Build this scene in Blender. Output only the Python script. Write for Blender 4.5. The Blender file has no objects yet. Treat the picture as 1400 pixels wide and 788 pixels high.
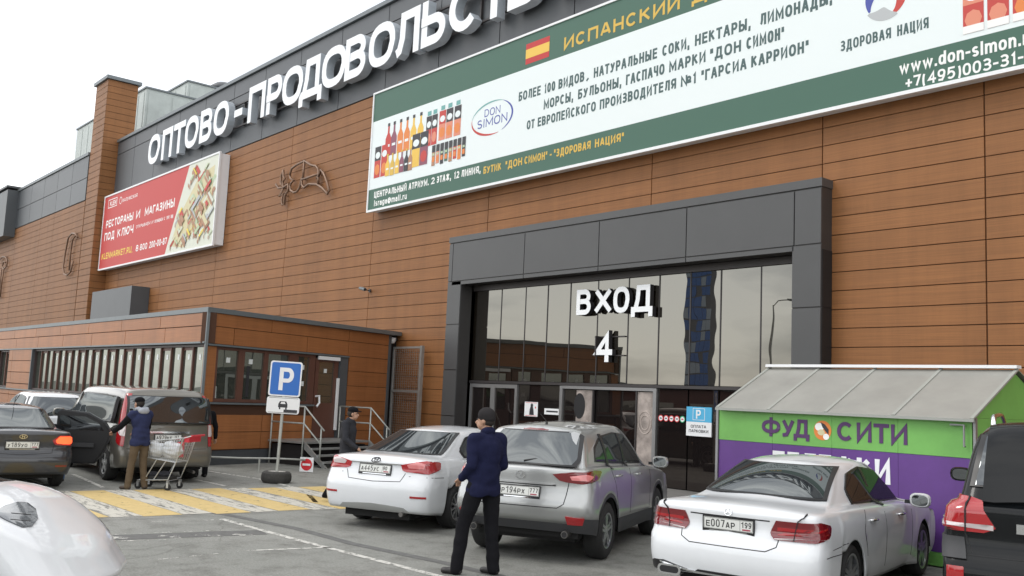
import bpy, bmesh, math, random
from mathutils import Vector, Matrix
from mathutils.bvhtree import BVHTree
random.seed(7)
S = bpy.context.scene
COL = S.collection
PI = math.pi

# ------------------------------------------------------------------ camera
cam = bpy.data.cameras.new('camera'); cam_o = bpy.data.objects.new('camera', cam); COL.objects.link(cam_o)
YAW, PIT, ROL, CH = -0.8661382, 0.11429503, 0.04476943, 2.0
cf = Vector((math.sin(YAW)*math.cos(PIT), math.cos(YAW)*math.cos(PIT), math.sin(PIT)))
cr = Vector((math.cos(YAW), -math.sin(YAW), 0)); cu = cr.cross(cf)
cr2 = cr*math.cos(ROL)+cu*math.sin(ROL); cu2 = -cr*math.sin(ROL)+cu*math.cos(ROL)
cam_o.matrix_world = Matrix(((cr2.x, cu2.x, -cf.x, 0), (cr2.y, cu2.y, -cf.y, 0), (cr2.z, cu2.z, -cf.z, CH), (0, 0, 0, 1)))
cam.sensor_width = 36; cam.lens = 36*1300/1400; cam.clip_end = 2000; cam.clip_start = .1
S.camera = cam_o

# ------------------------------------------------------------------ world and sun
SUN_EL, SUN_AZ = math.radians(48), math.radians(215)     # azimuth: compass-like, from +y clockwise
W = bpy.data.worlds.new("World"); S.world = W; W.use_nodes = True
nt = W.node_tree; nt.nodes.clear()
N = nt.nodes.new; Lk = nt.links.new
out = N('ShaderNodeOutputWorld'); sky = N('ShaderNodeTexSky'); sky.sky_type = 'NISHITA'; sky.sun_disc = False
sky.sun_elevation = SUN_EL; sky.sun_rotation = SUN_AZ
b1 = N('ShaderNodeBackground'); b1.inputs[1].default_value = .05; Lk(sky.outputs[0], b1.inputs[0])
tc = N('ShaderNodeTexCoord'); mp = N('ShaderNodeMapping'); mp.inputs['Scale'].default_value = (1.3, 1.3, 8)
mp.inputs['Rotation'].default_value = (math.radians(6), 0, 0)
nz = N('ShaderNodeTexNoise'); nz.inputs['Scale'].default_value = 1.7; nz.inputs['Detail'].default_value = 6; nz.inputs['Roughness'].default_value = .55
Lk(tc.outputs['Generated'], mp.inputs[0]); Lk(mp.outputs[0], nz.inputs[0])
rp = N('ShaderNodeValToRGB'); rp.color_ramp.elements[0].position = .40; rp.color_ramp.elements[0].color = (1.15, 1.16, 1.19, 1)
rp.color_ramp.elements[1].position = .60; rp.color_ramp.elements[1].color = (2.5, 2.46, 2.38, 1)
Lk(nz.outputs[0], rp.inputs[0])
b2 = N('ShaderNodeBackground'); Lk(rp.outputs[0], b2.inputs[0]); b2.inputs[1].default_value = 1.0
ad = N('ShaderNodeAddShader'); Lk(b1.outputs[0], ad.inputs[0]); Lk(b2.outputs[0], ad.inputs[1]); Lk(ad.outputs[0], out.inputs[0])
sun = bpy.data.lights.new('sun', 'SUN'); sun.energy = .9; sun.angle = math.radians(14); sun.color = (1, .96, .9)
sun_o = bpy.data.objects.new('sun', sun); COL.objects.link(sun_o)
sd = Vector((math.sin(SUN_AZ)*math.cos(SUN_EL), math.cos(SUN_AZ)*math.cos(SUN_EL), math.sin(SUN_EL)))
sun_o.rotation_euler = sd.to_track_quat('Z', 'Y').to_euler()
S.view_settings.view_transform = 'Standard'; S.view_settings.look = 'None'; S.view_settings.exposure = -0.3; S.view_settings.gamma = 1
try:
    S.cycles.max_bounces = 6; S.cycles.glossy_bounces = 4
except Exception: pass

# ------------------------------------------------------------------ materials
def srgb(r, g, b):
    f = lambda c: (c/255/12.92) if c/255 <= .04045 else ((c/255+.055)/1.055)**2.4
    return (f(r), f(g), f(b))
def mat(name, col, rough=.6, metal=0, spec=.5, coat=0, noise=0, nscale=3, bump=0, bscale=60, emit=0, stretch=None, rnd=0, ior=None, alpha=None):
    m = bpy.data.materials.new(name); m.use_nodes = True
    t = m.node_tree; b = t.nodes['Principled BSDF']
    b.inputs['Base Color'].default_value = (*col, 1); b.inputs['Roughness'].default_value = rough
    b.inputs['Metallic'].default_value = metal; b.inputs['Specular IOR Level'].default_value = spec
    if ior: b.inputs['IOR'].default_value = ior
    b.inputs['Coat Weight'].default_value = coat; b.inputs['Coat Roughness'].default_value = .04
    if emit:
        b.inputs['Emission Color'].default_value = (*col, 1); b.inputs['Emission Strength'].default_value = emit
    if noise or bump or rnd:
        tcn = t.nodes.new('ShaderNodeTexCoord'); vec = tcn.outputs['Object']
        if rnd or stretch:
            oi = t.nodes.new('ShaderNodeObjectInfo'); mp = t.nodes.new('ShaderNodeMapping')
            if stretch: mp.inputs['Scale'].default_value = stretch
            t.links.new(vec, mp.inputs[0])
            ml = t.nodes.new('ShaderNodeMath'); ml.operation = 'MULTIPLY'; ml.inputs[1].default_value = 37
            t.links.new(oi.outputs['Random'], ml.inputs[0]); t.links.new(ml.outputs[0], mp.inputs['Location'])
            vec = mp.outputs[0]
    if noise or rnd:
        n = t.nodes.new('ShaderNodeTexNoise'); n.inputs['Scale'].default_value = nscale; n.inputs['Detail'].default_value = 8
        n.inputs['Roughness'].default_value = .65
        t.links.new(vec, n.inputs[0])
        hs = t.nodes.new('ShaderNodeHueSaturation'); hs.inputs['Color'].default_value = (*col, 1)
        mr = t.nodes.new('ShaderNodeMapRange'); mr.inputs['From Min'].default_value = .3; mr.inputs['From Max'].default_value = .7
        mr.inputs['To Min'].default_value = 1-noise; mr.inputs['To Max'].default_value = 1+noise
        t.links.new(n.outputs[0], mr.inputs[0])
        val = mr.outputs[0]
        if rnd:
            mr2 = t.nodes.new('ShaderNodeMapRange'); mr2.inputs['To Min'].default_value = 1-rnd; mr2.inputs['To Max'].default_value = 1+rnd
            t.links.new(oi.outputs['Random'], mr2.inputs[0])
            mm = t.nodes.new('ShaderNodeMath'); mm.operation = 'MULTIPLY'
            t.links.new(val, mm.inputs[0]); t.links.new(mr2.outputs[0], mm.inputs[1]); val = mm.outputs[0]
        t.links.new(val, hs.inputs['Value']); t.links.new(hs.outputs[0], b.inputs['Base Color'])
    if bump:
        n2 = t.nodes.new('ShaderNodeTexNoise'); n2.inputs['Scale'].default_value = bscale; n2.inputs['Detail'].default_value = 4
        t.links.new(vec, n2.inputs[0]); bp = t.nodes.new('ShaderNodeBump'); bp.inputs['Strength'].default_value = bump
        bp.inputs['Distance'].default_value = .02
        t.links.new(n2.outputs[0], bp.inputs['Height']); t.links.new(bp.outputs[0], b.inputs['Normal'])
    return m
def mirror_mat(name, base, gloss, rough=.01, bump=0, wob=.6):
    m = bpy.data.materials.new(name); m.use_nodes = True; t = m.node_tree; t.nodes.clear()
    o = t.nodes.new('ShaderNodeOutputMaterial'); d = t.nodes.new('ShaderNodeBsdfDiffuse'); d.inputs[0].default_value = (*base, 1)
    g = t.nodes.new('ShaderNodeBsdfGlossy'); g.inputs[0].default_value = (*gloss, 1); g.inputs['Roughness'].default_value = rough
    a = t.nodes.new('ShaderNodeAddShader'); t.links.new(d.outputs[0], a.inputs[0]); t.links.new(g.outputs[0], a.inputs[1]); t.links.new(a.outputs[0], o.inputs[0])
    if bump:
        tcn = t.nodes.new('ShaderNodeTexCoord'); n2 = t.nodes.new('ShaderNodeTexNoise'); n2.inputs['Scale'].default_value = wob; n2.inputs['Detail'].default_value = 1
        t.links.new(tcn.outputs['Object'], n2.inputs[0]); bp = t.nodes.new('ShaderNodeBump'); bp.inputs['Strength'].default_value = bump; bp.inputs['Distance'].default_value = .05
        t.links.new(n2.outputs[0], bp.inputs['Height']); t.links.new(bp.outputs[0], g.inputs['Normal'])
    return m
M = {}
def wood(name, col, noise=.20, rnd=.055, rough=.5):
    m = mat(name, col, rough, 0, .4, noise=noise, nscale=2.2, stretch=(.35, .35, 26), rnd=rnd)
    # rain streaks and fading, running down across the boards
    t = m.node_tree; b = t.nodes['Principled BSDF']; src = b.inputs['Base Color'].links[0].from_socket
    g_ = t.nodes.new('ShaderNodeNewGeometry'); mp = t.nodes.new('ShaderNodeMapping'); mp.inputs['Scale'].default_value = (1.6, 1.6, .12)
    n = t.nodes.new('ShaderNodeTexNoise'); n.inputs['Scale'].default_value = 1.0; n.inputs['Detail'].default_value = 7; n.inputs['Roughness'].default_value = .7
    t.links.new(g_.outputs['Position'], mp.inputs[0]); t.links.new(mp.outputs[0], n.inputs[0])
    mr = t.nodes.new('ShaderNodeMapRange'); mr.inputs['From Min'].default_value = .3; mr.inputs['From Max'].default_value = .7; mr.inputs['To Min'].default_value = .84; mr.inputs['To Max'].default_value = 1.12
    t.links.new(n.outputs[0], mr.inputs[0]); vm = t.nodes.new('ShaderNodeVectorMath'); vm.operation = 'SCALE'
    t.links.new(src, vm.inputs[0]); t.links.new(mr.outputs[0], vm.inputs['Scale']); t.links.new(vm.outputs[0], b.inputs['Base Color'])
    return m
M['wood'] = wood('wood_laminate', (.255, .108, .036), rough=.6)
M['wood_dark'] = wood('wood_laminate_annex', (.32, .125, .045), rough=.45)
M['wood_wing'] = wood('wood_laminate_wing', (.245, .112, .045), rough=.6)
M['backing'] = mat('dark_backing', (.07, .03, .015), .9)
M['fascia'] = mat('anthracite_panel', (.078, .085, .092), .45, 0, .5, noise=.06, nscale=.8, rnd=.06)
M['portal'] = mat('portal_panel', (.068, .069, .07), .42, 0, .5, noise=.05, nscale=1.2, rnd=.05, bump=.03, bscale=3)
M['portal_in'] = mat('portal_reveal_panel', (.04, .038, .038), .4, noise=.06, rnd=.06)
M['cap'] = mat('grey_flashing', (.16, .18, .19), .45, .3, noise=.08)
M['glass'] = mirror_mat('bronze_mirror_glass', (.010, .008, .006), (.17, .166, .152), .006, .045, 1.1)
M['glass_low'] = mirror_mat('dark_door_glass', (.010, .008, .008), (.085, .075, .068), .01, .05)
M['alu'] = mat('grey_aluminium', (.30, .30, .30), .4, .6)
M['dark_alu'] = mat('dark_frame', (.05, .045, .045), .45, .2)
M['black'] = mat('black_matte', (.012, .012, .013), .6)
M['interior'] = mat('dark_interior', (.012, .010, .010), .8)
M['white'] = mat('white_paint', (.80, .81, .82), .45)
M['white_letter'] = mat('white_acrylic_letter', (.86, .88, .90), .4, noise=.03, nscale=2)
M['letter_side'] = mat('letter_return_grey', (.42, .46, .50), .5, noise=.1, nscale=3)
M['letter_black'] = mat('letter_return_dark', (.02, .018, .022), .4)
M['steel'] = mat('galvanised_steel', (.36, .37, .36), .45, .6, noise=.12, nscale=6)
M['pipe'] = mat('painted_steel_pipe', (.40, .41, .38), .5, .2, noise=.15, nscale=8)
M['unit'] = mat('rooftop_unit_sheet', (.44, .48, .46), .55, .1, noise=.1, nscale=1.5)
M['copper'] = mat('bent_metal_tube', (.22, .135, .09), .4, .5, noise=.2, nscale=5)
M['rubber'] = mat('tyre_rubber', (.018, .018, .018), .8, noise=.2, nscale=20)
M['rubber_old'] = mat('old_tyre_rubber', (.045, .043, .04), .85, noise=.25, nscale=20)
M['concrete'] = mat('concrete_fill', (.42, .41, .38), .9, noise=.2, nscale=20)

# ------------------------------------------------------------------ mesh helpers
class MB:
    def __init__(s): s.v = []; s.f = []
    def box(s, x0, x1, y0, y1, z0, z1):
        b = len(s.v)
        s.v += [(x, y, z) for z in (z0, z1) for y in (y0, y1) for x in (x0, x1)]
        s.f += [tuple(b+i for i in q) for q in ((0, 2, 3, 1), (4, 5, 7, 6), (0, 1, 5, 4), (2, 6, 7, 3), (0, 4, 6, 2), (1, 3, 7, 5))]
        return s
    def obox(s, o, ax, ay, az, a0, a1, b0, b1, c0, c1):
        o, ax, ay, az = map(Vector, (o, ax, ay, az)); b = len(s.v)
        s.v += [tuple(o+ax*p+ay*q+az*r) for r in (c0, c1) for q in (b0, b1) for p in (a0, a1)]
        s.f += [tuple(b+i for i in q) for q in ((0, 2, 3, 1), (4, 5, 7, 6), (0, 1, 5, 4), (2, 6, 7, 3), (0, 4, 6, 2), (1, 3, 7, 5))]
        return s
    def quad(s, *p):
        b = len(s.v); s.v += [tuple(q) for q in p]; s.f.append(tuple(range(b, b+len(p)))); return s
    def prism(s, pts, d):       # pts: 3D polygon, d: extrusion vector
        b = len(s.v); n = len(pts); d = Vector(d)
        s.v += [tuple(p) for p in pts]+[tuple(Vector(p)+d) for p in pts]
        s.f += [tuple(range(b, b+n))[::-1], tuple(range(b+n, b+2*n))]
        s.f += [(b+i, b+(i+1) % n, b+n+(i+1) % n, b+n+i) for i in range(n)]
        return s
    def cyl(s, p0, p1, r0, r1=None, n=12, caps=True):
        if r1 is None: r1 = r0
        p0 = Vector(p0); p1 = Vector(p1); d = (p1-p0).normalized()
        a = d.orthogonal().normalized(); c = d.cross(a); b = len(s.v)
        for p, r in ((p0, r0), (p1, r1)):
            s.v += [tuple(p+(a*math.cos(2*PI*i/n)+c*math.sin(2*PI*i/n))*r) for i in range(n)]
        s.f += [(b+i, b+(i+1) % n, b+n+(i+1) % n, b+n+i) for i in range(n)]
        if caps: s.f += [tuple(range(b, b+n))[::-1], tuple(range(b+n, b+2*n))]
        return s
    def tube(s, pts, r, n=8, closed=False):
        pts = [Vector(p) for p in pts]; b = len(s.v); m = len(pts); up = None
        for i, p in enumerate(pts):
            q = pts[(i+1) % m] if (closed or i < m-1) else p; o = pts[i-1] if (closed or i > 0) else p
            d = (q-o).normalized()
            if up is None: up = d.orthogonal().normalized()
            a = (up-d*up.dot(d)).normalized(); up = a; c = d.cross(a)
            s.v += [tuple(p+(a*math.cos(2*PI*k/n)+c*math.sin(2*PI*k/n))*r) for k in range(n)]
        for i in range(m if closed else m-1):
            j = (i+1) % m
            s.f += [(b+i*n+k, b+i*n+(k+1) % n, b+j*n+(k+1) % n, b+j*n+k) for k in range(n)]
        if not closed: s.f += [tuple(b+k for k in range(n))[::-1], tuple(b+(m-1)*n+k for k in range(n))]
        return s
    def lathe(s, prof, o=(0, 0, 0), axis=(0, 0, 1), n=24, closed=False):   # prof: (radius, height)
        o = Vector(o); d = Vector(axis).normalized(); a = d.orthogonal().normalized(); c = d.cross(a); b = len(s.v); m = len(prof)
        for r, h in prof:
            s.v += [tuple(o+d*h+(a*math.cos(2*PI*k/n)+c*math.sin(2*PI*k/n))*r) for k in range(n)]
        for i in range(m if closed else m-1):
            j = (i+1) % m
            s.f += [(b+i*n+k, b+i*n+(k+1) % n, b+j*n+(k+1) % n, b+j*n+k) for k in range(n)]
        return s
    def mesh(s, name, mats):
        me = bpy.data.meshes.new(name); me.from_pydata(s.v, [], s.f)
        for m_ in (mats if isinstance(mats, (list, tuple)) else [mats]): me.materials.append(m_)
        bm = bmesh.new(); bm.from_mesh(me); bmesh.ops.recalc_face_normals(bm, faces=bm.faces); bm.to_mesh(me); bm.free()
        return me
    def build(s, name, m, parent=None, smooth=False, recalc=True):
        me = s.mesh(name, m) if recalc else None
        if me is None:
            me = bpy.data.meshes.new(name); me.from_pydata(s.v, [], s.f); me.materials.append(m)
        if smooth:
            for p in me.polygons: p.use_smooth = True
            if smooth == 'auto': me.set_sharp_from_angle(angle=math.radians(35))
        return link(name, me, parent)
def link(name, me, parent=None, loc=None):
    o = bpy.data.objects.new(name, me); COL.objects.link(o)
    if parent is not None: o.parent = parent
    if loc is not None: o.location = loc
    return o
def thing(name, label, cat, loc=(0, 0, 0), rz=0, group=None):
    o = bpy.data.objects.new(name, None); COL.objects.link(o); o.empty_display_size = .2
    o.location = loc; o.rotation_euler = (0, 0, rz); tag(o, label, cat, group); return o
def tag(o, label=None, cat=None, group=None, kind=None):
    if label: o['label'] = label
    if cat: o['category'] = cat
    if group: o['group'] = group
    if kind: o['kind'] = kind
    return o
def interp(pts, x):
    if x <= pts[0][0]: return pts[0][1]
    if x >= pts[-1][0]: return pts[-1][1]
    n = len(pts)
    for i in range(n-1):
        if x <= pts[i+1][0]:
            x0, y0 = pts[i]; x1, y1 = pts[i+1]; h = x1-x0; t = (x-x0)/h
            def sl(k):
                if k == 0: return (pts[1][1]-pts[0][1])/(pts[1][0]-pts[0][0])
                if k == n-1: return (pts[-1][1]-pts[-2][1])/(pts[-1][0]-pts[-2][0])
                a = (pts[k][1]-pts[k-1][1])/(pts[k][0]-pts[k-1][0]); b = (pts[k+1][1]-pts[k][1])/(pts[k+1][0]-pts[k][0])
                return 0 if a*b <= 0 else 2*a*b/(a+b)
            m0, m1 = sl(i)*h, sl(i+1)*h
            return (2*t**3-3*t*t+1)*y0+(t**3-2*t*t+t)*m0+(-2*t**3+3*t*t)*y1+(t**3-t*t)*m1

# ------------------------------------------------------------------ block lettering, stroke by stroke
def arc(cx, cy, rx, ry, a0, a1, n=None):
    n = n or max(4, int(abs(a1-a0)/15))
    return [(cx+rx*math.cos(math.radians(a0+(a1-a0)*i/n)), cy+ry*math.sin(math.radians(a0+(a1-a0)*i/n))) for i in range(n+1)]
def ell(cx, cy, rx, ry, n=24, p=2.5):
    r = []
    for i in range(n):
        a = 2*PI*i/n; c, s_ = math.cos(a), math.sin(a)
        r.append((cx+rx*math.copysign(abs(c)**(2/p), c), cy+ry*math.copysign(abs(s_)**(2/p), s_)))
    return r+[r[0]]
G = {
 'А': (1.0, [[(0, 0), (.42, 1), (.58, 1), (1, 0)], [(.14, .3), (.86, .3)]]),
 'Б': (.9, [[(.9, 1), (0, 1), (0, 0), (.55, 0)]+arc(.6, .28, .4, .28, -90, 90)+[(0, .56)]]),
 'В': (.95, [[(0, .53), (.5, .53)]+arc(.58, .765, .35, .235, -90, 90)+[(0, 1), (0, 0), (.55, 0)]+arc(.62, .265, .38, .265, -90, 90)+[(0, .53)]]),
 'Г': (.8, [[(1, 1), (0, 1), (0, 0)]]),
 'Д': (1.1, [[(.14, 0), (.26, .45), (.3, 1), (.84, 1), (.84, 0)], [(0, -.22), (0, 0), (1, 0), (1, -.22)]]),
 'Е': (.85, [[(1, 1), (0, 1), (0, 0), (1, 0)], [(0, .52), (.88, .52)]]),
 'Ж': (1.3, [[(.5, 0), (.5, 1)], [(.02, 1), (.42, .52), (0, 0)], [(.98, 1), (.58, .52), (1, 0)]]),
 'З': (.9, [arc(.45, .76, .5, .24, 150, -90)+[(.3, .52)], arc(.45, .26, .55, .26, 90, -150)]),
 'И': (1.0, [[(0, 1), (0, 0), (1, 1), (1, 0)]]),
 'К': (.95, [[(0, 0), (0, 1)], [(.92, 1), (.05, .48)], [(.3, .62), (1, 0)]]),
 'Л': (1.0, [[(0, .01), (.16, .08), (.28, .4), (.3, 1), (1, 1), (1, 0)]]),
 'М': (1.25, [[(0, 0), (0, 1), (.5, .2), (1, 1), (1, 0)]]),
 'Н': (.95, [[(0, 0), (0, 1)], [(1, 0), (1, 1)], [(0, .5), (1, .5)]]),
 'О': (1.05, [ell(.5, .5, .5, .5)]),
 'П': (.98, [[(0, 0), (0, 1), (1, 1), (1, 0)]]),
 'Р': (.9, [[(0, 0), (0, 1), (.55, 1)]+arc(.62, .71, .38, .29, 90, -90)+[(0, .42)]]),
 'С': (.98, [arc(.5, .5, .5, .5, 42, 318)]),
 'Т': (.9, [[(0, 1), (1, 1)], [(.5, 1), (.5, 0)]]),
 'У': (.95, [[(0, 1), (.5, .35)], [(1, 1), (.5, .22), (.36, .03), (.1, 0)]]),
 'Ф': (1.2, [[(.5, -.05), (.5, 1.05)], ell(.5, .52, .5, .34)]),
 'Х': (.95, [[(0, 0), (.97, 1)], [(.03, 1), (1, 0)]]),
 'Ц': (1.0, [[(0, 1), (0, 0), (1, 0), (1, -.2)], [(.84, 1), (.84, 0)]]),
 'Ч': (.9, [[(0, 1), (0, .62), (.08, .47), (.3, .42), (1, .42)], [(1, 1), (1, 0)]]),
 'Щ': (1.35, [[(0, 1), (0, 0), (1, 0), (1, -.2)], [(.44, 1), (.44, 0)], [(.88, 1), (.88, 0)]]),
 'Э': (.95, [arc(.5, .5, .5, .5, 140, -140), [(.35, .5), (1, .5)]]),
 'Ю': (1.35, [[(0, 0), (0, 1)], [(0, .5), (.35, .5)], ell(.68, .5, .32, .5)]),
 'Я': (.95, [[(1, 0), (1, 1), (.45, 1)]+arc(.38, .71, .38, .29, 90, 270)+[(1, .42)], [(.45, .42), (0, 0)]]),
 'Ы': (1.2, [[(0, 1), (0, 0), (.35, 0)]+arc(.42, .28, .26, .28, -90, 90)+[(0, .56)], [(1, 0), (1, 1)]]),
 'Ь': (.9, [[(0, 1), (0, 0), (.55, 0)]+arc(.6, .28, .4, .28, -90, 90)+[(0, .56)]]),
 '0': (.82, [ell(.5, .5, .5, .5)]), '1': (.5, [[(.0, .78), (.75, 1), (.75, 0)]]),
 '2': (.82, [arc(.5, .71, .47, .29, 165, -35)+[(.02, 0), (1, 0)]]),
 '4': (.85, [[(.74, 0), (.74, 1), (0, .3), (1, .3)]]),
 '5': (.82, [[(.92, 1), (.14, 1), (.06, .52), (.3, .62)]+arc(.45, .32, .53, .32, 85, -140)]),
 '6': (.82, [ell(.5, .3, .48, .3), [(.03, .3), (.1, .66), (.4, .98), (.85, .96)]]),
 '7': (.78, [[(0, 1), (1, 1), (.4, 0)]]), '8': (.82, [ell(.5, .74, .42, .26), ell(.5, .26, .5, .26)]),
 '9': (.82, [ell(.5, .7, .48, .3), [(.97, .7), (.9, .34), (.6, .02), (.15, .04)]]),
 'D': (.98, [[(0, 0), (0, 1), (.4, 1)]+arc(.45, .5, .55, .5, 90, -90)+[(0, 0)]]), 'N': (.98, [[(0, 0), (0, 1), (1, 0), (1, 1)]]),
 'S': (.85, [arc(.5, .75, .46, .25, 30, 270)+arc(.5, .25, .5, .25, 90, -150)]), 'I': (.12, [[(.5, 0), (.5, 1)]]),
 'L': (.75, [[(0, 1), (0, 0), (1, 0)]]), 'U': (.95, [[(0, 1), (0, .3)]+arc(.5, .3, .5, .3, 180, 360)+[(1, 1)]]),
 'R': (.95, [[(0, 0), (0, 1), (.55, 1)]+arc(.62, .73, .38, .27, 90, -90)+[(0, .46)], [(.5, .46), (1, 0)]]),
 'w': (1.15, [[(0, .7), (.25, 0), (.5, .65), (.75, 0), (1, .7)]]), 'd': (.8, [ell(.45, .35, .45, .35), [(1, 0), (1, 1)]]),
 'o': (.8, [ell(.5, .35, .5, .35)]), 'n': (.75, [[(0, 0), (0, .7)], [(0, .5)]+arc(.55, .45, .45, .25, 160, 0)+[(1, 0)]]),
 's': (.7, [arc(.5, .52, .46, .18, 30, 270)+arc(.5, .17, .5, .17, 90, -150)]), 'i': (.1, [[(.5, 0), (.5, .7)], [(.5, .9), (.5, 1)]]),
 'm': (1.2, [[(0, 0), (0, .7)], [(0, .5)]+arc(.27, .48, .23, .22, 160, 0)+[(.5, 0)], [(.5, .5)]+arc(.77, .48, .23, .22, 160, 0)+[(1, 0)]]),
 'r': (.5, [[(0, 0), (0, .7)], [(0, .5), (.4, .68), (1, .7)]]), 'u': (.75, [[(0, .7), (0, .25)]+arc(.5, .25, .5, .25, 180, 360)+[(1, .7)], [(1, .7), (1, 0)]]),
 'a': (.72, [ell(.46, .22, .46, .22), [(1, 0), (1, .46), (.8, .68), (.15, .64)]]), 'g': (.78, [ell(.48, .38, .48, .32), [(1, .7), (1, -.1), (.6, -.26), (.1, -.2)]]),
 'l': (.1, [[(.5, 0), (.5, 1)]]), '@': (1.2, [ell(.5, .35, .25, .25), [(.75, .6), (.78, .12), (1, .3)]+arc(.5, .4, .5, .5, 0, 300)]),
 '.': (.05, [[(.5, 0), (.5, .03)]]), ',': (.2, [[(.8, .08), (.1, -.2)]]), '"': (.45, [[(.1, 1), (.1, .72)], [(.9, 1), (.9, .72)]]),
 '-': (.5, [[(0, .42), (1, .42)]]), '+': (.7, [[(0, .45), (1, .45)], [(.5, .15), (.5, .75)]]), '(': (.42, [arc(1, .4, 1.0, .7, 120, 240)]),
 ')': (.42, [arc(0, .4, 1.0, .7, 60, -60)]), ' ': (.35, []), '№': (1.5, [[(0, 0), (0, 1), (.55, 0), (.55, 1)], ell(.83, .6, .16, .22), [(.68, .22), (1, .22)]]),
}
G['3'] = (.82, G['З'][1]); G['K'] = G['К']
G['Й'] = (1.0, G['И'][1]+[arc(.5, 1.32, .2, .1, 190, 350)])
for a, b in zip('ABEKMHOPCTX', 'АВЕКМНОРСТХ'): G[a] = G[b]
def strokes(mb, ch, u0, v0, w, h, t, place, d0, d1, k0=0):
    """one letter: every stroke a ribbon of width t between depths d0 (back) and d1 (front)"""
    for k, path in enumerate(G[ch][1]):
        P = [(u0+t/2+x*(w-t), v0+t/2+y*(h-t)) for x, y in path]
        Q = [P[0]]
        for p in P[1:]:
            if math.hypot(p[0]-Q[-1][0], p[1]-Q[-1][1]) > 1e-4*h: Q.append(p)
        closed = math.hypot(Q[0][0]-Q[-1][0], Q[0][1]-Q[-1][1]) < 1e-3*h and len(Q) > 3
        if closed: Q = Q[:-1]
        n = len(Q); Lf = []; Rt = []
        for i in range(n):
            a = Q[i-1] if (i > 0 or closed) else None; c = Q[(i+1) % n] if (i < n-1 or closed) else None; b = Q[i]
            def nrm(p, q):
                dx, dy = q[0]-p[0], q[1]-p[1]; l = math.hypot(dx, dy) or 1; return (-dy/l, dx/l)
            if a is None: m_ = nrm(b, c); s_ = 1
            elif c is None: m_ = nrm(a, b); s_ = 1
            else:
                n1, n2 = nrm(a, b), nrm(b, c); m_ = (n1[0]+n2[0], n1[1]+n2[1]); l = math.hypot(*m_)
                if l < .2: m_ = n1; s_ = 1
                else:
                    m_ = (m_[0]/l, m_[1]/l); s_ = min(2.2, 1/max(.3, m_[0]*n1[0]+m_[1]*n1[1]))
            bx, by = b
            if a is None or c is None:       # square ends
                o_ = c if a is None else a; dx, dy = bx-o_[0], by-o_[1]; l = math.hypot(dx, dy) or 1
                if abs(dy) > 4*abs(dx) or abs(dx) > 4*abs(dy): bx += dx/l*t/2; by += dy/l*t/2
            Lf.append((bx+m_[0]*t/2*s_, by+m_[1]*t/2*s_)); Rt.append((bx-m_[0]*t/2*s_, by-m_[1]*t/2*s_))
        dk = (k+k0)*.0006; b0 = len(mb.v); ep = t*.004
        for d, e_ in ((d0, 0), (d1+dk, ep)):
            for i, p in enumerate(Lf): mb.v.append(tuple(place(p[0], p[1], d+e_*i)))
            for i, p in enumerate(Rt): mb.v.append(tuple(place(p[0], p[1], d+e_*i)))
        mm = n if closed else n-1
        for i in range(mm):
            j = (i+1) % n
            mb.f.append((b0+2*n+i, b0+2*n+j, b0+3*n+j, b0+3*n+i))
            mb.f.append((b0+i, b0+j, b0+2*n+j, b0+2*n+i)); mb.f.append((b0+n+i, b0+3*n+i, b0+3*n+j, b0+n+j))
        if not closed:
            mb.f.append((b0, b0+2*n, b0+3*n, b0+n)); mb.f.append((b0+n-1, b0+2*n-1, b0+4*n-1, b0+3*n-1))
def text(mb, s, u0, v0, width, h, place, bold=.16, d0=0, d1=.004, gap=.14, const=None):
    t = bold*h; adv = []
    for ch in s: adv.append(max(G[ch][0]*.62*h, t*1.05) if const is None else const)
    tot = sum(adv)+gap*h*(len(s)-1); k = width/tot; u = u0
    for i, ch in enumerate(s):
        w = max(adv[i]*k, t)
        strokes(mb, ch, u, v0, w, h, min(t, w), place, d0, d1, 0)
        u += adv[i]*k+gap*h*k
def facade_place(Y): return lambda u, v, d: (u, Y-d, v)
def ngon(mb, pts, place, d0, d1):
    b = len(mb.v); n = len(pts)
    mb.v += [tuple(place(u, v, d1)) for u, v in pts]+[tuple(place(u, v, d0)) for u, v in pts]
    mb.f.append(tuple(range(b, b+n))); mb.f += [(b+i, b+(i+1) % n, b+n+(i+1) % n, b+n+i) for i in range(n)]

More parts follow.
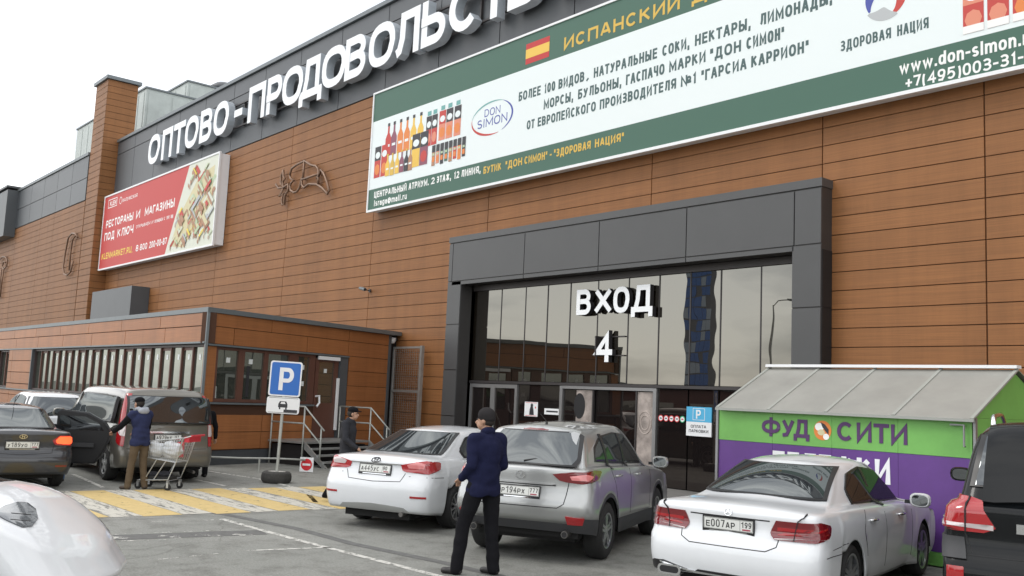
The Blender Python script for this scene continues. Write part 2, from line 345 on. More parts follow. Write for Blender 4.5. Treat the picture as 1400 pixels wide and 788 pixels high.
# ------------------------------------------------------------------ ground
YF = 16.8                                  # plane of the main facade
def ground_mat():
    m = bpy.data.materials.new('asphalt'); m.use_nodes = True; t = m.node_tree; b = t.nodes['Principled BSDF']
    tcn = t.nodes.new('ShaderNodeTexCoord'); co = tcn.outputs['Object']
    def noise(sc, det=6, rough=.6):
        n = t.nodes.new('ShaderNodeTexNoise'); n.inputs['Scale'].default_value = sc; n.inputs['Detail'].default_value = det
        n.inputs['Roughness'].default_value = rough; t.links.new(co, n.inputs[0]); return n.outputs[0]
    def ramp(src, a, b_, ca, cb):
        r = t.nodes.new('ShaderNodeValToRGB'); r.color_ramp.elements[0].position = a; r.color_ramp.elements[1].position = b_
        r.color_ramp.elements[0].color = (*ca, 1); r.color_ramp.elements[1].color = (*cb, 1); t.links.new(src, r.inputs[0]); return r.outputs[0]
    def mul(x, y, f=1, mode='MULTIPLY'):
        mx = t.nodes.new('ShaderNodeMix'); mx.data_type = 'RGBA'; mx.blend_type = mode; mx.inputs[0].default_value = f
        t.links.new(x, mx.inputs[6]); t.links.new(y, mx.inputs[7]); return mx.outputs[2]
    base = ramp(noise(.35, 5), .3, .7, (.215, .22, .20), (.265, .265, .243))
    fine = ramp(noise(38, 4, .9), .35, .68, (.62, .62, .62), (1.3, 1.3, 1.3))
    st = ramp(noise(2.2, 8, .7), .34, .52, (.66, .65, .64), (1, 1, 1))
    c = mul(mul(base, fine), st)
    vo = t.nodes.new('ShaderNodeTexVoronoi'); vo.feature = 'DISTANCE_TO_EDGE'; vo.inputs['Scale'].default_value = .28
    w = t.nodes.new('ShaderNodeTexNoise'); w.inputs['Scale'].default_value = 1.3; w.inputs['Detail'].default_value = 5; t.links.new(co, w.inputs[0])
    mxv = t.nodes.new('ShaderNodeMix'); mxv.data_type = 'RGBA'; mxv.inputs[0].default_value = .5; mxv.blend_type = 'ADD'
    t.links.new(co, mxv.inputs[6]); t.links.new(w.outputs[1], mxv.inputs[7]); t.links.new(mxv.outputs[2], vo.inputs['Vector'])
    cr_ = ramp(vo.outputs['Distance'], .0, .006, (.45, .44, .42), (1, 1, 1)); c = mul(c, cr_, .5)
    t.links.new(c, b.inputs['Base Color']); b.inputs['Roughness'].default_value = .82
    bp = t.nodes.new('ShaderNodeBump'); bp.inputs['Strength'].default_value = .35; bp.inputs['Distance'].default_value = .01
    t.links.new(noise(70, 4), bp.inputs['Height']); t.links.new(bp.outputs[0], b.inputs['Normal'])
    return m
M['asphalt'] = ground_mat()
g = MB(); g.quad((-400, -400, 0), (400, -400, 0), (400, 400, 0), (-400, 400, 0))
tag(g.build('ground', M['asphalt'], recalc=False), kind='structure')
def paint(name, col, wear, scale=5, rough=.7, stretch=None):
    """worn road paint: procedural wear opens onto the asphalt through transparency"""
    m = mat(name, col, rough, noise=.12, nscale=7); t = m.node_tree; b = t.nodes['Principled BSDF']
    tcn = t.nodes.new('ShaderNodeTexCoord'); n = t.nodes.new('ShaderNodeTexNoise'); n.inputs['Scale'].default_value = scale
    n.inputs['Detail'].default_value = 9; n.inputs['Roughness'].default_value = .75
    if stretch:
        mp = t.nodes.new('ShaderNodeMapping'); mp.inputs['Scale'].default_value = stretch
        t.links.new(tcn.outputs['Object'], mp.inputs[0]); t.links.new(mp.outputs[0], n.inputs[0])
    else: t.links.new(tcn.outputs['Object'], n.inputs[0])
    mr = t.nodes.new('ShaderNodeMapRange'); mr.inputs['From Min'].default_value = wear-.03; mr.inputs['From Max'].default_value = wear+.04
    t.links.new(n.outputs[0], mr.inputs[0]); t.links.new(mr.outputs[0], b.inputs['Alpha'])
    return m
M['yellow'] = paint('yellow_road_paint', (.55, .41, .17), .37)
M['wpaint'] = paint('worn_white_road_paint', (.50, .48, .42), .44, 3.5, stretch=(.5, 2.5, 1))
M['wline'] = paint('white_line_paint', (.55, .54, .50), .45, 9)
M['wfaint'] = paint('faded_white_paint', (.55, .54, .50), .53, 8)
M['patch'] = mat('dark_asphalt_patch', (.12, .12, .115), .85, noise=.25, nscale=9, bump=.3, bscale=70)
# zebra crossing: bands run along the facade
zb = thing('crosswalk', 'worn yellow and white zebra crossing painted across the car park lane', 'crosswalk')
zb['kind'] = 'structure'; del zb['category']; del zb['label']
y = 3.15; k = 0
x0s, x1s = -18.25, -14.55
for k in range(13):
    w = .58 if k % 2 == 0 else .46
    m_ = M['yellow'] if k % 2 == 0 else M['wpaint']
    sk = .04
    q = MB(); a = x0s+random.uniform(-.05, .05)+.055*k; b = x1s+random.uniform(-.05, .05)+.03*k
    n = 6
    q.v = []; 
    for i in range(n+1):
        xx = a+(b-a)*i/n
        q.v += [(xx, y+sk*i/n+random.uniform(-.012, .012), .004+.0003*(k % 2)), (xx, y+w+sk*i/n+random.uniform(-.012, .012), .004+.0003*(k % 2))]
    q.f = [(2*i, 2*i+2, 2*i+3, 2*i+1) for i in range(n)]
    q.build('painted_stripe', m_, zb, recalc=False)
    y += w+.012
def stripe(name, pts, w, m_, z=.004):
    q = MB(); P = [Vector((p[0], p[1], z)) for p in pts]
    for i, p in enumerate(P):
        d = (P[min(i+1, len(P)-1)]-P[max(i-1, 0)]).normalized(); n_ = Vector((-d.y, d.x, 0))*w/2
        q.v += [tuple(p-n_), tuple(p+n_)]
    q.f = [(2*i, 2*i+2, 2*i+3, 2*i+1) for i in range(len(P)-1)]
    return tag(q.build(name, m_, recalc=False), kind='structure')
stripe('bay_line', [(-13.78, 6.23), (-11.67, 6.29), (-8.3, 6.52), (-4, 6.8), (2, 7.2)], .10, M['wline'])
stripe('bay_line', [(-13.85, 5.2), (-13.7, 6.2)], .07, M['wfaint'])
stripe('bay_line', [(-11.05, 5.35), (-10.85, 6.4)], .07, M['wline'])
stripe('bay_line', [(-10.9, 4.1), (-11.05, 5.35)], .04, M['wfaint'])
stripe('bay_line', [(-12.99, 3.6), (-12.72, 5.8)], .05, M['wfaint'])
stripe('bay_line', [(-12.5, 3.3), (-12.2, 5.0)], .07, M['wfaint'])
for (cx, cy) in ((-12.6, 4.3), (-12.45, 4.95), (-12.35, 5.4), (-12.2, 5.85)):
    stripe('painted_mark', [(cx-.12, cy-.1), (cx+.1, cy+.12)], .16, M['wfaint'], .0046)
stripe('bay_line', [(-22.2, 9.1), (-19.4, 9.55), (-17.1, 9.4), (-15.2, 8.6)], .09, M['wline'])
stripe('bay_line', [(-20.9, 5.15), (-19.3, 5.2)], .09, M['wline'])
stripe('bay_line', [(-21.2, 6.25), (-18.5, 6.0)], .09, M['wline'])
stripe('bay_line', [(-19.5, 8.2), (-18.2, 8.25)], .09, M['wline'])
stripe('tar_seam', [(-15.0, 6.2), (-14.2, 6.5), (-13.1, 6.68), (-12.5, 6.78), (-11, 6.8), (-9.3, 7.05), (-7, 7.2), (-4, 7.5)], .16, M['patch'], .0035)
stripe('asphalt_patch', [(-12.85, 3.0), (-12.35, 6.2)], .42, M['patch'], .0025)
# low pavement in front of the facade
pv = MB(); pv.box(-22.6, 8, 14.9, YF+2, -.2, .12)
M['pave'] = mat('pavement_concrete', (.16, .155, .145), .9, noise=.12, nscale=4, bump=.2, bscale=40)
tag(pv.build('pavement', M['pave']), kind='structure')

# ------------------------------------------------------------------ market building
bld = thing('market_building', 'long wholesale market hall clad in wood-look panels with a dark grey fascia', 'building')
panel_cache = {}
def panel(w, h, name, m_, x, y, z, parent, th=.03, count=True, tiny=0):
    key = (round(w, 3), round(h, 3), name, m_.name)
    if key not in panel_cache:
        q = MB(); c = .004
        q.v = [(0, 0, 0), (w, 0, 0), (w, 0, h), (0, 0, h), (c, -th, c), (w-c, -th, c), (w-c, -th, h-c), (c, -th, h-c)]
        q.f = [(4, 5, 6, 7), (0, 1, 5, 4), (1, 2, 6, 5), (2, 3, 7, 6), (3, 0, 4, 7)]
        me = bpy.data.meshes.new(name); me.from_pydata(q.v, [], q.f); me.materials.append(m_)
        panel_cache[key] = me
    o = link(name, panel_cache[key], parent, (x, y, z)); return o
bk = MB()
# back wall split round the entrance opening
PX0, PX1, PZ1 = -21.56, -10.7, 5.15
bk.box(-54.5, PX0, YF+.02, YF+.3, 0, 12.1); bk.box(PX1, 14, YF+.02, YF+.3, 0, 12.1); bk.box(PX0, PX1, YF+.02, YF+.3, PZ1, 12.1)
bk.box(-54.5, 14, YF+.03, YF+.3, 12.1, 15.3)
bk.build('wall_backing', M['backing'], bld)
hw = MB(); hw.box(-54.4, 14, YF+.3, 60, 0, 15.2); hw.build('hall_core', M['cap'], bld)
RH = .3695; GAPZ = .011; GAPX = .02
z_ref = 2.87                                # a joint height read off the facade
rows = []; zz = z_ref-7*RH
while zz < 12.05:
    rows.append((max(zz, .12), min(zz+RH, 12.1))); zz += RH
cols = [-54.5, -52.4, -46.25, -39.8, -33.35, -27.1, -20.95, -14.8, -10.28, -7.1, -3.9, -.75, 2.4, 5.55, 8.7, 14]
cand = []
for (za, zb_) in rows:
    for i in range(len(cols)-1):
        a, b = cols[i], cols[i+1]; segs = [(a, b)]
        if za < 6.4:                          # the portal stands here
            segs = []
            lo, hi = -22.0, -10.2
            if a < lo: segs.append((a, min(b, lo)))
            if b > hi: segs.append((max(a, hi), b))
        for (p, q) in segs:
            if q-p < .1: continue
            cz = (za+zb_)/2; cx = (p+q)/2
            hid = (-26.8 < p and q < 0 and 8.3 < cz < 11.6) or (-54 < p and q < -40 and 8.3 < cz < 11.6) or (q < -26 and cz < 3.4) or p > -5
            dist = math.hypot(cx, YF)
            cand.append((hid, dist, p, q, za, zb_))
cand.sort(key=lambda c: (c[0], c[1]))
far = MB()
for k, (hid, dist, p, q, za, zb_) in enumerate(cand):
    if k < 235 and not hid:
        panel(q-p-GAPX, zb_-za-GAPZ, 'wood_panel', M['wood'], p+GAPX/2, YF+.02, za+GAPZ/2, bld)
    else:
        c = .004; far.box(p+GAPX/2, q-GAPX/2, YF-.01, YF+.02, za+GAPZ/2, zb_-GAPZ/2)
o = far.build('cladding_panels', M['wood'], bld); o['kind'] = 'stuff'
# fascia
x = -54.45; fx = [-54.45, -51.65, -48.53, -45.41, -42.29, -39.18, -36.15, -33.1, -29.98, -26.86, -23.8, -20.8, -17.68, -14.55, -11.4, -8.3, -5.2, -2.1, 1, 4.1, 7.2, 10.3, 13.9]
for i in range(len(fx)-1):
    for za, zb_ in ((12.12, 14.5), (14.5, 15.2)):
        panel(fx[i+1]-fx[i]-.03, zb_-za-.03, 'fascia_panel', M['fascia'], fx[i]+.015, YF+.03, za+.015, bld, th=.05)
cp = MB(); cp.box(-54.4, 14, YF-.12, YF+.5, 15.21, 15.36); cp.build('parapet_cap', M['cap'], bld)
# wing left of the pillar
YW = 15.94
wb = MB(); wb.box(-84, -56.6, YW+.02, 40, 0, 14.85); wb.build('wing_backing', M['backing'], bld)
wg = MB(); zz = z_ref-7*RH
while zz < 12.0:
    xs = [-84, -78, -71.9, -65.8, -62.7, -56.65]
    for i in range(len(xs)-1): wg.box(xs[i]+.012, xs[i+1]-.012, YW-.01, YW+.02, max(zz, .1)+.01, min(zz+RH, 12.05)-.012)
    zz += RH
o = wg.build('wing_cladding_panels', M['wood_wing'], bld); o['kind'] = 'stuff'
for a, b in ((-84, -81), (-81, -78), (-78, -74.9), (-74.9, -71.8), (-71.8, -68.7), (-68.7, -65.6), (-65.6, -62.6), (-62.6, -59.6), (-59.6, -56.65)):
    for za, zb_ in ((12.08, 13.4), (13.4, 14.7)):
        panel(b-a-.03, zb_-za-.03, 'fascia_panel', M['fascia'], a+.015, YW+.02, za+.015, bld, th=.05)
cp = MB(); cp.box(-84, -56.62, YW-.1, YW+.5, 14.71, 14.88); cp.build('parapet_cap', M['cap'], bld)
bx = MB(); bx.box(-84, -72.2, 15.2, YW-.03, 11.5, 14.75); bx.box(-84, -72.1, 15.1, YW+.3, 14.89, 15.03); bx.build('fascia_projection', M['fascia'], bld)
# pillar
PB = MB(); PB.box(-56.57, -54.53, YW+.03, 17.6, 0, 18.75)
pil = PB.build('pillar', M['backing'], bld)
zz = z_ref-7*RH
M['wood_pillar'] = M['wood_wing']
while zz < 18.7:
    za, zb_ = max(zz, .1), min(zz+RH, 18.75)
    panel(2.06, zb_-za-.02, 'wood_panel', M['wood_wing'], -56.58, YW+.03, za+.01, pil)
    panel2 = MB(); panel2.box(-54.53, -54.5, YW+.02, 17.6, za+.01, zb_-.012); panel2.build('wood_panel', M['wood'], pil)
    zz += RH
cp = MB(); cp.box(-56.75, -54.35, YW-.12, 17.75, 18.76, 18.95); cp.build('pillar_cap', M['cap'], pil)
# service box above the annex
sb = MB(); sb.box(-53.6, -47.5, 15.9, YF-.02, 3.9, 6.62); sb.build('service_box', M['fascia'], bld)
# ------------------------------------------------------------------ entrance portal
por = MB()
YP = 16.4
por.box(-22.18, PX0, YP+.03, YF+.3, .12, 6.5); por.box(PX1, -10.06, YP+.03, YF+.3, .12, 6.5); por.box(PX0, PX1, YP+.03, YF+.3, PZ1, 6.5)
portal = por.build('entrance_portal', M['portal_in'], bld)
def ppan(a, b, za, zb_, name='portal_panel'): panel(b-a-.02, zb_-za-.02, name, M['portal'], a+.01, YP+.03, za+.01, portal)
xs = [-22.0, -18.85, -16.1, -13.4, -10.66]
for i in range(4): ppan(xs[i], xs[i+1], 5.25, 6.37)
ppan(-22.19, -22.0, 5.25, 6.37); ppan(-10.66, -10.05, 5.25, 6.37)
for i in range(len(xs)-1): ppan(xs[i], xs[i+1], PZ1-.02, 5.25, 'portal_trim')
for a, b in ((-22.19, PX0+.01), (PX1-.01, -10.05)):
    for za, zb_ in ((.12, 1.4), (1.4, 2.7), (2.7, 4.0), (4.0, 5.25)): ppan(a, b, za, zb_)
cp = MB(); cp.box(-22.2, -10.04, YP-.012, YF+.01, 6.39, 6.56); cp.build('portal_cap', M['portal'], portal)
rv = MB()
for za, zb_ in ((.14, 1.4), (1.41, 2.7), (2.71, 4.0), (4.01, 5.14)): rv.box(-10.06, -10.045, YP+.04, YF-.02, za, zb_)
rv.build('side_panel', M['black'], portal)
# glazing
YG = 16.93
gz = MB(); gz.box(PX0, PX1, YG+.1, YG+.14, .12, PZ1); gz.build('glazing_void', M['interior'], bld)
mull = [PX0, -20.32, -19.30, -18.42, -17.56, -16.57, -15.54, -14.58, -13.66, -12.82, -11.78, PX1]
fr = MB()
for i in range(len(mull)-1):
    a, b = mull[i]+.012, mull[i+1]-.012
    q = MB(); q.box(a, b, 0, .012, 0, PZ1-2.46)
    p = q.build('glass_pane', M['glass'], bld); p.location = (0, YG, 2.44)
    p.rotation_euler = (random.uniform(-.0016, .0016), 0, 0)
for x_ in mull[1:-1]: fr.box(x_-.014, x_+.014, YG-.012, YG+.03, 2.44, PZ1)
fr.box(PX0, PX1, YG-.05, YG+.05, 2.36, 2.43); fr.box(PX0, PX1, YG-.06, YG+.05, 4.99, PZ1)
fr.build('glazing_frame', M['dark_alu'], bld)
def pane(a, b, za, zb_, m_=None, y=YG, name='glass_pane'):
    q = MB(); q.box(a, b, y, y+.012, za, zb_); return q.build(name, m_ or M['glass_low'], bld)
# double door at the left
ed = MB(); X0, X1 = -21.5, -19.45
for a, b, c, d in ((X0, X0+.09, .12, 2.34), (X1-.09, X1, .12, 2.34), (X0+.09, X1-.09, 2.24, 2.34), (X0+.09, X1-.09, .12, .34)): ed.box(a, b, YG-.06, YG+.03, c, d)
mid = (X0+X1)/2; ed.box(mid-.09, mid+.09, YG-.062, YG+.03, .34, 2.24)
dr = ed.build('entrance_door', M['alu'], bld)
for a, b in ((X0+.09, mid-.09), (mid+.09, X1-.09)):
    q = MB(); q.box(a, b, YG-.02, YG, .34, 2.24); q.build('door_pane', M['glass_low'], dr)
for s_ in (-.16, .16):
    q = MB(); q.tube([(mid+s_, YG-.06, 1.0), (mid+s_, YG-.12, 1.0), (mid+s_, YG-.12, 1.4), (mid+s_, YG-.06, 1.4)], .013); q.build('door_handle', M['steel'], dr)
pane(X1+.02, -17.78, .14, 2.34)
fr = MB()
for x_ in (-17.73, -14.6): fr.box(x_-.05, x_+.05, YG-.06, YG+.04, .12, 2.35)
fr.box(-17.68, -14.65, YG-.055, YG+.04, 2.28, 2.352); fr.build('vestibule_frame', M['alu'], bld)
M['art'] = mat('printed_relief_film', (.36, .31, .28), .4, noise=.55, nscale=2.4)
def art(a, b):
    q = MB(); q.box(a, b, YG, YG+.02, .14, 2.26); o = q.build('vestibule_panel', M['art'], bld); return o
pa = pane(-17.66, -17.24, .14, 2.26); a1 = art(-17.22, -16.64); a2 = art(-15.17, -14.67)
M['rust'] = mat('rust_red_print', (.20, .03, .02), .5); M['film_light'] = mat('pale_print', (.42, .36, .32), .5)
q = MB(); ngon(q, [(-17.1+.2*math.cos(t*PI/10), 1.86+.32*math.sin(t*PI/10)) for t in range(20)], facade_place(YG), 0, .004); q.build('dark_disc', M['black'], a1)
for ox, oz, r in ((-14.92, 1.55, .2), (-14.92, 1.55, .13)):
    q = MB(); q.tube([(ox+r*math.cos(t*PI/9), YG-.002, oz+1.3*r*math.sin(t*PI/9)) for t in range(18)], .012, n=5, closed=True); q.build('printed_scroll', M['film_light'], a2)
for ox, oz in ((-17.0, 1.0), (-16.85, 1.3)):
    q = MB(); q.tube([(ox+.13*t/10*math.cos(t*.7), YG-.002, oz+.2*t/10*math.sin(t*.7)) for t in range(12)], .012, n=5); q.build('printed_scroll', M['film_light'], a1)
iv = MB(); iv.box(-16.62, -15.19, YG+.9, YG+.95, .12, 2.3); iv.box(-16.63, -15.18, YG+.09, YG+.96, .118, .122)
iv.build('vestibule_depth', M['interior'], bld)
fr = MB(); fr.box(-16.64, -16.6, YG-.03, YG+.03, .12, 2.27); fr.box(-15.21, -15.17, YG-.03, YG+.03, .12, 2.27); fr.build('sliding_door_frame', M['dark_alu'], bld)
pane(-16.59, -15.22, .13, 2.26, y=YG+.05)
for a, b in ((-14.53, -13.68), (-13.64, -12.84), (-12.8, -11.8), (-11.76, PX1)): pane(a, b, .14, 2.34)
# stickers on the glazing
M['red'] = mat('sign_red', (.62, .03, .04), .4); M['blue'] = mat('sign_blue', (.02, .14, .50), .35); M['lblue'] = mat('light_blue_print', (.08, .42, .68), .4)
M['print_dark'] = mat('dark_print', (.03, .03, .035), .5)
no = thing('door_sticker', 'square white sticker with a red-marked figure on the glass beside the left door', 'sticker', (0, 0, 0))
q = MB(); q.box(-19.16, -18.64, YG-.012, YG-.004, 1.52, 1.90); q.build('backing', M['white'], no)
PL = facade_place(YG-.012)
q = MB(); ngon(q, [(-18.96, 1.56), (-18.78, 1.56), (-18.80, 1.70), (-18.83, 1.78), (-18.92, 1.78), (-18.95, 1.70)], PL, 0, .003)
ngon(q, [(-18.87+.05*math.cos(t*PI/6), 1.81+.05*math.sin(t*PI/6)) for t in range(12)], PL, 0, .0034); q.build('figure', M['print_dark'], no)
q = MB()
text(q, '+', -18.75, 1.72, .05, .08, PL, .2)
q.box(-19.12, -18.68, YG-.0145, YG-.012, 1.535, 1.545); q.box(-19.12, -18.68, YG-.0145, YG-.012, 1.872, 1.882); q.build('red_border', M['red'], no)
ws = thing('notice_strip', 'small white notice strip on the dark glass above the grey SUV roof', 'notice')
q = MB(); q.box(-18.38, -17.79, YG-.012, YG-.004, 1.60, 1.755); q.build('backing', M['white'], ws)
q = MB(); q.box(-18.3, -17.87, YG-.0145, YG-.012, 1.66, 1.70); q.build('printed_line', M['print_dark'], ws)
for k in range(5):
    cx = -14.44+k*.158; cz = 1.68
    nm = ['first of five round prohibition stickers from the left, by the patterned panel', 'second of five round prohibition stickers on dark glass, counted from the left', 'third and middle one of the five round prohibition stickers', 'fourth of the five round stickers, just left of the green one', 'green-rimmed round sticker at the right end of the row of five'][k]
    st = thing('round_sticker', nm, 'sticker', (cx, YG-.004, cz), group='round stickers on the entrance glass')
    q = MB(); q.lathe([(0, .006), (.07, .006), (.07, 0)], axis=(0, -1, 0), n=18); q.build('disc', M['white'], st)
    q = MB(); q.lathe([(.073, 0), (.073, .009), (.056, .009), (.056, .006)], axis=(0, -1, 0), n=18); q.build('rim', M['red'] if k < 4 else mat('sticker_green', (.03, .4, .18), .4), st)
    q = MB(); q.box(-.03, .03, -.009, -.006, -.012, .012); q.build('pictogram', M['print_dark'] if k < 4 else M['red'], st)
ps = thing('parking_payment_sign', 'light blue and white parking payment sign hung on the entrance glass', 'sign')
q = MB(); q.box(-13.68, -12.99, YG-.03, YG-.006, 1.33, 1.64); q.build('lower_panel', M['white'], ps)
q = MB(); q.box(-13.68, -12.99, YG-.03, YG-.006, 1.642, 1.97); q.build('upper_panel', M['lblue'], ps)
PL = facade_place(YG-.03)
q = MB(); strokes(q, 'Р', -13.41, 1.715, .13, .19, .035, PL, 0, .004)
for a, b, c, d in ((-13.5, -13.17, 1.68, 1.69), (-13.5, -13.17, 1.93, 1.94), (-13.5, -13.49, 1.69, 1.93), (-13.18, -13.17, 1.69, 1.93)): q.box(a, b, YG-.034, YG-.03, c, d)
q.build('letter', M['white'], ps)
q = MB(); text(q, 'ОПЛАТА', -13.55, 1.51, .42, .065, PL, .16); q.build('printed_word', M['print_dark'], ps); q = MB(); text(q, 'ПАРКОВКИ', -13.6, 1.41, .53, .065, PL, .16); q.build('lettering', M['print_dark'], ps)

# entrance letters
ent = thing('entrance_letters', 'white channel letters reading ВХОД on the mirrored glass above the doors', 'sign')
for ch, a, b in zip('ВХОД', (-17.16, -16.55, -15.89, -15.31), (-16.65, -15.93, -15.37, -14.64)):
    q = MB(); strokes(q, ch, a, 4.13, b-a, .64, .125, facade_place(16.76), -.13, 0); o = q.build('letter', [M['white_letter'], M['letter_black']], ent)
    for p in o.data.polygons: p.material_index = 0 if abs(p.normal.y) > .7 else 1
q = MB()
for a in (-17.05, -16.35, -15.75, -15.1):
    for z_ in (4.25, 4.62): q.box(a-.015, a+.015, 16.88, YG, z_, z_+.03)
q.build('bracket', M['dark_alu'], ent)
num = thing('entrance_number', 'white illuminated numeral 4 mounted on the glass below the ВХОД letters', 'sign')
q = MB(); strokes(q, '4', -16.46, 2.95, .58, .70, .14, facade_place(16.76), -.13, 0); o = q.build('numeral', [M['white_letter'], M['letter_black']], num)
for p in o.data.polygons: p.material_index = 0 if abs(p.normal.y) > .7 else 1
q = MB(); q.box(-16.6, -15.6, 16.88, 16.91, 3.56, 3.59); q.box(-16.6, -15.6, 16.88, 16.91, 3.1, 3.13); q.box(-16.45, -16.42, 16.74, YG, 3.1, 3.59); q.build('bracket', M['dark_alu'], num)

# ------------------------------------------------------------------ rooftop lettering
L1 = [('О', -48.1, -46.45), ('П', -46.3, -44.85), ('Т', -44.85, -43.3), ('О', -43.35, -41.7), ('В', -41.6, -40.15), ('О', -40.1, -38.45), ('-', -38.0, -37.1)]
L2 = [('П', -36.65, -35.0), ('Р', -34.95, -33.55), ('О', -33.6, -31.85), ('Д', -32.2, -30.35), ('О', -30.5, -28.7), ('В', -28.85, -27.35), ('О', -27.3, -25.6), ('Л', -25.75, -24.2), ('Ь', -24.2, -22.8),
      ('С', -22.75, -21.15), ('Т', -21.25, -19.8), ('В', -19.95, -18.5), ('Е', -18.2, -16.9), ('Н', -16.7, -15.3), ('Н', -15.0, -13.6), ('Ы', -13.3, -11.4), ('Й', -11.1, -9.6)]
sg = thing('fascia_lettering', 'large white channel letters spelling ОПТОВО-ПРОДОВОЛЬСТВЕННЫЙ on the dark fascia', 'sign')
for ch, a, b in L1+L2:
    q = MB(); zb0, hh = 12.78, 1.52
    w = b-a-.12
    strokes(q, ch, a+.03, zb0, w, hh, .31, facade_place(16.32), -.30, 0)
    o = q.build('letter', [M['white_letter'], M['letter_side']], sg)
    for p in o.data.polygons: p.material_index = 0 if abs(p.normal.y) > .7 else 1
q = MB(); q.box(-48, -37, 16.63, 16.7, 13.0, 13.06); q.box(-48, -37, 16.63, 16.7, 14.0, 14.06); q.box(-36.5, -9.7, 16.63, 16.7, 13.0, 13.06); q.box(-36.5, -9.7, 16.63, 16.7, 14.0, 14.06)
for i in range(24): q.box(-47.6+i*1.62, -47.54+i*1.62, 16.69, 16.79, 13.0, 14.06)
q.build('mounting_rail', M['dark_alu'], sg)

# ------------------------------------------------------------------ billboards
def flat(col, rough=.55): return mat('print_colour', col, rough)
C_ = {k: flat(v) for k, v in dict(green=(.048, .125, .088), white=(.76, .82, .82), ink=(.06, .11, .11), gold=(.66, .43, .07), red=(.52, .05, .04), orange=(.72, .22, .05),
     yellow=(.78, .50, .08), black=(.035, .035, .04), flagred=(.50, .03, .03), teal=(.15, .38, .36), blue=(.06, .08, .35), grey=(.45, .47, .48), pink=(.70, .25, .16), mauve=(.25, .08, .12),
     bred=(.52, .05, .045), cream=(.62, .56, .34), pale=(.55, .62, .45), brick=(.42, .22, .13), lite=(.66, .68, .58), ylw=(.80, .62, .08), wht=(.85, .85, .83), ltgreen=(.45, .55, .35)).items()}
def multi(mb_list, name, parent):
    """one print made of flat shapes in several inks"""
    v, f, mi, ms = [], [], [], []
    for mb, m_ in mb_list:
        b = len(v); v += mb.v; f += [tuple(b+i for i in q) for q in mb.f]; ms.append(m_); mi += [len(ms)-1]*len(mb.f)
    me = bpy.data.meshes.new(name); me.from_pydata(v, [], f)
    for m_ in ms: me.materials.append(m_)
    for p, i in zip(me.polygons, mi): p.material_index = i
    return link(name, me, parent)
def rect(mb, a, b, c, d, Y, k): mb.quad((a, Y-k, c), (b, Y-k, c), (b, Y-k, d), (a, Y-k, d))
bb = thing('billboard', 'huge green and white juice advertising board along the top of the facade', 'billboard')
YB = 16.4
q = MB(); q.box(-26.86, -4.4, YB+.004, YF-.03, 7.92, 11.9); q.build('light_box', M['white'], bb)
fr = MB(); fr.box(-26.9, -4.36, YB-.03, YB+.06, 7.86, 7.93); fr.box(-26.9, -4.36, YB-.03, YB+.06, 11.89, 11.95); fr.box(-26.9, -26.84, YB-.029, YB+.06, 7.93, 11.89); fr.box(-4.42, -4.36, YB-.029, YB+.06, 7.93, 11.89)
fr.build('frame', M['white'], bb)
PB_ = facade_place(YB)
a = MB(); rect(a, -26.84, -4.42, 7.93, 8.62, YB, 0); rect(a, -26.84, -4.42, 10.94, 11.89, YB, 0)
b = MB(); rect(b, -26.84, -4.42, 8.62, 10.94, YB, 0)
multi([(a, C_['green']), (b, C_['white'])], 'printed_face', bb)
# product photographs
L_ = {}
def ink(n): return L_.setdefault(n, MB())
def bottle(x, z0, w, h, col, cap='black', k=.003):
    pts = [(x-w/2, z0), (x+w/2, z0), (x+w/2, z0+h*.55), (x+w*.16, z0+h*.72), (x+w*.14, z0+h), (x-w*.14, z0+h), (x-w*.16, z0+h*.72), (x-w/2, z0+h*.55)]
    ink(col).quad(*[(u, YB-k, v) for u, v in pts])
    rect(ink(cap), x-w*.2, x+w*.2, z0+h*.92, z0+h*1.02, YB, k+.001)
    rect(ink('white'), x-w*.3, x+w*.3, z0+h*.28, z0+h*.36, YB, k+.001)
def carton(x, z0, w, h, col, top='black', fruit='orange', k=.005):
    rect(ink(col), x-w/2, x+w/2, z0, z0+h, YB, k); rect(ink(top), x-w/2, x+w/2, z0+h*.55, z0+h, YB, k+.001)
    pts = [(x+w*.4*math.cos(t*PI/6), YB-k-.002, z0+h*.72+h*.11*math.sin(t*PI/6)) for t in range(12)]; ink('white').quad(*pts)
    pts = [(x+w*.42*math.cos(t*PI/4), YB-k-.002, z0+h*.26+h*.18*math.sin(t*PI/4)) for t in range(8)]; ink(fruit).quad(*pts)
for x, c in zip((-25.85, -25.52, -25.15, -24.78, -24.42, -24.03), ('red', 'mauve', 'orange', 'orange', 'yellow', 'yellow')): bottle(x, 9.62, .33, 1.08, c)
for x, c, t_ in ((-26.42, 'red', 'black'), (-26.02, 'red', 'red')): carton(x, 8.98, .36, 1.05, c, t_, 'orange')
for x in (-23.58, -23.28): carton(x, 9.55, .28, .95, 'red', 'black', 'pink'); rect(ink('teal'), x-.1, x+.1, 10.52, 10.66, YB, .003)
for x in (-22.88, -22.52, -22.12): carton(x, 9.62, .33, .92, 'pink', 'black' if x != -22.88 else 'red', 'orange'); rect(ink('teal'), x-.1, x+.1, 10.56, 10.7, YB, .003)
for x, c in ((-24.22, 'yellow'), (-23.78, 'mauve')): carton(x, 9.0, .42, 1.06, c, 'black', 'red' if c == 'mauve' else 'yellow', .008)
for x, c in zip((-25.8, -25.52, -25.24, -24.98, -24.72, -24.5), ('yellow', 'gold', 'yellow', 'mauve', 'black', 'brick')): bottle(x, 8.93+.02*random.random(), .24, .72, c, 'gold', .010)
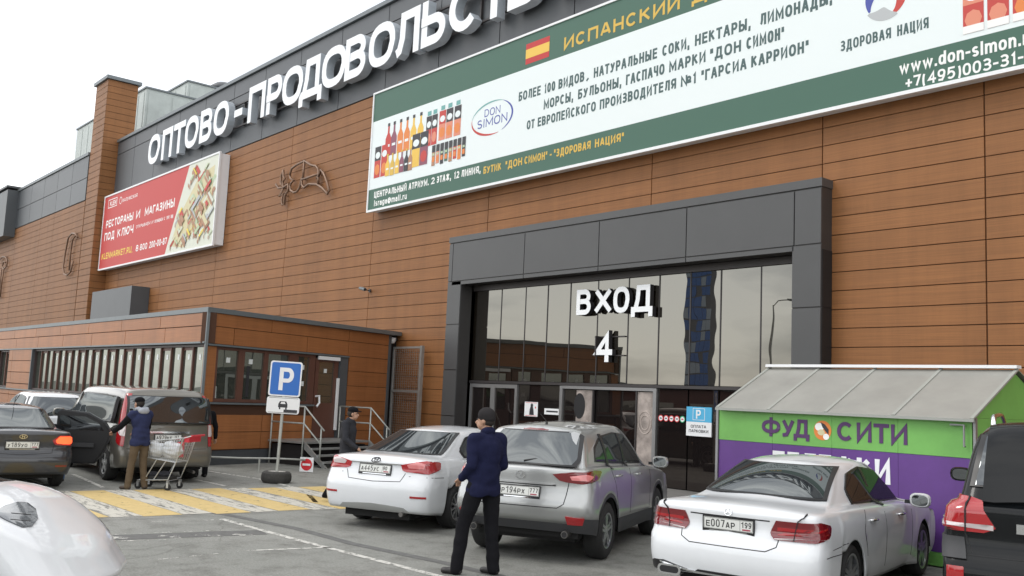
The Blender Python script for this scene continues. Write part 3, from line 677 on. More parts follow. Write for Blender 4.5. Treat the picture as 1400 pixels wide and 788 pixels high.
for i in range(8):
    x = -23.25+i*.215; c = ('brick', 'pink', 'black', 'green', 'brick', 'red', 'orange', 'black')[i]
    rect(ink(c), x-.08, x+.08, 8.88+.05*((i*3) % 2), 9.5, YB, .010); rect(ink('black'), x-.085, x+.085, 9.3, 9.52, YB, .0112); rect(ink('orange'), x-.06, x+.06, 9.0, 9.15, YB, .0114); rect(ink('ltgreen'), x-.05, x+.05, 9.2, 9.27, YB, .0115)
multi([(m_, C_[n]) for n, m_ in L_.items()], 'product_print', bb); L_ = {}
for i in range(4):
    x = -7.1+i*.42; carton(x, 8.72, .36, .95, 'red', ('pink', 'red', 'blue', 'red')[i], ('pink', 'pink', 'orange', 'pink')[i]); rect(ink('wht'), x-.18, x+.18, 8.72, 8.86, YB, .009)
multi([(m_, C_[n]) for n, m_ in L_.items()], 'product_print', bb)
def words(lst, z0, h, ink_, bold=.20, P=PB_, parent=bb, k=.003, gap=.14):
    for s, a, b in lst: q = MB(); text(q, s, a, z0, b-a, h, P, bold, 0, k, gap); q.build('printed_word', ink_, parent, recalc=False)
words([('БОЛЕЕ', -19.36, -18.47), ('100', -18.32, -17.9), ('ВИДОВ', -17.77, -16.82), (',', -16.77, -16.62), ('НАТУРАЛЬНЫЕ', -16.48, -14.4), ('СОКИ,', -14.24, -13.44), ('НЕКТАРЫ,', -13.28, -11.78), ('ЛИМОНАДЫ,', -11.55, -9.85)], 10.07, .26, C_['ink'])
words([('МОРСЫ,', -18.32, -17.2), ('БУЛЬОНЫ,', -17.02, -15.52), ('ГАСПАЧО', -15.37, -14.16), ('МАРКИ', -14.02, -12.97), ('"ДОН', -12.85, -12.02), ('СИМОН"', -11.88, -10.95)], 9.63, .26, C_['ink'])
words([('ОТ', -18.97, -18.66), ('ЕВРОПЕЙСКОГО', -18.53, -16.37), ('ПРОИЗВОДИТЕЛЯ', -16.23, -13.8), ('№1', -13.66, -13.22), ('"ГАРСИА', -13.08, -11.87), ('КАРРИОН"', -11.75, -10.37)], 9.2, .25, C_['ink'])
words([('ЦЕНТРАЛЬНЫЙ', -26.5, -24.62), ('АТРИУМ.', -24.5, -23.42), ('2', -23.3, -23.12), ('ЭТАЖ,', -23.02, -22.3), ('12', -22.15, -21.9), ('ЛИНИЯ,', -21.8, -20.9)], 8.31, .21, C_['wht'], .2)
words([('israga@mail.ru', -26.48, -24.58)], 8.03, .2, C_['wht'], .18)
words([('БУТИК', -20.76, -19.98), ('"ДОН', -19.8, -19.1), ('СИМОН"', -19.0, -18.1), ('-', -18.0, -17.93), ('"ЗДОРОВАЯ', -17.84, -16.5), ('НАЦИЯ"', -16.35, -15.38)], 8.25, .21, C_['gold'], .19)
words([('ИСПАНСКИЙ', -17.62, -13.75), ('ДВ', -13.4, -12.5)], 11.09, .34, C_['gold'], .2)
words([('ЗДОРОВАЯ', -9.66, -8.62), ('НАЦИЯ', -8.5, -7.9)], 9.02, .21, C_['ink'], .17)
words([('www.don-simon.ru', -8.46, -6.05)], 8.27, .25, C_['wht'], .17, gap=.1)
words([('+7(495)003-31-71', -8.34, -6.0)], 7.97, .22, C_['wht'], .17, gap=.1)
# oval mark
q1, q2 = MB(), MB()
def ring(mb, cx, cz, rx, rz, a0, a1, w0, w1, k, n=22, P=YB):
    for i in range(n):
        t0 = math.radians(a0+(a1-a0)*i/n); t1 = math.radians(a0+(a1-a0)*(i+1)/n); f0 = math.sin(PI*i/n); f1 = math.sin(PI*(i+1)/n)
        o0, o1 = w0+(w1-w0)*f0, w0+(w1-w0)*f1
        pts = [(cx+(rx-o0)*math.cos(t0), cz+(rz-o0)*math.sin(t0)), (cx+rx*math.cos(t0), cz+rz*math.sin(t0)), (cx+rx*math.cos(t1), cz+rz*math.sin(t1)), (cx+(rx-o1)*math.cos(t1), cz+(rz-o1)*math.sin(t1))]
        mb.quad(*[(u, P-k, v) for u, v in pts])
ring(q1, -20.5, 9.84, .93, .5, -60, 60, .01, .07, .003); ring(q2, -20.5, 9.84, .93, .5, 60, 170, .01, .05, .0032)
q3 = MB(); ring(q3, -20.5, 9.84, .93, .5, 170, 290, .01, .07, .0034)
q4 = MB(); text(q4, 'DON', -20.84, 9.92, .7, .22, PB_, .12, 0, .003); text(q4, 'SIMON', -21.15, 9.62, 1.33, .25, PB_, .13, 0, .003)
multi([(q1, C_['blue']), (q2, C_['teal']), (q3, C_['red']), (q4, C_['blue'])], 'oval_emblem', bb)
q1, q2, q3 = MB(), MB(), MB()
ring(q1, -8.72, 9.88, .42, .44, 95, 215, .04, .22, .003); ring(q2, -8.72, 9.88, .42, .44, -75, 85, .04, .22, .0032); ring(q3, -8.72, 9.86, .46, .46, 215, 300, .05, .26, .0034)
multi([(q1, C_['blue']), (q2, C_['red']), (q3, C_['grey'])], 'round_emblem', bb)
q1, q2 = MB(), MB(); rect(q1, -19.14, -18.19, 11.06, 11.64, YB, .003); rect(q2, -19.14, -18.19, 11.22, 11.48, YB, .0045)
multi([(q1, C_['flagred']), (q2, C_['yellow'])], 'printed_flag', bb)

rb = thing('billboard', 'red restaurant advertising board with an isometric floor plan, beside the tall pillar', 'billboard')
YR = 16.3
q = MB(); q.box(-54.25, -39.1, YR+.004, YF-.03, 7.95, 11.95); q.build('light_box', M['white'], rb)
fr = MB(); fr.box(-54.3, -39.05, YR-.03, YR+.06, 7.88, 7.96); fr.box(-54.3, -39.05, YR-.03, YR+.06, 11.94, 12.02); fr.box(-39.13, -39.05, YR-.029, YR+.06, 7.96, 11.94); fr.box(-54.3, -54.22, YR-.029, YR+.06, 7.96, 11.94)
fr.build('frame', M['white'], rb)
K = YR/16.55
a = MB(); a.quad(*[(x, YR, z) for x, z in ((-54.22, 7.96), (-44.6, 7.96), (-42.4, 11.94), (-54.22, 11.94))])
b = MB(); b.quad(*[(x, YR, z) for x, z in ((-44.6, 7.96), (-39.13, 7.96), (-39.13, 11.94), (-42.4, 11.94))])
L_ = {}
def iso(u, v):
    return (-42.9+u*.62+v*.42, 8.4+u*.42-v*.36)
random.seed(3)
for i in range(170):
    u, v = random.uniform(-1.5, 5.6), random.uniform(-4.2, 4.2); w, d = random.uniform(.4, 1.4), random.uniform(.1, .4)
    if random.random() < .5: w, d = d, w
    P4 = [iso(u, v), iso(u+w, v), iso(u+w, v+d), iso(u, v+d)]
    if all(-39.2 > x > -44.5+(z-7.96)*.553+.1 and 8.0 < z < 11.9 for x, z in P4):
        c = random.choice(['brick', 'pale', 'cream', 'lite', 'brick', 'ylw', 'ltgreen', 'grey', 'red']); h = .18
        ink(c).quad(*[(x, YR-.004-i*.0003, z+h) for x, z in P4 if z+h < 11.93] if all(z+h < 11.93 for x, z in P4) else [(x, YR-.004-i*.0003, z) for x, z in P4])
        ink('brick').quad((P4[0][0], YR-.0038-i*.0003, P4[0][1]), (P4[3][0], YR-.0038-i*.0003, P4[3][1]), (P4[3][0], YR-.0038-i*.0003, P4[3][1]+h*.9), (P4[0][0], YR-.0038-i*.0003, P4[0][1]+h*.9))
rm = MB(); rm.quad(*[(x, YR-.002, z) for x, z in ((-44.0, 8.3), (-42.4, 8.1), (-39.6, 9.8), (-39.5, 11.5), (-41.2, 11.2), (-43.2, 9.6))])
multi([(a, C_['bred']), (b, C_['lite']), (rm, C_['cream'])]+[(m_, C_[n]) for n, m_ in L_.items()], 'printed_face', rb)
PR = facade_place(YR)
def rw(lst, z0, h, ink_, bold=.18, gap=.14): words([(s, x0*K, x1*K) for s, x0, x1 in lst], z0, h, ink_, bold, PR, rb, .003, gap)
rw([('РЕСТОРАНЫ', -54.5, -50.2), ('И', -49.75, -49.2), ('МАГАЗИНЫ', -48.5, -44.55)], 10.18, .42, C_['wht'], .2)
rw([('ПОД', -54.6, -52.95), ('КЛЮЧ', -52.45, -50.0)], 9.48, .44, C_['wht'], .2)
rw([('8', -49.35, -49.0), ('800', -48.75, -47.75), ('200-00-87', -47.45, -45.15)], 8.45, .33, C_['wht'], .18)
rw([('KLENMARKET.RU,', -54.75, -49.85)], 8.46, .33, C_['ylw'], .18)
rw([('ОТКРЫВАЕМ', -49.6, -47.6), ('И', -47.4, -47.2), ('ОСНАЩАЕМ', -47.0, -45.9), ('С', -45.75, -45.6), ('1991', -45.45, -45.05), ('ГОДА', -44.9, -44.6)], 9.66, .16, C_['wht'], .16)
rw([('КАЛУЖСКАЯ', -52.1, -49.85)], 11.33, .2, C_['wht'], .16)
rw([('KLEN', -54.15, -53.15)], 11.37, .26, C_['wht'], .2)
q = MB()
for x0, x1, z0, z1 in ((-54.45, -53.0, 11.27, 11.31), (-54.45, -53.0, 11.71, 11.75), (-54.45, -54.4, 11.31, 11.71), (-53.05, -53.0, 11.31, 11.71)): rect(q, x0*K, x1*K, z0, z1, YR, .003)
ring(q, -52.42*K, 11.48, .2, .2, 0, 360, .04, .04, .003, P=YR); q.build('emblem', C_['wht'], rb)

# wall sculptures bent from metal tube
def tubes(name, label, Y, paths, r=.045, parent=None):
    t = thing(name, label, 'wall sculpture')
    for P in paths:
        q = MB(); q.tube([(x, Y, z) for x, z in P], r, n=8); q.build('bent_tube', M['copper'], t, smooth=True)
    q = MB()
    for P in paths: x, z = P[len(P)//2]; q.cyl((x, Y, z), (x, Y+.16, z), .02, n=6)
    q.build('fixing', M['copper'], t); return t
tubes('wall_sculpture', 'bent metal outline of a humpbacked antlered animal on the facade between the two billboards', 16.64, [
 [(-33.08, 10.1), (-33.05, 10.25), (-32.96, 10.37), (-32.58, 10.45), (-31.96, 10.5), (-31.43, 10.26), (-31.05, 10.16), (-30.87, 10.02), (-30.80, 9.78), (-30.92, 9.66)],
 [(-33.08, 10.1), (-33.0, 9.98), (-32.73, 9.86), (-32.92, 9.80), (-33.02, 9.69), (-32.93, 9.51), (-32.66, 9.38), (-32.42, 9.38), (-32.22, 9.50), (-32.17, 9.71), (-32.11, 9.86), (-32.06, 9.6), (-31.87, 9.46), (-31.51, 9.55), (-30.9, 9.45), (-30.48, 9.26), (-30.05, 8.98), (-29.94, 9.08), (-30.14, 9.42), (-30.42, 9.78), (-30.66, 9.96), (-30.85, 9.66)],
 [(-31.98, 10.48), (-32.0, 9.8)], [(-32.1, 9.8), (-30.84, 9.82)], [(-30.83, 9.8), (-30.8, 9.46)],
 [(-33.66, 10.42), (-33.8, 10.22), (-33.82, 9.95), (-33.56, 9.69), (-33.95, 9.73), (-34.2, 9.92)],
 [(-33.66, 10.42), (-33.62, 10.16), (-33.48, 10.05), (-33.64, 9.95), (-33.55, 9.69), (-33.16, 9.78), (-33.15, 9.52), (-33.38, 9.36), (-33.36, 9.0), (-33.55, 9.02), (-33.62, 9.2), (-33.55, 9.43), (-33.87, 9.38), (-33.55, 9.66)]])
tubes('wall_sculpture', 'tall C-shaped bent metal tube sculpture on the far left wing near the pillar', 15.8, [
 [(-57.0, 9.95), (-57.5, 10.22), (-58.1, 10.3), (-58.8, 10.1), (-59.1, 9.21), (-59.25, 8.4), (-58.95, 7.98), (-58.3, 7.85), (-57.7, 8.0), (-57.4, 8.6)], [(-57.4, 10.1), (-57.9, 9.9), (-58.05, 9.12), (-57.95, 8.1)]], .05)
tubes('wall_sculpture', 'bent tube sculpture with a loop on top at the left edge of the photo', 15.8, [
 [(-75.44, 10.1), (-74.6, 10.3), (-73.6, 10.2), (-73.0, 9.9), (-73.05, 9.5), (-73.8, 9.35), (-74.3, 9.6), (-74.0, 9.9), (-73.5, 9.8)], [(-73.8, 9.35), (-74.0, 8.5), (-73.95, 7.4), (-74.4, 7.35)], [(-74.4, 9.4), (-74.5, 8.4), (-74.4, 7.4)]], .05)

# security cameras and lamps
def cctv(label, x, z, s=1):
    t = thing('security_camera', label, 'camera', (x, YF-.03, z))
    q = MB(); q.cyl((0, 0, 0), (0, -.04, 0), .06, n=10); q.cyl((0, -.04, 0), (.05, -.22*s, .02), .018, n=6); q.build('bracket', M['dark_alu'], t)
    q = MB(); q.cyl((-.1, -.24*s, .06), (.25*s, -.3*s, -.02), .05, .055, n=12); q.build('housing', M['cap'], t)
    q = MB(); q.cyl((.25*s, -.3*s, -.02), (.27*s, -.303*s, -.025), .045, n=12); q.build('lens', M['black'], t)
cctv('small camera on the wood facade left of the dark portal', -26.98, 5.3, 1.4)
t = thing('wall_lamp', 'small round lamp on the facade just above the steel mesh gate', 'lamp', (-25.2, YF-.03, 3.66))
q = MB(); q.cyl((0, 0, 0), (0, -.15, 0), .03, n=8); q.build('bracket', M['dark_alu'], t); q = MB(); q.lathe([(.0, -.16), (.09, -.14), (.13, -.05), (.13, .03), (.0, .05)], (0, -.2, 0), n=14); q.build('lamp_head', M['white'], t, smooth=True)

# steel mesh gate between annex and portal
gt = thing('mesh_gate', 'tall galvanised steel mesh gate standing between the annex and the portal', 'gate')
YGt = 16.55; GX0, GX1 = -25.0, -23.45
q = MB()
for x in (GX1-.05,): q.box(x-.05, x+.05, YGt-.05, YGt+.05, .12, 3.42)
q.build('post', M['steel'], gt)
q = MB(); q.box(GX0+.03, GX1-.1, YGt-.03, YGt+.03, 3.34, 3.4); q.build('top_rail', M['steel'], gt)
q = MB(); q.box(GX0+.03, GX1-.1, YGt-.03, YGt+.03, 2.0, 2.08); q.build('middle_rail', M['steel'], gt)
q = MB(); q.box(GX0+.03, GX1-.1, YGt-.03, YGt+.03, .2, .28); q.box(GX0-.03, GX0+.03, YGt-.03, YGt+.03, .12, 3.4); q.build('frame', M['steel'], gt)
q = MB()
for i in range(1, 13): x = GX0+(GX1-GX0-.1)*i/13; q.box(x-.0035, x+.0035, YGt-.004, YGt+.004, .28, 3.34)
for i in range(1, 42): z = .28+i*.0735; q.box(GX0+.03, GX1-.1, YGt-.007, YGt+.001, z-.003, z+.003)
o = q.build('wire_mesh', M['steel'], gt); o['kind'] = 'stuff'

# ------------------------------------------------------------------ rooftop equipment
def unit(label, x0, x1, y0, y1, z0, z1, cat='air handling unit', dome=None, slope=0):
    t = thing('rooftop_unit', label, cat, ((x0+x1)/2, (y0+y1)/2, z0), group='air handling units on the roof'); w, d, h = (x1-x0)/2, (y1-y0)/2, z1-z0
    q = MB(); q.box(-w, w, -d, d, 0, h); q.build('casing', M['unit'], t)
    q = MB(); q.box(-w-.08, w+.08, -d-.08, d+.08, h+.003, h+.1); q.build('lid', M['cap'], t)
    n = max(2, int(2*w/1.4))
    for i in range(n):
        q = MB(); a = -w+.15+i*(2*w-.3)/n; q.box(a, a+(2*w-.3)/n-.12, -d-.03, -d-.003, .2, h-.2); q.build('side_panel', M['unit'], t)
    n = max(2, int(2*d/1.4))
    for i in range(n):
        q = MB(); a = -d+.15+i*(2*d-.3)/n; q.box(w+.003, w+.03, a, a+(2*d-.3)/n-.12, .2, h-.2); q.build('side_panel', M['unit'], t)
    if dome:
        q = MB(); q.lathe([(0, .55), (.5, .5), (.9, .2), (.95, 0), (.6, -.05), (.6, -.2)], (dome, 0, h+.25), n=20); q.build('fan_cowl', M['fascia'], t, smooth=True)
    return t
for z in (15.15,):
    q = MB(); q.box(-82, 13, 17.9, 59, 14.9, 15.1); q.build('roof_deck', M['cap'], bld)
unit('large grey sheet-metal unit on the roof immediately right of the pillar', -59.6, -57.3, 19, 25.2, 15.2, 19.6)
unit('long grey roof unit with a dark round fan cowl, behind the large unit', -62.4, -58.7, 22, 27.5, 15.2, 21.1, dome=.9)
unit('pale grey unit on the far wing roof, left of the pillar', -74.8, -66, 20, 24, 14.95, 20.5)

# ------------------------------------------------------------------ annex
ax = thing('annex', 'single-storey wood-clad annex with a long window strip in front of the hall', 'building')
AY = 9.48; A0 = Vector((-22.66, 9.48, 0)); DV = Vector((-.3249, .9458, 0)); NV = Vector((.9458, .3249, 0)); AL = 7.3
UZ = Vector((0, 0, 1)); EX = Vector((1, 0, 0)); EY = Vector((0, 1, 0))
B0 = A0+DV*AL
AZ = [.38+.435*k for k in range(9)]
AZ[8] = 3.76
WX0, WX1, WZ0, WZ1 = -38.4, -22.86, 1.5, 2.97
# core: floor plan polygon inset behind the cladding, with windows recessed into it
core = MB()
core.prism([(-60, AY+.25, .05), (A0.x-.32, AY+.25, .05), (B0.x-.25, YF, .05), (-60, YF, .05)], (0, 0, 3.7)); core.build('core', M['interior'], ax)
pl = MB(); pl.prism([(-60, AY+.05, 0), (A0.x-.06, AY+.05, 0), (B0.x-.06, YF-.05, 0), (-60, YF-.05, 0)], (0, 0, .36))
M['plinth'] = mat('dark_plinth', (.055, .06, .065), .7, noise=.15, nscale=3); pl.build('plinth', M['plinth'], ax)
def back(a, b, c, d): q = MB(); q.box(a, b, AY+.03, AY+.24, c, d); return q
bk = MB(); bk.box(-60, -43.6, AY+.03, AY+.24, .36, 3.76); bk.box(-43.6, A0.x-.02, AY+.03, AY+.24, .36, 1.44); bk.box(-43.6, A0.x-.02, AY+.03, AY+.24, 3.0, 3.76); bk.box(-41.9, -38.45, AY+.03, AY+.24, 1.44, 3.0)
bk.build('backing', M['backing'], ax)
def plankA(a, b, c, d): panel(b-a-.02, d-c-.016, 'wood_plank', M['wood_dark'], a+.01, AY+.03, c+.008, ax, th=.03)
edges = [-56, -50, -47.5, -44.4, -41.3, -38.2, -35.1, -32.0, -28.9, -25.8, A0.x-.05]
for k in range(8):
    c, d = AZ[k], AZ[k+1]
    for i in range(len(edges)-1):
        a, b = edges[i]+(.4 if k in (6,) else 0), edges[i+1]+(.4 if k == 6 and i < len(edges)-2 else 0)
        if c > 1.4 and d < 3.05:
            for lo, hi in ((-60, -43.6), (-41.85, -38.5)):
                p, q_ = max(a, lo), min(b, hi)
                if q_-p > .15: plankA(p, q_, max(c, 1.69 if c > 1.2 else c), d)
        elif d > 1.4 and c < 1.4:
            plankA(a, b, c, 1.43)
        elif a > -57: plankA(a, b, c, d)
for p, q_ in ((-41.85, -38.5), (-49.9, -43.65)): plankA(p, q_, 1.44, 1.68)
M['aglass'] = mirror_mat('annex_window_glass', (.034, .038, .032), (.21, .22, .205), .012, .10, .8)
M['wframe'] = mat('brown_window_frame', (.115, .05, .035), .5, noise=.1)
M['wframe2'] = mat('dark_brown_frame', (.05, .032, .03), .5, noise=.1)
M['stick'] = mat('paper_sticker', (.72, .75, .74), .6)
def window_strip(x0, x1, n):
    w = thing_part = bpy.data.objects.new('window_strip', None); COL.objects.link(w); w.parent = ax
    q = MB(); q.box(x0, x1, AY+.08, AY+.2, WZ0, WZ0+.06); q.box(x0, x1, AY+.08, AY+.2, WZ1-.06, WZ1); q.box(x0, x0+.08, AY+.08, AY+.2, WZ0+.06, WZ1-.06); q.box(x1-.08, x1, AY+.08, AY+.2, WZ0+.06, WZ1-.06)
    q.build('window_frame', M['wframe2'], w)
    p = (x1-x0-.16)/n
    for i in range(n):
        a = x0+.08+i*p
        q = MB(); q.box(a+.03, a+p-.03, AY+.155, AY+.165, WZ0+.06, WZ1-.06); o = q.build('window_pane', M['aglass'], w); 
        if i % 2: q = MB(); q.box(a+.03, a+p-.03, AY+.145, AY+.185, WZ1-.14, WZ1-.061); q.build('vent_rail', M['wframe'], w)
        q = MB(); q.box(a+p-.03, a+p+.03, AY+.10, AY+.19, WZ0+.061, WZ1-.061)
        if i < n-1: q.build('mullion', M['wframe'], w)
        if i > 2:
            q = MB(); s = random.uniform(-.05, .05); q.box(a+p*.45+s, a+p*.45+s+.12, AY+.148, AY+.153, WZ1-.38, WZ1-.24); q.build('paper_sticker', M['stick'], w)
window_strip(WX0, WX1, 21); window_strip(-43.55, -41.95, 2)
fl = MB(); fl.box(-43.6, A0.x-.03, AY-.06, AY+.08, 1.44, 1.49); fl.build('window_sill', M['cap'], ax)
fl = MB(); fl.box(-60, A0.x-.03, AY-.03, AY+.08, 2.985, 3.03); fl.build('window_flashing', M['cap'], ax)
fl = MB(); fl.box(WX0-.08, WX0, AY-.02, AY+.2, 1.49, 2.98); fl.build('window_jamb', M['fascia'], ax)
# entrance wall, in its own frame: s along, n outward, z up
def ob(mb, s0, s1, n0, n1, z0, z1): mb.obox(A0, DV, NV, UZ, s0, s1, n0, n1, z0, z1); return mb
def opart(name, m_, s0, s1, n0, n1, z0, z1, parent=None): q = MB(); ob(q, s0, s1, n0, n1, z0, z1); return q.build(name, m_, parent or ax)
WS1 = 5.38
opart('backing', M['backing'], .02, AL, -.22, -.03, 2.99, 3.76); opart('backing', M['backing'], .02, 4.02, -.22, -.03, .36, 1.5); opart('backing', M['backing'], WS1, AL, -.22, -.03, .36, 2.99)
opart('backing', M['backing'], 4.02, WS1, -.22, -.03, .36, .6)
for k in range(8):
    c, d = AZ[k], AZ[k+1]
    if c > 2.9: segs = [(.06, 2.2), (2.2, 5.36), (5.36, AL-.02)] if k == 7 else [(.06, .9), (.9, 3.6), (3.6, 5.36), (5.36, AL-.02)]
    elif d > 1.6: segs = [(WS1+.04, AL-.02)]
    else: segs = [(.06, 2.08), (2.08, 4.0), (WS1+.04, AL-.02)]
    for a, b in segs:
        o = opart('wood_plank', M['wood_dark'], a+.01, b-.01, -.03, 0, c+.008, min(d, 1.5 if (d > 1.4 and c < 1.4 and b < 4.1) else 9)-.008)
for a, b, c, d in ((.06, 2.08, 1.26, 1.5), (2.08, 4.0, 1.26, 1.5)): pass
opart('window_sill', M['cap'], .06, 4.0, -.05, .06, 1.505, 1.55); opart('window_flashing', M['cap'], .06, WS1, -.08, .04, 2.94, 2.985)
opart('corner_post', M['wood_dark'], .06, .38, -.12, -.02, 1.56, 2.93)
W2 = bpy.data.objects.new('window_group', None); COL.objects.link(W2); W2.parent = ax
fr = MB()
for a, b in ((.38, .46), (1.16, 1.36), (2.06, 2.2), (2.98, 3.34), (3.8, 4.02)): ob(fr, a, b, -.14, -.04, 1.56, 2.93)
for a, b in ((.46, 1.16), (1.36, 2.06), (2.2, 2.98), (3.34, 3.8)): ob(fr, a, b, -.139, -.045, 1.56, 1.64); ob(fr, a, b, -.139, -.045, 2.86, 2.93)
fr.build('window_frame', M['wframe'], W2)
for a, b in ((.46, 1.16), (1.36, 2.06), (2.2, 2.98), (3.34, 3.8)): opart('window_pane', M['aglass'], a, b, -.1, -.09, 1.64, 2.86, W2)
for s, z in ((.78, 2.55), (1.55, 2.55), (2.45, 2.5), (3.5, 2.5), (3.52, 2.05)): opart('paper_sticker', M['stick'], s, s+.13, -.088, -.083, z, z+.13, W2)
opart('hanging_strap', M['print_dark'], 1.5, 1.6, -.087, -.082, 1.7, 2.5, W2)
# door
dfr = opart('door_leaf', M['wframe'], 4.06, 5.02, -.12, -.05, .62, 1.6, ax)
q = MB(); ob(q, 4.06, 4.2, -.12, -.05, 1.6, 2.86); ob(q, 4.86, 5.02, -.12, -.05, 1.6, 2.86); ob(q, 4.2, 4.86, -.12, -.05, 2.76, 2.86); q.build('door_stile', M['wframe'], dfr)
opart('door_pane', M['aglass'], 4.2, 4.86, -.1, -.09, 1.6, 2.76, dfr)
opart('door_canopy_trim', M['white'], 4.1, 5.0, -.03, .03, 2.82, 2.92, ax)
opart('door_edge_trim', M['white'], 4.96, 5.03, -.04, .02, .84, 2.32, ax)
opart('door_jamb', M['fascia'], 5.06, WS1, -.16, -.0, .6, 2.94, ax)
opart('door_notice', M['stick'], 4.45, 4.57, -.088, -.083, 2.45, 2.57, dfr)
q = MB(); P = lambda s, n, z: tuple(A0+DV*s+NV*n+UZ*z)
q.tube([P(4.14, -.05, 1.78), P(4.14, .08, 1.8), P(4.14, .1, 1.6), P(4.05, .09, 1.5)], .03, n=8); q.build('door_handle', M['white'], dfr)
# roof
rf = MB(); rf.prism([(-60, AY-.02, 3.7605), (A0.x+.03, AY-.02, 3.7605), (B0.x+.05, YF-.02, 3.7605), (-60, YF-.02, 3.7605)], (0, 0, .12)); rf.build('roof', M['cap'], ax)
q = MB(); q.box(A0.x-.035, A0.x+.02, AY-.015, AY+.05, .36, 3.755); q.build('corner_trim', M['cap'], ax)
opart('corner_trim', M['fascia'], AL-.05, AL+.05, -.05, .03, .36, 3.755)

# ------------------------------------------------------------------ steps up to the annex door
st = thing('entrance_steps', 'galvanised steel landing with steps and handrails at the annex door', 'stairs')
LZ = .62; S0, S1 = 2.35, 5.0
q = MB(); ob(q, S0, S1, .0, 1.3, LZ-.05, LZ); 
q.build('landing', M['steel'], st)
for k in range(3):
    z = LZ-.155*(k+1); q = MB(); ob(q, S0+.02, S1-.02, 1.3+.23*k, 1.55+.23*k, z-.04, z); q.build('tread', M['steel'], st)
for s in (S0-.02, S1-.04):
    q = MB(); q.prism([P(s, 1.3, LZ), P(s, 1.3, LZ-.18), P(s, 1.95, 0), P(s, 2.1, 0)], DV*.05); q.build('stringer', M['steel'], st)
def rail(s, far=False):
    t = bpy.data.objects.new('handrail', None); COL.objects.link(t); t.parent = st
    def tb(name, pts, r=.022): q = MB(); q.tube([P(s, n, z) for n, z in pts], r, n=8); q.build(name, M['pipe'], t, smooth=True)
    tb('post', [(.12, 0), (.12, LZ+.9)]); tb('post', [(1.25, 0), (1.25, LZ+.9)]); tb('post', [(1.85, .15), (1.85, LZ+.38)])
    tb('top_rail', [(.12, LZ+.9), (1.25, LZ+.9), (1.95, LZ+.32)]); tb('middle_rail', [(.12, LZ+.47), (1.25, LZ+.47), (1.85, LZ-.02)])
rail(S0-.03); rail(S1+.02)
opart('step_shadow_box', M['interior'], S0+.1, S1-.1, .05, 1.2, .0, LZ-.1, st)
# low pipe barrier along the annex
lb = thing('pipe_barrier', 'low grey pipe barrier running along the foot of the annex wall', 'barrier')
q = MB(); q.tube([(-22.0, 9.0, .33), (-21.3, 9.15, .33), (-21.0, 9.9, .32), (-20.95, 10.7, .31), (-20.6, 11.3, .3)], .022, n=8); q.build('rail', M['pipe'], lb, smooth=True)
for x, y in ((-21.3, 9.15), (-20.97, 10.3)): q = MB(); q.cyl((x, y, 0), (x, y, .33), .022, n=8); q.build('post', M['pipe'], lb)
def noentry():
    t = thing('no_entry_sign', 'small square no-entry sign low down by the annex steps', 'sign', (-20.6, 11.35, 0), math.radians(38))
    q = MB(); q.cyl((0, 0, 0), (0, 0, .3), .02, n=8); q.build('stake', M['pipe'], t)
    q = MB(); q.box(-.17, .17, -.03, -.01, .02, .36); q.build('sign_plate', M['white'], t)
    q = MB(); q.lathe([(0, .004), (.14, .004), (.14, 0)], (0, -.03, .19), (0, -1, 0), n=24); d = q.build('red_disc', M['red'], t)
    q = MB(); q.box(-.1, .1, -.038, -.035, .165, .215); q.build('white_bar', M['white'], t)
noentry()

# ------------------------------------------------------------------ parking sign in a concrete-filled tyre
pk = thing('parking_sign', 'blue parking sign on a pole set in a concrete-filled tyre', 'sign', (-18.59, 9.54, 0), math.atan2(-18.59, -9.54)+PI+math.radians(0))
pk.rotation_euler = (0, math.radians(1.2), -math.atan2(-18.59, 9.54)+0)
# local: -y faces the camera
q = MB(); q.cyl((0, 0, .1), (0, 0, 1.85), .033, n=12); q.build('pole', M['pipe'], pk, smooth='auto')
q = MB(); q.lathe([(.14, .0), (.27, .0), (.31, .05), (.315, .13), (.30, .2), (.26, .235), (.2, .24), (.17, .2), (.16, .1)], n=32, closed=True); ty = q.build('tyre', M['rubber_old'], pk, smooth='auto')
q = MB(); q.lathe([(0, .21), (.1, .225), (.25, .236), (.25, .2)], n=28); q.build('concrete_fill', M['concrete'], pk)
def rrect(w, h, r, cx=0, cz=0, n=4):
    pts = []
    for sx, sz, a in ((1, 1, 0), (-1, 1, 90), (-1, -1, 180), (1, -1, 270)):
        pts += [(cx+sx*(w/2-r)+r*math.cos(math.radians(a+90*i/n)), cz+sz*(h/2-r)+r*math.sin(math.radians(a+90*i/n))) for i in range(n+1)]
    return pts
PS = lambda u, v, d: (u, -.045-d, v)
q = MB(); ngon(q, rrect(.66, .74, .05, 0, 2.175), PS, -.02, 0); q.build('sign_plate', M['white'], pk)
q = MB(); ngon(q, rrect(.60, .68, .04, 0, 2.175), PS, 0, .003); q.build('blue_field', M['blue'], pk)
q = MB(); strokes(q, 'Р', -.13, 1.93, .3, .48, .085, PS, 0, .006); q.build('letter', M['white'], pk)
q = MB(); ngon(q, rrect(.68, .35, .05, 0, 1.615), PS, -.02, 0); q.build('sign_plate', M['white'], pk)
q = MB(); ngon(q, rrect(.65, .32, .04, 0, 1.615), PS, 0, .002); ngon(q, rrect(.63, .30, .035, 0, 1.615), PS, 0, .0025)
o = q.build('border_line', M['white'], pk)
q = MB(); ngon(q, [(-.1, 1.57), (.09, 1.57), (.09, 1.64), (.06, 1.70), (-.07, 1.70), (-.1, 1.64)], PS, 0, .005); ngon(q, [(-.08, 1.53), (-.05, 1.53), (-.05, 1.57), (-.08, 1.57)], PS, 0, .005); ngon(q, [(.05, 1.53), (.08, 1.53), (.08, 1.57), (.05, 1.57)], PS, 0, .005)
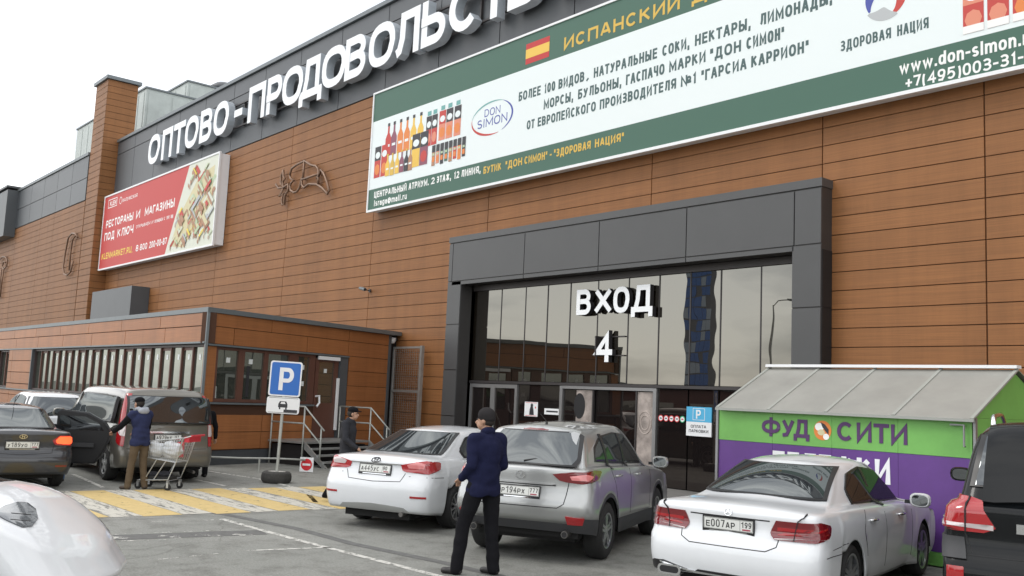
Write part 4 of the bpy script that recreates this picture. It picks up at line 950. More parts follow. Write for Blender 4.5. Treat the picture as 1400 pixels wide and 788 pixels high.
ngon(q, [(.02, 1.47), (.3, 1.47), (.3, 1.53), (.02, 1.53)], PS, 0, .004)
for z0 in (1.458, 1.765): ngon(q, [(-.30, z0), (.30, z0), (.30, z0+.008), (-.30, z0+.008)], PS, 0, .0045)
q.build('pictogram', M['print_dark'], pk)
q = MB(); ngon(q, [(-.06, 1.645), (.05, 1.645), (.03, 1.685), (-.04, 1.685)], PS, 0, .006); q.build('pictogram_window', M['white'], pk)

# ------------------------------------------------------------------ green and purple market kiosk
KY = 12.85; KX0, KX1 = -9.72, -5.62; KD = 2.9
ks = thing('kiosk', 'green and purple market kiosk with a pitched translucent roof', 'kiosk')
M['kgreen'] = mat('kiosk_green', (.165, .42, .095), .45, noise=.12, nscale=1.5); M['kpurple'] = mat('kiosk_purple', (.115, .042, .22), .45, noise=.13, nscale=1.5)
M['klet'] = mat('kiosk_letter_purple', (.085, .03, .12), .5)
M['roofsheet'] = mat('dull_polycarbonate', (.29, .285, .26), .45, noise=.12, nscale=1.3)
q = MB(); q.box(KX0+.05, KX1-.05, KY+.05, KY+KD-.05, .05, 2.0); q.build('carcass', M['dark_alu'], ks)
nP = 4
for i in range(nP):
    a = KX0+(KX1-KX0-.02)*i/nP; b = KX0+(KX1-KX0-.02)*(i+1)/nP
    q = MB(); q.box(a+.002, b-.002, KY, KY+.045, 1.47, 1.97); q.build('green_panel', M['kgreen'], ks)
    q = MB(); q.box(a+.002, b-.002, KY+.006, KY+.045, .2, 1.466); q.build('purple_panel', M['kpurple'], ks)
    q = MB(); q.box(a+.002, b-.002, KY+.001, KY+.045, .02, .196); q.build('green_panel', M['kgreen'], ks)
q = MB(); q.box(KX0-.05, KX0-.005, KY-.02, KY+.05, .0, 2.0); q.build('corner_post', M['alu'], ks)
q = MB(); q.box(KX1-.004, KX1+.03, KY-.01, KY+.05, .0, 2.0); q.build('corner_post', M['alu'], ks)
for z0, z1, m_ in ((.02, .196, 'kgreen'), (.2, 1.466, 'kpurple'), (1.47, 2.0, 'kgreen')):
    q = MB(); q.box(KX1-.045, KX1-.001, KY+.052, KY+KD, z0, z1); q.build('end_panel', M[m_], ks)
RZ = 2.69; RYk = KY+1.35
for x in (KX1-.04, KX0):
    q = MB(); q.prism([(x, KY+.02, 2.003), (x, KY+KD-.02, 2.003), (x, RYk, RZ-.04)], (.035, 0, 0)); q.build('gable_panel', M['kgreen'], ks)
# roof sheets with cover strips
def slope_pts(x, t, dz=0): return (x, KY-.10+(RYk-(KY-.10))*t, 1.97+(RZ-1.97)*t+dz)
xs = [KX0-.0, -8.72, -7.73, -6.68, KX1+.05]
for i in range(4):
    a, b = xs[i], xs[i+1]; q = MB()
    q.prism([slope_pts(a+.004, 0), slope_pts(b-.004, 0), slope_pts(b-.004, 1), slope_pts(a+.004, 1)], (0, -.004, .012)); q.build('roof_sheet', M['roofsheet'], ks)
    q = MB(); q.prism([(a+.004, RYk+.001, RZ), (b-.004, RYk+.001, RZ), (b-.004, KY+KD+.15, 2.0), (a+.004, KY+KD+.15, 2.0)], (0, .004, .012)); q.build('roof_sheet', M['roofsheet'], ks)
M['strip'] = mat('grey_cover_strip', (.33, .34, .31), .5)
for x in (xs[0]+.03, xs[1], xs[2], xs[3], xs[4]-.03):
    q = MB(); q.prism([slope_pts(x-.025, 0, .014), slope_pts(x+.025, 0, .014), slope_pts(x+.025, 1, .014), slope_pts(x-.025, 1, .014)], (0, -.004, .014)); q.build('cover_strip', M['strip'], ks)
q = MB(); q.box(xs[0], xs[4], RYk-.08, RYk+.08, RZ+.03, RZ+.075); q.build('ridge_cap', M['white'], ks)
q = MB(); q.box(xs[0], xs[4], KY-.115, KY-.085, 1.945, 1.985); q.build('eave_strip', M['strip'], ks)
PK = facade_place(KY)
q = MB()
for ch, a, b in (('Ф', -8.89, -8.56), ('У', -8.53, -8.31), ('Д', -8.32, -8.05), ('С', -7.59, -7.33), ('И', -7.28, -7.05), ('Т', -7.02, -6.79), ('И', -6.76, -6.52)):
    strokes(q, ch, a, 1.585, b-a, .275, .055, PK, 0, .008)
q.build('lettering', M['klet'], ks)
q = MB(); text(q, 'ТЕЛЕЖКИ', -8.69, 1.02, 1.92, .34, lambda u, v, d: (u, KY+.006-d, v), .22, 0, .008); q.build('lettering', M['white'], ks)
# round emblem: orange ring with a plain fish-like black swirl
cx, cz = -7.83, 1.715
q1, q2, q3, q4 = MB(), MB(), MB(), MB()
ngon(q1, [(cx+.145*math.cos(t*PI/12), cz+.145*math.sin(t*PI/12)) for t in range(24)], PK, 0, .004)
ngon(q2, [(cx-.05+.075*math.cos(t*PI/8), cz+.05+.06*math.sin(t*PI/8)) for t in range(16)], PK, 0, .006); ngon(q2, [(cx+.06+.05*math.cos(t*PI/8), cz-.09+.045*math.sin(t*PI/8)) for t in range(16)], PK, 0, .006)
ngon(q3, [(cx-.03, cz+.12), (cx+.04, cz+.09), (cx+.1, cz+.02), (cx+.1, cz-.06), (cx+.06, cz-.02), (cx+.0, cz+.05)], PK, 0, .008)
ngon(q4, [(cx-.02+.06*math.cos(t*PI/8), cz-.03+.045*math.sin(t*PI/8)) for t in range(16)], PK, 0, .0075)
multi([(q1, C_['orange']), (q2, C_['wht']), (q3, C_['black']), (q4, C_['cream'])], 'round_emblem', ks)
q = MB(); q.tube([(KX1-.1, KY-.03, 1.62), (KX1-.1, KY-.06, 1.62), (KX1-.1, KY-.06, 1.9), (KX1-.28, KY-.06, 1.9), (KX1-.28, KY-.03, 1.9)], .015, n=6); q.build('shutter_bar', M['alu'], ks)

# ------------------------------------------------------------------ vehicles
def paintm(name, col, metal=0, rough=.35, n=.03): return mat(name, col, rough, metal, .5, coat=1, noise=n, nscale=2)
M['p_white'] = paintm('white_car_paint', (.72, .74, .76)); M['p_silver'] = paintm('silver_car_paint', (.43, .44, .435), .6, .34)
M['p_black'] = mat('black_car_paint', (.005, .006, .007), .22, 0, .2, coat=.2); M['p_grey'] = paintm('dark_grey_car_paint', (.035, .037, .042), .4, .3)
M['p_beige'] = paintm('beige_grey_van_paint', (.145, .136, .115), .45, .38); M['p_white2'] = paintm('white_car_paint_far', (.66, .68, .70))
M['cglass'] = mirror_mat('car_glass', (.018, .020, .022), (.16, .17, .17), .01)
M['cglass_b'] = mirror_mat('tinted_car_glass', (.012, .013, .014), (.13, .14, .145), .01)
M['seal'] = mat('black_trim', (.012, .012, .013), .35); M['plastic'] = mat('dark_bumper_plastic', (.04, .041, .044), .6, noise=.1)
M['chrome'] = mat('chrome', (.72, .73, .74), .12, 1); M['lamp_red'] = mat('red_tail_lamp', (.36, .008, .012), .12, 0, .6, coat=1); M['lamp_dred'] = mat('dark_red_tail_lamp', (.16, .004, .008), .12, 0, .6, coat=1)
M['lamp_clear'] = mat('clear_lamp', (.62, .55, .55), .12, .2, .6, coat=1); M['lamp_lit'] = mat('lit_brake_lamp', (1.0, .10, .03), .2, emit=2.2); M['lamp_grey'] = mat('headlamp_reflector', (.10, .11, .12), .12, .7, coat=1)
M['plate'] = mat('number_plate_white', (.68, .69, .66), .5); M['plate_ink'] = mat('number_plate_ink', (.02, .02, .02), .5); M['rim'] = mat('alloy_rim', (.40, .41, .42), .28, .85); M['rim_dark'] = mat('dark_alloy', (.05, .05, .055), .35, .6)
M['gap'] = mat('panel_gap', (.015, .015, .016), .8); M['under'] = mat('underbody', (.012, .012, .012), .9); M['pipe_end'] = mat('exhaust_steel', (.25, .24, .23), .35, .9)
M['flagprint'] = mat('plate_flag', (.35, .05, .08), .5)

class Car:
    """local frame: x from the rear bumper forwards, y to the left, z up"""
    def __init__(s, name, label, cat, loc, yaw, sp, group='cars parked in front of the entrance'):
        s.root = thing(name, label, cat, (*loc, 0), math.radians(yaw), group); s.sp = sp; s.shell()
    def shell(s):
        sp = s.sp; L, W2 = sp['L'], sp['W']/2
        sh = lambda x: interp(sp['sh'], x)                       # shoulder height along the car
        zb0 = lambda x: interp(sp['zb'], x)
        def zlow(x):
            z = zb0(x)
            for xw in sp['wheels']:
                d = sp['RA']**2-(x-xw)**2
                if d > 0: z = max(z, sp['R']+math.sqrt(d))
            return z
        xr = lambda z: interp(sp['xr'], z); xf = lambda z: L-interp(sp['xf'], z)
        wz = lambda z: interp(sp['wz'], z)*W2
        cR, cF, RR, RF = sp.get('bowR', .09), sp.get('bowF', .16), sp.get('rr', .22), sp.get('rf', .34)
        xs0 = .09+cR+RR*.8; xe0 = L-cF-RF*.8-.05
        st = set()
        for xw in sp['wheels']:
            for k in range(-9, 10): st.add(round(xw+sp['RA']*math.sin(k*PI/18)*1.0, 4))
            st.add(round(xw-sp['RA']-.015, 4)); st.add(round(xw+sp['RA']+.015, 4))
        x = xs0
        while x < xe0:
            if all(abs(x-q) > .09 for q in st): st.add(round(x, 4))
            x += .16
        st = sorted(q for q in st if xs0 < q < xe0)
        fr = [(q-xs0)/(xe0-xs0) for q in st]
        nb, nc = 5, 5
        def ring_xy(s_z, wfac, xrv, xfv, cr=1.0, rr=RR, rf=RF):
            """half outline (right side, y<0): rear centre, rear corner, flank, front corner, front centre"""
            w = wfac; pts = []; yb = w-rr; b_ = cR*cr
            for i in range(nb): t = i/nb; pts.append((xrv+b_*(t*yb/W2)**2, -t*yb))
            x0 = xrv+b_*(yb/W2)**2
            for i in range(nc): a = PI/2*i/nc; pts.append((x0+rr*.8*(1-math.cos(a)), -(yb+rr*math.sin(a))*1.0))
            xa = x0+rr*.8; yf = w-rf; x1 = xfv-cF*cr*(yf/W2)**2; xb_ = x1-rf*.8
            for f in fr:
                X = xa+(xb_-xa)*f; e = 2*f-1
                pts.append((X, -(w-.030*abs(e)**3*cr)))
            for i in range(nc, 0, -1): a = PI/2*i/nc; pts.append((x1-rf*.8*(1-math.cos(a)), -(yf+rf*math.sin(a))*1.0+(.03*(i/nc))*cr*1.0*0))
            for i in range(nb, -1, -1): t = i/nb; pts.append((xfv-cF*cr*(t*yf/W2)**2, -t*yf))
            return pts
        rings = []; 
        T = sp.get('T', [0, .06, .14, .24, .34, .44, .54, .62, .70, .78, .85, .91, .96, 1])
        base = ring_xy(0, W2, xr(.6), xf(.6))
        for t in T:
            r = []
            zc = [zlow(p[0])+(sh(p[0])-zlow(p[0]))*t for p in base]
            # evaluate outline at each vertex's own height
            for i, z in enumerate(zc):
                q = ring_xy(z, wz(z), xr(z), xf(z))[i]
                X = q[0]
                if nb+nc <= i < nb+nc+len(fr) and t < .99:
                    f = i-nb-nc; X = q[0]*(1-(1-t)**.5*1)+st[f]*((1-t)**.5)     # keep arch columns true low down
                z2 = zlow(X)+(sh(X)-zlow(X))*t
                r.append((X, q[1], z2))
            rings.append(r)
        nlow = len(rings)
        # deck between shoulder and greenhouse base
        top = rings[-1]; roof = lambda x: interp(sp['roof'], x); gw = lambda u: interp(sp['gw'], u)*1.0
        grr, grf = sp.get('grr', .11), sp.get('grf', .2)
        g0 = ring_xy(0, gw(0), interp(sp['gr'], 0), interp(sp['gf'], 0), sp.get('gbow', 1.2), grr, grf)
        def zbase(X, y):
            cr_ = sp.get('crown', .05); return sh(X)+cr_*(1-(min(1, abs(y)/W2))**2.2)+sp.get('gbase', .01)
        crn = sp.get('crown', .05)
        for k in (.08, .25, .5, .75, 1.0):
            r = []
            for a, b in zip(top, g0):
                X = a[0]+(b[0]-a[0])*k; y = a[1]+(b[1]-a[1])*k
                e = min(1, abs(y)/W2); z = sh(X)+crn*(1-e**2.6)*(1 if k > .1 else .8)+sp.get('gbase', .01)*k
                r.append((X, y, z))
            rings.append(r)
        U = [.1, .25, .4, .55, .7, .82, .9, .95, .98, 1.0]
        ugr = rings[-1]
        for u in U:
            q = ring_xy(0, gw(u), interp(sp['gr'], u), interp(sp['gf'], u), sp.get('gbow', 1.2), grr, grf)
            r = []
            for a, b in zip(ugr, q):
                zr = roof(b[0])-sp.get('rcrown', .05)*(abs(b[1])/max(.3, gw(1)))**2
                z = a[2]+(zr-a[2])*u; r.append((b[0], b[1], z))
            rings.append(r)
        last = rings[-1]; n1 = len(last)
        sx = [p[0] for p in last]; lo, hi = sx[0], sx[-1]
        i0, i1 = nb+nc, n1-nb-nc-2
        sp_x = []
        for i in range(n1):
            if i <= i0: sp_x.append(lo+(sx[i0]+.02-lo)*(i/i0))
            elif i >= i1: sp_x.append(sx[i1]+(hi-sx[i1])*((i-i1)/(n1-1-i1)))
            else: sp_x.append(sx[i])
        for f in (.8, .5, .25, 0):
            r = []
            for i, p in enumerate(last):
                X = sp_x[i]+(p[0]-sp_x[i])*f; y = p[1]*f
                r.append((X, y, roof(X)-sp.get('rcrown', .05)*(abs(y)/max(.3, gw(1)))**2))
            rings.append(r)
        V, F = [], []; nr = len(rings)
        for r in rings: V += r
        half = len(V); V += [(x, -y, z) for x, y, z in V]
        for i in range(nr-1):
            for j in range(n1-1):
                a, b, c, d = i*n1+j, i*n1+j+1, (i+1)*n1+j+1, (i+1)*n1+j
                F.append((a, b, c, d)); F.append((half+a, half+d, half+c, half+b))
        # weld centre lines
        me = bpy.data.meshes.new('body'); me.from_pydata(V, [], F)
        bm = bmesh.new(); bm.from_mesh(me); bmesh.ops.remove_doubles(bm, verts=bm.verts, dist=.0006)
        bmesh.ops.recalc_face_normals(bm, faces=bm.faces)
        bmesh.ops.smooth_vert(bm, verts=[v for v in bm.verts if v.co.z > sp.get('smz', .7) and not v.is_boundary], factor=.5, use_axis_x=True, use_axis_y=True, use_axis_z=True)
        bmesh.ops.smooth_vert(bm, verts=[v for v in bm.verts if v.co.z > sp['sh'][2][1]+.08], factor=.5, use_axis_x=True, use_axis_y=True, use_axis_z=True)
        s.bvh = BVHTree.FromBMesh(bm)
        trim = sp.get('trim')
        groups = {'body': []}
        if trim:
            tf = [f for f in bm.faces if trim(f.calc_center_median())]
            ids = {f.index for f in tf}
        else: ids = set()
        bm.to_mesh(me); bm.free()
        vv = [tuple(v.co) for v in me.vertices]; nn = [tuple(v.normal) for v in me.vertices]
        for nm, sel, m_ in (('body', [p for p in me.polygons if p.index not in ids], sp['paint']), ('lower_trim', [p for p in me.polygons if p.index in ids], M['plastic'])):
            if not sel: continue
            used = sorted({v for p in sel for v in p.vertices}); mp = {v: i for i, v in enumerate(used)}
            m2 = bpy.data.meshes.new(nm); m2.from_pydata([vv[i] for i in used], [], [[mp[i] for i in p.vertices] for p in sel]); m2.materials.append(m_)
            for p in m2.polygons: p.use_smooth = True
            m2.normals_split_custom_set_from_vertices([nn[i] for i in used])
            o = link(nm, m2, s.root)
            if nm == 'body':
                so = o.modifiers.new('solid', 'SOLIDIFY'); so.thickness = .02; so.offset = -1
        # underbody and wheel housings
        q = MB(); q.box(.35, L-.35, -W2+.28, W2-.28, sp.get('ug', .2), .62); q.box(sp['wheels'][0]+sp['RA']+.05, sp['wheels'][1]-sp['RA']-.05, -W2+.1, W2-.1, sp.get('ug', .2)+.02, .5)
        q.box(.14+cR, .4, -W2+.2, W2-.2, sp.get('ug', .2)+.06, .5)
        q.build('underbody', M['under'], s.root)
        for xw in sp['wheels']:
            for sd_ in (1, -1):
                q = MB(); n = 14; b = len(q.v)
                for yy in (W2-.3, W2-.03):
                    q.v += [(xw+(sp['RA']-.005)*math.cos(PI*k/n), sd_*yy, sp['R']+(sp['RA']-.005)*math.sin(PI*k/n)) for k in range(n+1)]
                q.f += [(b+k, b+k+1, b+n+2+k, b+n+1+k) for k in range(n)]
                q.f.append(tuple(b+k for k in range(n+1)))
                q.build('wheel_housing', M['under'], s.root)
        for xw in sp['wheels']:
            for sd_ in (1, -1): s.wheel(xw, sd_)
    def wheel(s, xw, sd_):
        sp = s.sp; R = sp['R']; w = sp.get('tw', .225); y = sd_*(sp['W']/2-.035)
        key = (id(sp), sd_)
        if not hasattr(Car, 'wc'): Car.wc = {}
        e = bpy.data.objects.new('wheel', None); COL.objects.link(e); e.parent = s.root; e.location = (xw, y, R)
        if key not in Car.wc:
            rr = R*sp.get('rimf', .66); d = -sd_
            q = MB(); q.lathe([(rr-.01, 0), (rr, -.004), (R*.86, -.012), (R*.965, .012), (R, .04), (R, w-.04), (R*.96, w-.01), (rr, w), (rr-.02, w*.8), (rr-.02, .02)], axis=(0, d, 0), n=40, closed=True)
            ty = q.mesh('tyre', M['rubber']); 
            for p in ty.polygons: p.use_smooth = True
            ty.set_sharp_from_angle(angle=math.radians(40))
            rm_ = sp.get('rimm', M['rim'])
            q = MB(); q.lathe([(rr-.004, -.002), (rr-.004, w*.6), (rr-.03, w*.6), (rr-.028, .004)], axis=(0, d, 0), n=36, closed=True)
            q.lathe([(0, .006), (rr*.16, .006), (rr*.24, .02), (rr*.24, .06), (0, .06)], axis=(0, d, 0), n=16)
            ns = sp.get('spokes', 5); tw_ = sp.get('spw', .2)
            for k in range(ns):
                for off in ((-.5, .5) if sp.get('twin') else (0,)):
                    a = 2*PI*k/ns+.3; ca, sa = math.cos(a), math.sin(a); hw = rr*tw_/2; o2 = off*rr*.2
                    b = len(q.v)
                    for r_, dd, h_ in ((rr*.16, .012, hw*1.15), (rr*.95, .010+sp.get('dish', .0), hw*.8)):
                        for sgn in (-1, 1):
                            for dy in (0, .03):
                                t_ = sgn*h_*(.55 if sp.get('twin') else 1)+o2*(1.4 if r_ > rr*.5 else .8)
                                q.v.append((r_*ca-t_*sa, d*(dd+dy), r_*sa+t_*ca))
                    q.f += [tuple(b+i for i in f_) for f_ in ((0, 2, 6, 4), (1, 5, 7, 3), (0, 4, 5, 1), (2, 3, 7, 6))]
            rim = q.mesh('rim', rm_)
            q = MB(); q.lathe([(0, .1), (rr-.03, .1)], axis=(0, d, 0), n=24); q.lathe([(rr*.5, .08), (0, .08)], axis=(0, d, 0), n=20); disc = q.mesh('brake_disc', M['under'])
            Car.wc[key] = (ty, rim, disc)
        for nm, me in zip(('tyre', 'rim', 'brake_disc'), Car.wc[key]): link(nm, me, e)
    def hit(s, p, d, start=6):
        d = Vector(d).normalized(); o = Vector(p)-d*start
        h = s.bvh.ray_cast(o, d)
        if h[0] is None:
            h = s.bvh.find_nearest(Vector(p)); 
        n = h[1]
        if n.dot(d) > 0: n = -n
        return h[0], n
    def decal(s, name, pts, d, m_, off=.004, rows=10, cols=10, parent=None, thick=.012, fit=False, usefit=None):
        """panel moulded to the body: outline pts (local 3D) carried onto the shell along d"""
        d = Vector(d).normalized(); up = Vector((0, 0, 1)); 
        if abs(d.z) > .9: up = Vector((1, 0, 0))
        ux = d.cross(up).normalized(); uz = ux.cross(d).normalized(); c0 = usefit[4].copy() if usefit else sum((Vector(p) for p in pts), Vector())/len(pts)
        P2 = [((Vector(p)-c0).dot(ux), (Vector(p)-c0).dot(uz)) for p in pts]
        zmin, zmax = min(p[1] for p in P2), max(p[1] for p in P2); e = (zmax-zmin)*.002
        grid = []
        for i in range(rows+1):
            z = zmin+e+(zmax-zmin-2*e)*(.5-.5*math.cos(PI*i/rows)); xs_ = []
            for k in range(len(P2)):
                (x0, z0), (x1, z1) = P2[k], P2[(k+1) % len(P2)]
                if (z0 <= z < z1) or (z1 <= z < z0): xs_.append(x0+(x1-x0)*(z-z0)/(z1-z0))
            if len(xs_) < 2: continue
            a, b = min(xs_), max(xs_); row = []
            for j in range(cols+1):
                x = a+(b-a)*(.5-.5*math.cos(PI*j/cols)) if cols > 4 else a+(b-a)*j/cols
                p, n = s.hit(c0+ux*x+uz*z, d); row.append((p, n))
            grid.append(row)
        V, F = [], []; R_, C2 = len(grid), cols+1
        if fit:
            import numpy as np
            pts_ = [p for row in grid for p, n in row]
            U = np.array([[(p-c0).dot(ux), (p-c0).dot(uz), (p-c0).dot(d)] for p in pts_]); su, sv = abs(U[:, 0]).max(), abs(U[:, 1]).max()
            if usefit: su, sv = usefit[0], usefit[1]
            def basis(u, v): return np.stack([u**a_*v**b_ for a_ in range(3) for b_ in range(4)]+[u**4], -1) if s.sp.get('hi') else np.stack([np.ones_like(u), u, v, u*u, u*v, v*v, u*u*v, u**4], -1)
            u_, v_ = U[:, 0]/su, U[:, 1]/sv; B = basis(u_, v_); co_ = usefit[2] if usefit else np.linalg.lstsq(B, U[:, 2], rcond=None)[0]; fitd = B@co_
            sh_ = usefit[3] if usefit else min(.12, max(0, float((fitd-U[:, 2]).max())))
            s.last = (su, sv, co_, sh_, c0)
            k = 0
            for row in grid:
                for j in range(len(row)):
                    p, n = row[j]; p2 = c0+ux*float(U[k, 0])+uz*float(U[k, 1])+d*float(fitd[k]-sh_)
                    e = 1e-3; g1 = float(((basis(np.array([u_[k]+e]), np.array([v_[k]]))-B[k])@co_)[0])/e/su; g2 = float(((basis(np.array([u_[k]]), np.array([v_[k]+e]))-B[k])@co_)[0])/e/sv
                    nn_ = (-d+ux*g1+uz*g2).normalized(); row[j] = (p2, nn_); k += 1
        for row in grid:
            for p, n in row: V.append(tuple(p+n*off))
        for i in range(R_-1):
            for j in range(cols): F.append((i*C2+j, i*C2+j+1, (i+1)*C2+j+1, (i+1)*C2+j))
        bnd = [(0, j) for j in range(C2)]+[(i, cols) for i in range(1, R_)]+[(R_-1, j) for j in range(cols-1, -1, -1)]+[(i, 0) for i in range(R_-2, 0, -1)]
        b = len(V)
        for i, j in bnd: p, n = grid[i][j]; V.append(tuple(p-n*thick))
        m = len(bnd)
        nt_ = len(F)
        for k in range(m):
            i, j = bnd[k]; i2, j2 = bnd[(k+1) % m]; F.append((i*C2+j, i2*C2+j2, b+(k+1) % m, b+k))
        me = bpy.data.meshes.new(name); me.from_pydata(V, [], F); me.materials.append(m_)
        bm = bmesh.new(); bm.from_mesh(me); bmesh.ops.recalc_face_normals(bm, faces=bm.faces); bm.to_mesh(me); bm.free()
        # face outwards
        f0 = me.polygons[(R_//2)*cols-1 if R_ > 2 else 0]
        if f0.normal.dot(d) > 0: me.flip_normals()
        for p in me.polygons: p.use_smooth = p.index < nt_
        me.set_sharp_from_angle(angle=math.radians(50))
        return link(name, me, parent or s.root)
    def line(s, name, pts, d, w=.008, m_=None, off=.002, parent=None, n=8):
        m_ = m_ or M['gap']; P = []
        pts = [Vector(p) for p in pts]
        for i in range(len(pts)-1):
            for k in range(n): P.append(pts[i].lerp(pts[i+1], k/n))
        P.append(pts[-1]); H = [s.hit(p, d) for p in P]; V, F = [], []
        for i, (p, nn) in enumerate(H):
            t = (H[min(i+1, len(H)-1)][0]-H[max(i-1, 0)][0]).normalized(); sd_ = t.cross(nn).normalized()*w/2
            V += [tuple(p+nn*off-sd_), tuple(p+nn*off+sd_), tuple(p-nn*.004-sd_), tuple(p-nn*.004+sd_)]
        for i in range(len(H)-1):
            F += [(4*i, 4*i+4, 4*i+5, 4*i+1), (4*i, 4*i+2, 4*i+6, 4*i+4), (4*i+1, 4*i+5, 4*i+7, 4*i+3)]
        me = bpy.data.meshes.new(name); me.from_pydata(V, [], F); me.materials.append(m_)
        return link(name, me, parent or s.root)
    def plate(s, z, txt, reg, y=0, tilt=None, mir=False):
        """rear number plate: characters and region code in a frame"""
        p, n = s.hit((0, y, z), (1, 0, 0)); nx = Vector((n.x, 0, n.z)).normalized() if tilt is None else Vector((-math.cos(tilt), 0, math.sin(tilt)))
        up = Vector((0, 1, 0)).cross(nx).normalized()
        if up.z < 0: up = -up
        o = p+nx*.012; pl_ = lambda u, v, dd: tuple(o+Vector((0, -1, 0))*u+up*v+nx*dd)
        q = MB(); ngon(q, [(-.275, -.085), (.275, -.085), (.275, .07), (-.275, .07)], pl_, -.02, .0); fr_ = q.build('plate_frame', M['seal'], s.root)
        q = MB(); ngon(q, [(-.26, -.056), (.26, -.056), (.26, .056), (-.26, .056)], pl_, 0, .004); pt = q.build('number_plate', M['plate'], s.root)
        q = MB(); u = -.235
        for i, ch in enumerate(txt):
            h, w = (.058, .042) if ch.isalpha() else (.076, .040)
            strokes(q, ch, u, -.036, w, h, .0095, pl_, .004, .0055); u += w+.0125
        u = .137; w_ = .030
        for ch in reg: strokes(q, ch, u, -.016, w_, .055, .008, pl_, .004, .0055); u += w_+.009
        for a, b, c, d in ((.125, .128, -.052, .052), (-.256, .256, .050, .053), (-.256, .256, -.053, -.050), (-.256, -.253, -.05, .05), (.253, .256, -.05, .05)): ngon(q, [(a, c), (b, c), (b, d), (a, d)], pl_, .004, .0052)
        q.build('characters', M['plate_ink'], pt)
        q = MB(); ngon(q, [(.15, -.043), (.235, -.043), (.235, -.028), (.15, -.028)], pl_, .004, .005); q.build('region_print', M['flagprint'], pt)
        q = MB(); ngon(q, [(-.2, -.078), (.2, -.078), (.2, -.066), (-.2, -.066)], pl_, 0, .002); q.build('frame_print', M['chrome'], fr_)
    def mirror_(s, x, z, y, m_, sides=(1, -1), sc=1):
        for sd_ in sides:
            e = bpy.data.objects.new('door_mirror', None); COL.objects.link(e); e.parent = s.root; e.location = (x, sd_*y, z)
            q = MB(); a, b, h = .07*sc, .12*sc, .085*sc
            prof = [(math.cos(t*PI/8), math.sin(t*PI/8)) for t in range(16)]
            vs = []
            for kx, sc_ in ((-a, .86), (-a*.6, 1), (a*.2, .95), (a*.8, .7), (a, .35)):
                for c, s__ in prof:
                    vs.append((kx, sd_*(.06+b+b*sc_*math.copysign(abs(c)**.7, c)), h*sc_*math.copysign(abs(s__)**.7, s__)+.03))
            q.v = vs
            for i in range(4): q.f += [(i*16+k, i*16+(k+1) % 16, (i+1)*16+(k+1) % 16, (i+1)*16+k) for k in range(16)]
            q.f.append(tuple(range(64, 80))); q.f.append(tuple(range(16))[::-1])
            q.build('mirror_housing', m_, e, smooth='auto')
            q = MB(); q.v = [(-a-.003, sd_*(.06+b+b*.76*math.copysign(abs(c)**.7, c)), h*.74*math.copysign(abs(s__)**.7, s__)+.03) for c, s__ in prof]; q.f = [tuple(range(16))[::-1] if sd_ > 0 else tuple(range(16))]
            q.build('mirror_glass', M['cglass'], e)
            q = MB(); q.box(-.03, .03, min(0, sd_*.1)-.03, max(0, sd_*.1)+.0, -.02, .02); q.build('mirror_arm', M['seal'], e)
    def handle(s, x, z, sd_, m_, L_=.2):
        p, n = s.hit((x, sd_*s.sp['W']/2, z), (0, -sd_, 0))
        q = MB(); pts = [p-Vector((L_/2, 0, 0)), p-Vector((L_/2-.03, -sd_*.035, 0)), p+Vector((L_/2-.03, sd_*.035, 0)), p+Vector((L_/2, 0, 0))]
        q.tube(pts, .014, n=8); q.build('door_handle', m_, s.root, smooth=True)
    def emblem(s, z, fn, m_, y=0, d=(1, 0, 0)):
        p, n = s.hit((0, y, z), d); up = Vector((0, 1, 0)).cross(n).normalized()
        if up.z < 0: up = -up
        q = MB(); fn(q, lambda u, v, dd: tuple(p+n*(.002+dd)+Vector((0, -1, 0))*u+up*v)); q.build('emblem', m_, s.root)

def loops(q, pl_, pth, t, h=.006):
    G['_'] = (1, pth); strokes(q, '_', -.5, -.5, 1, 1, t, pl_, 0, h)
def mirror_pts(P): return [(x, -y, z) for x, y, z in P]

# ---- white sedan (second from the steps)
wz_sedan = [(.2, .90), (.32, .965), (.55, .995), (.75, 1.0), (.9, .975), (1.02, .93), (1.2, .88)]
camry = dict(L=4.825, W=1.825, R=.33, RA=.385, wheels=(1.06, 3.835), paint=M['p_white'], spokes=10, twin=False, spw=.13, rimf=.66,
    sh=[(0, .99), (.5, 1.02), (1.4, .985), (2.6, .95), (3.5, .90), (4.2, .80), (4.7, .66), (4.83, .62)], zb=[(0, .29), (.5, .24), (.9, .20), (3.9, .19), (4.5, .22), (4.83, .25)],
    xr=[(.2, .16), (.32, .05), (.45, .015), (.62, .0), (.78, .06), (.9, .09), (.99, .085), (1.05, .12)], xf=[(.2, .12), (.4, .0), (.6, .06), (.8, .22), (1, .5)],
    wz=wz_sedan, roof=[(.5, 1.15), (1.0, 1.27), (1.5, 1.405), (1.9, 1.455), (2.4, 1.48), (2.9, 1.455), (3.3, 1.36), (3.8, 1.1)], gw=[(0, .74), (.5, .665), (.85, .60), (.97, .55), (1, .50)],
    gr=[(0, .62), (.3, .86), (.6, 1.12), (.85, 1.36), (1, 1.62)], gf=[(0, 3.72), (.5, 3.35), (.85, 3.05), (1, 2.8)], crown=.055, rcrown=.035)
cam1 = Car('parked_car', 'white sedan with red and clear tail lamps, left of the silver SUV', 'car', (-11.95, 7.65), 115.2, camry); c = cam1
gl = [(.7, .63, 1.10), (.7, -.63, 1.10), (1.4, -.50, 1.39), (1.4, .50, 1.39)]
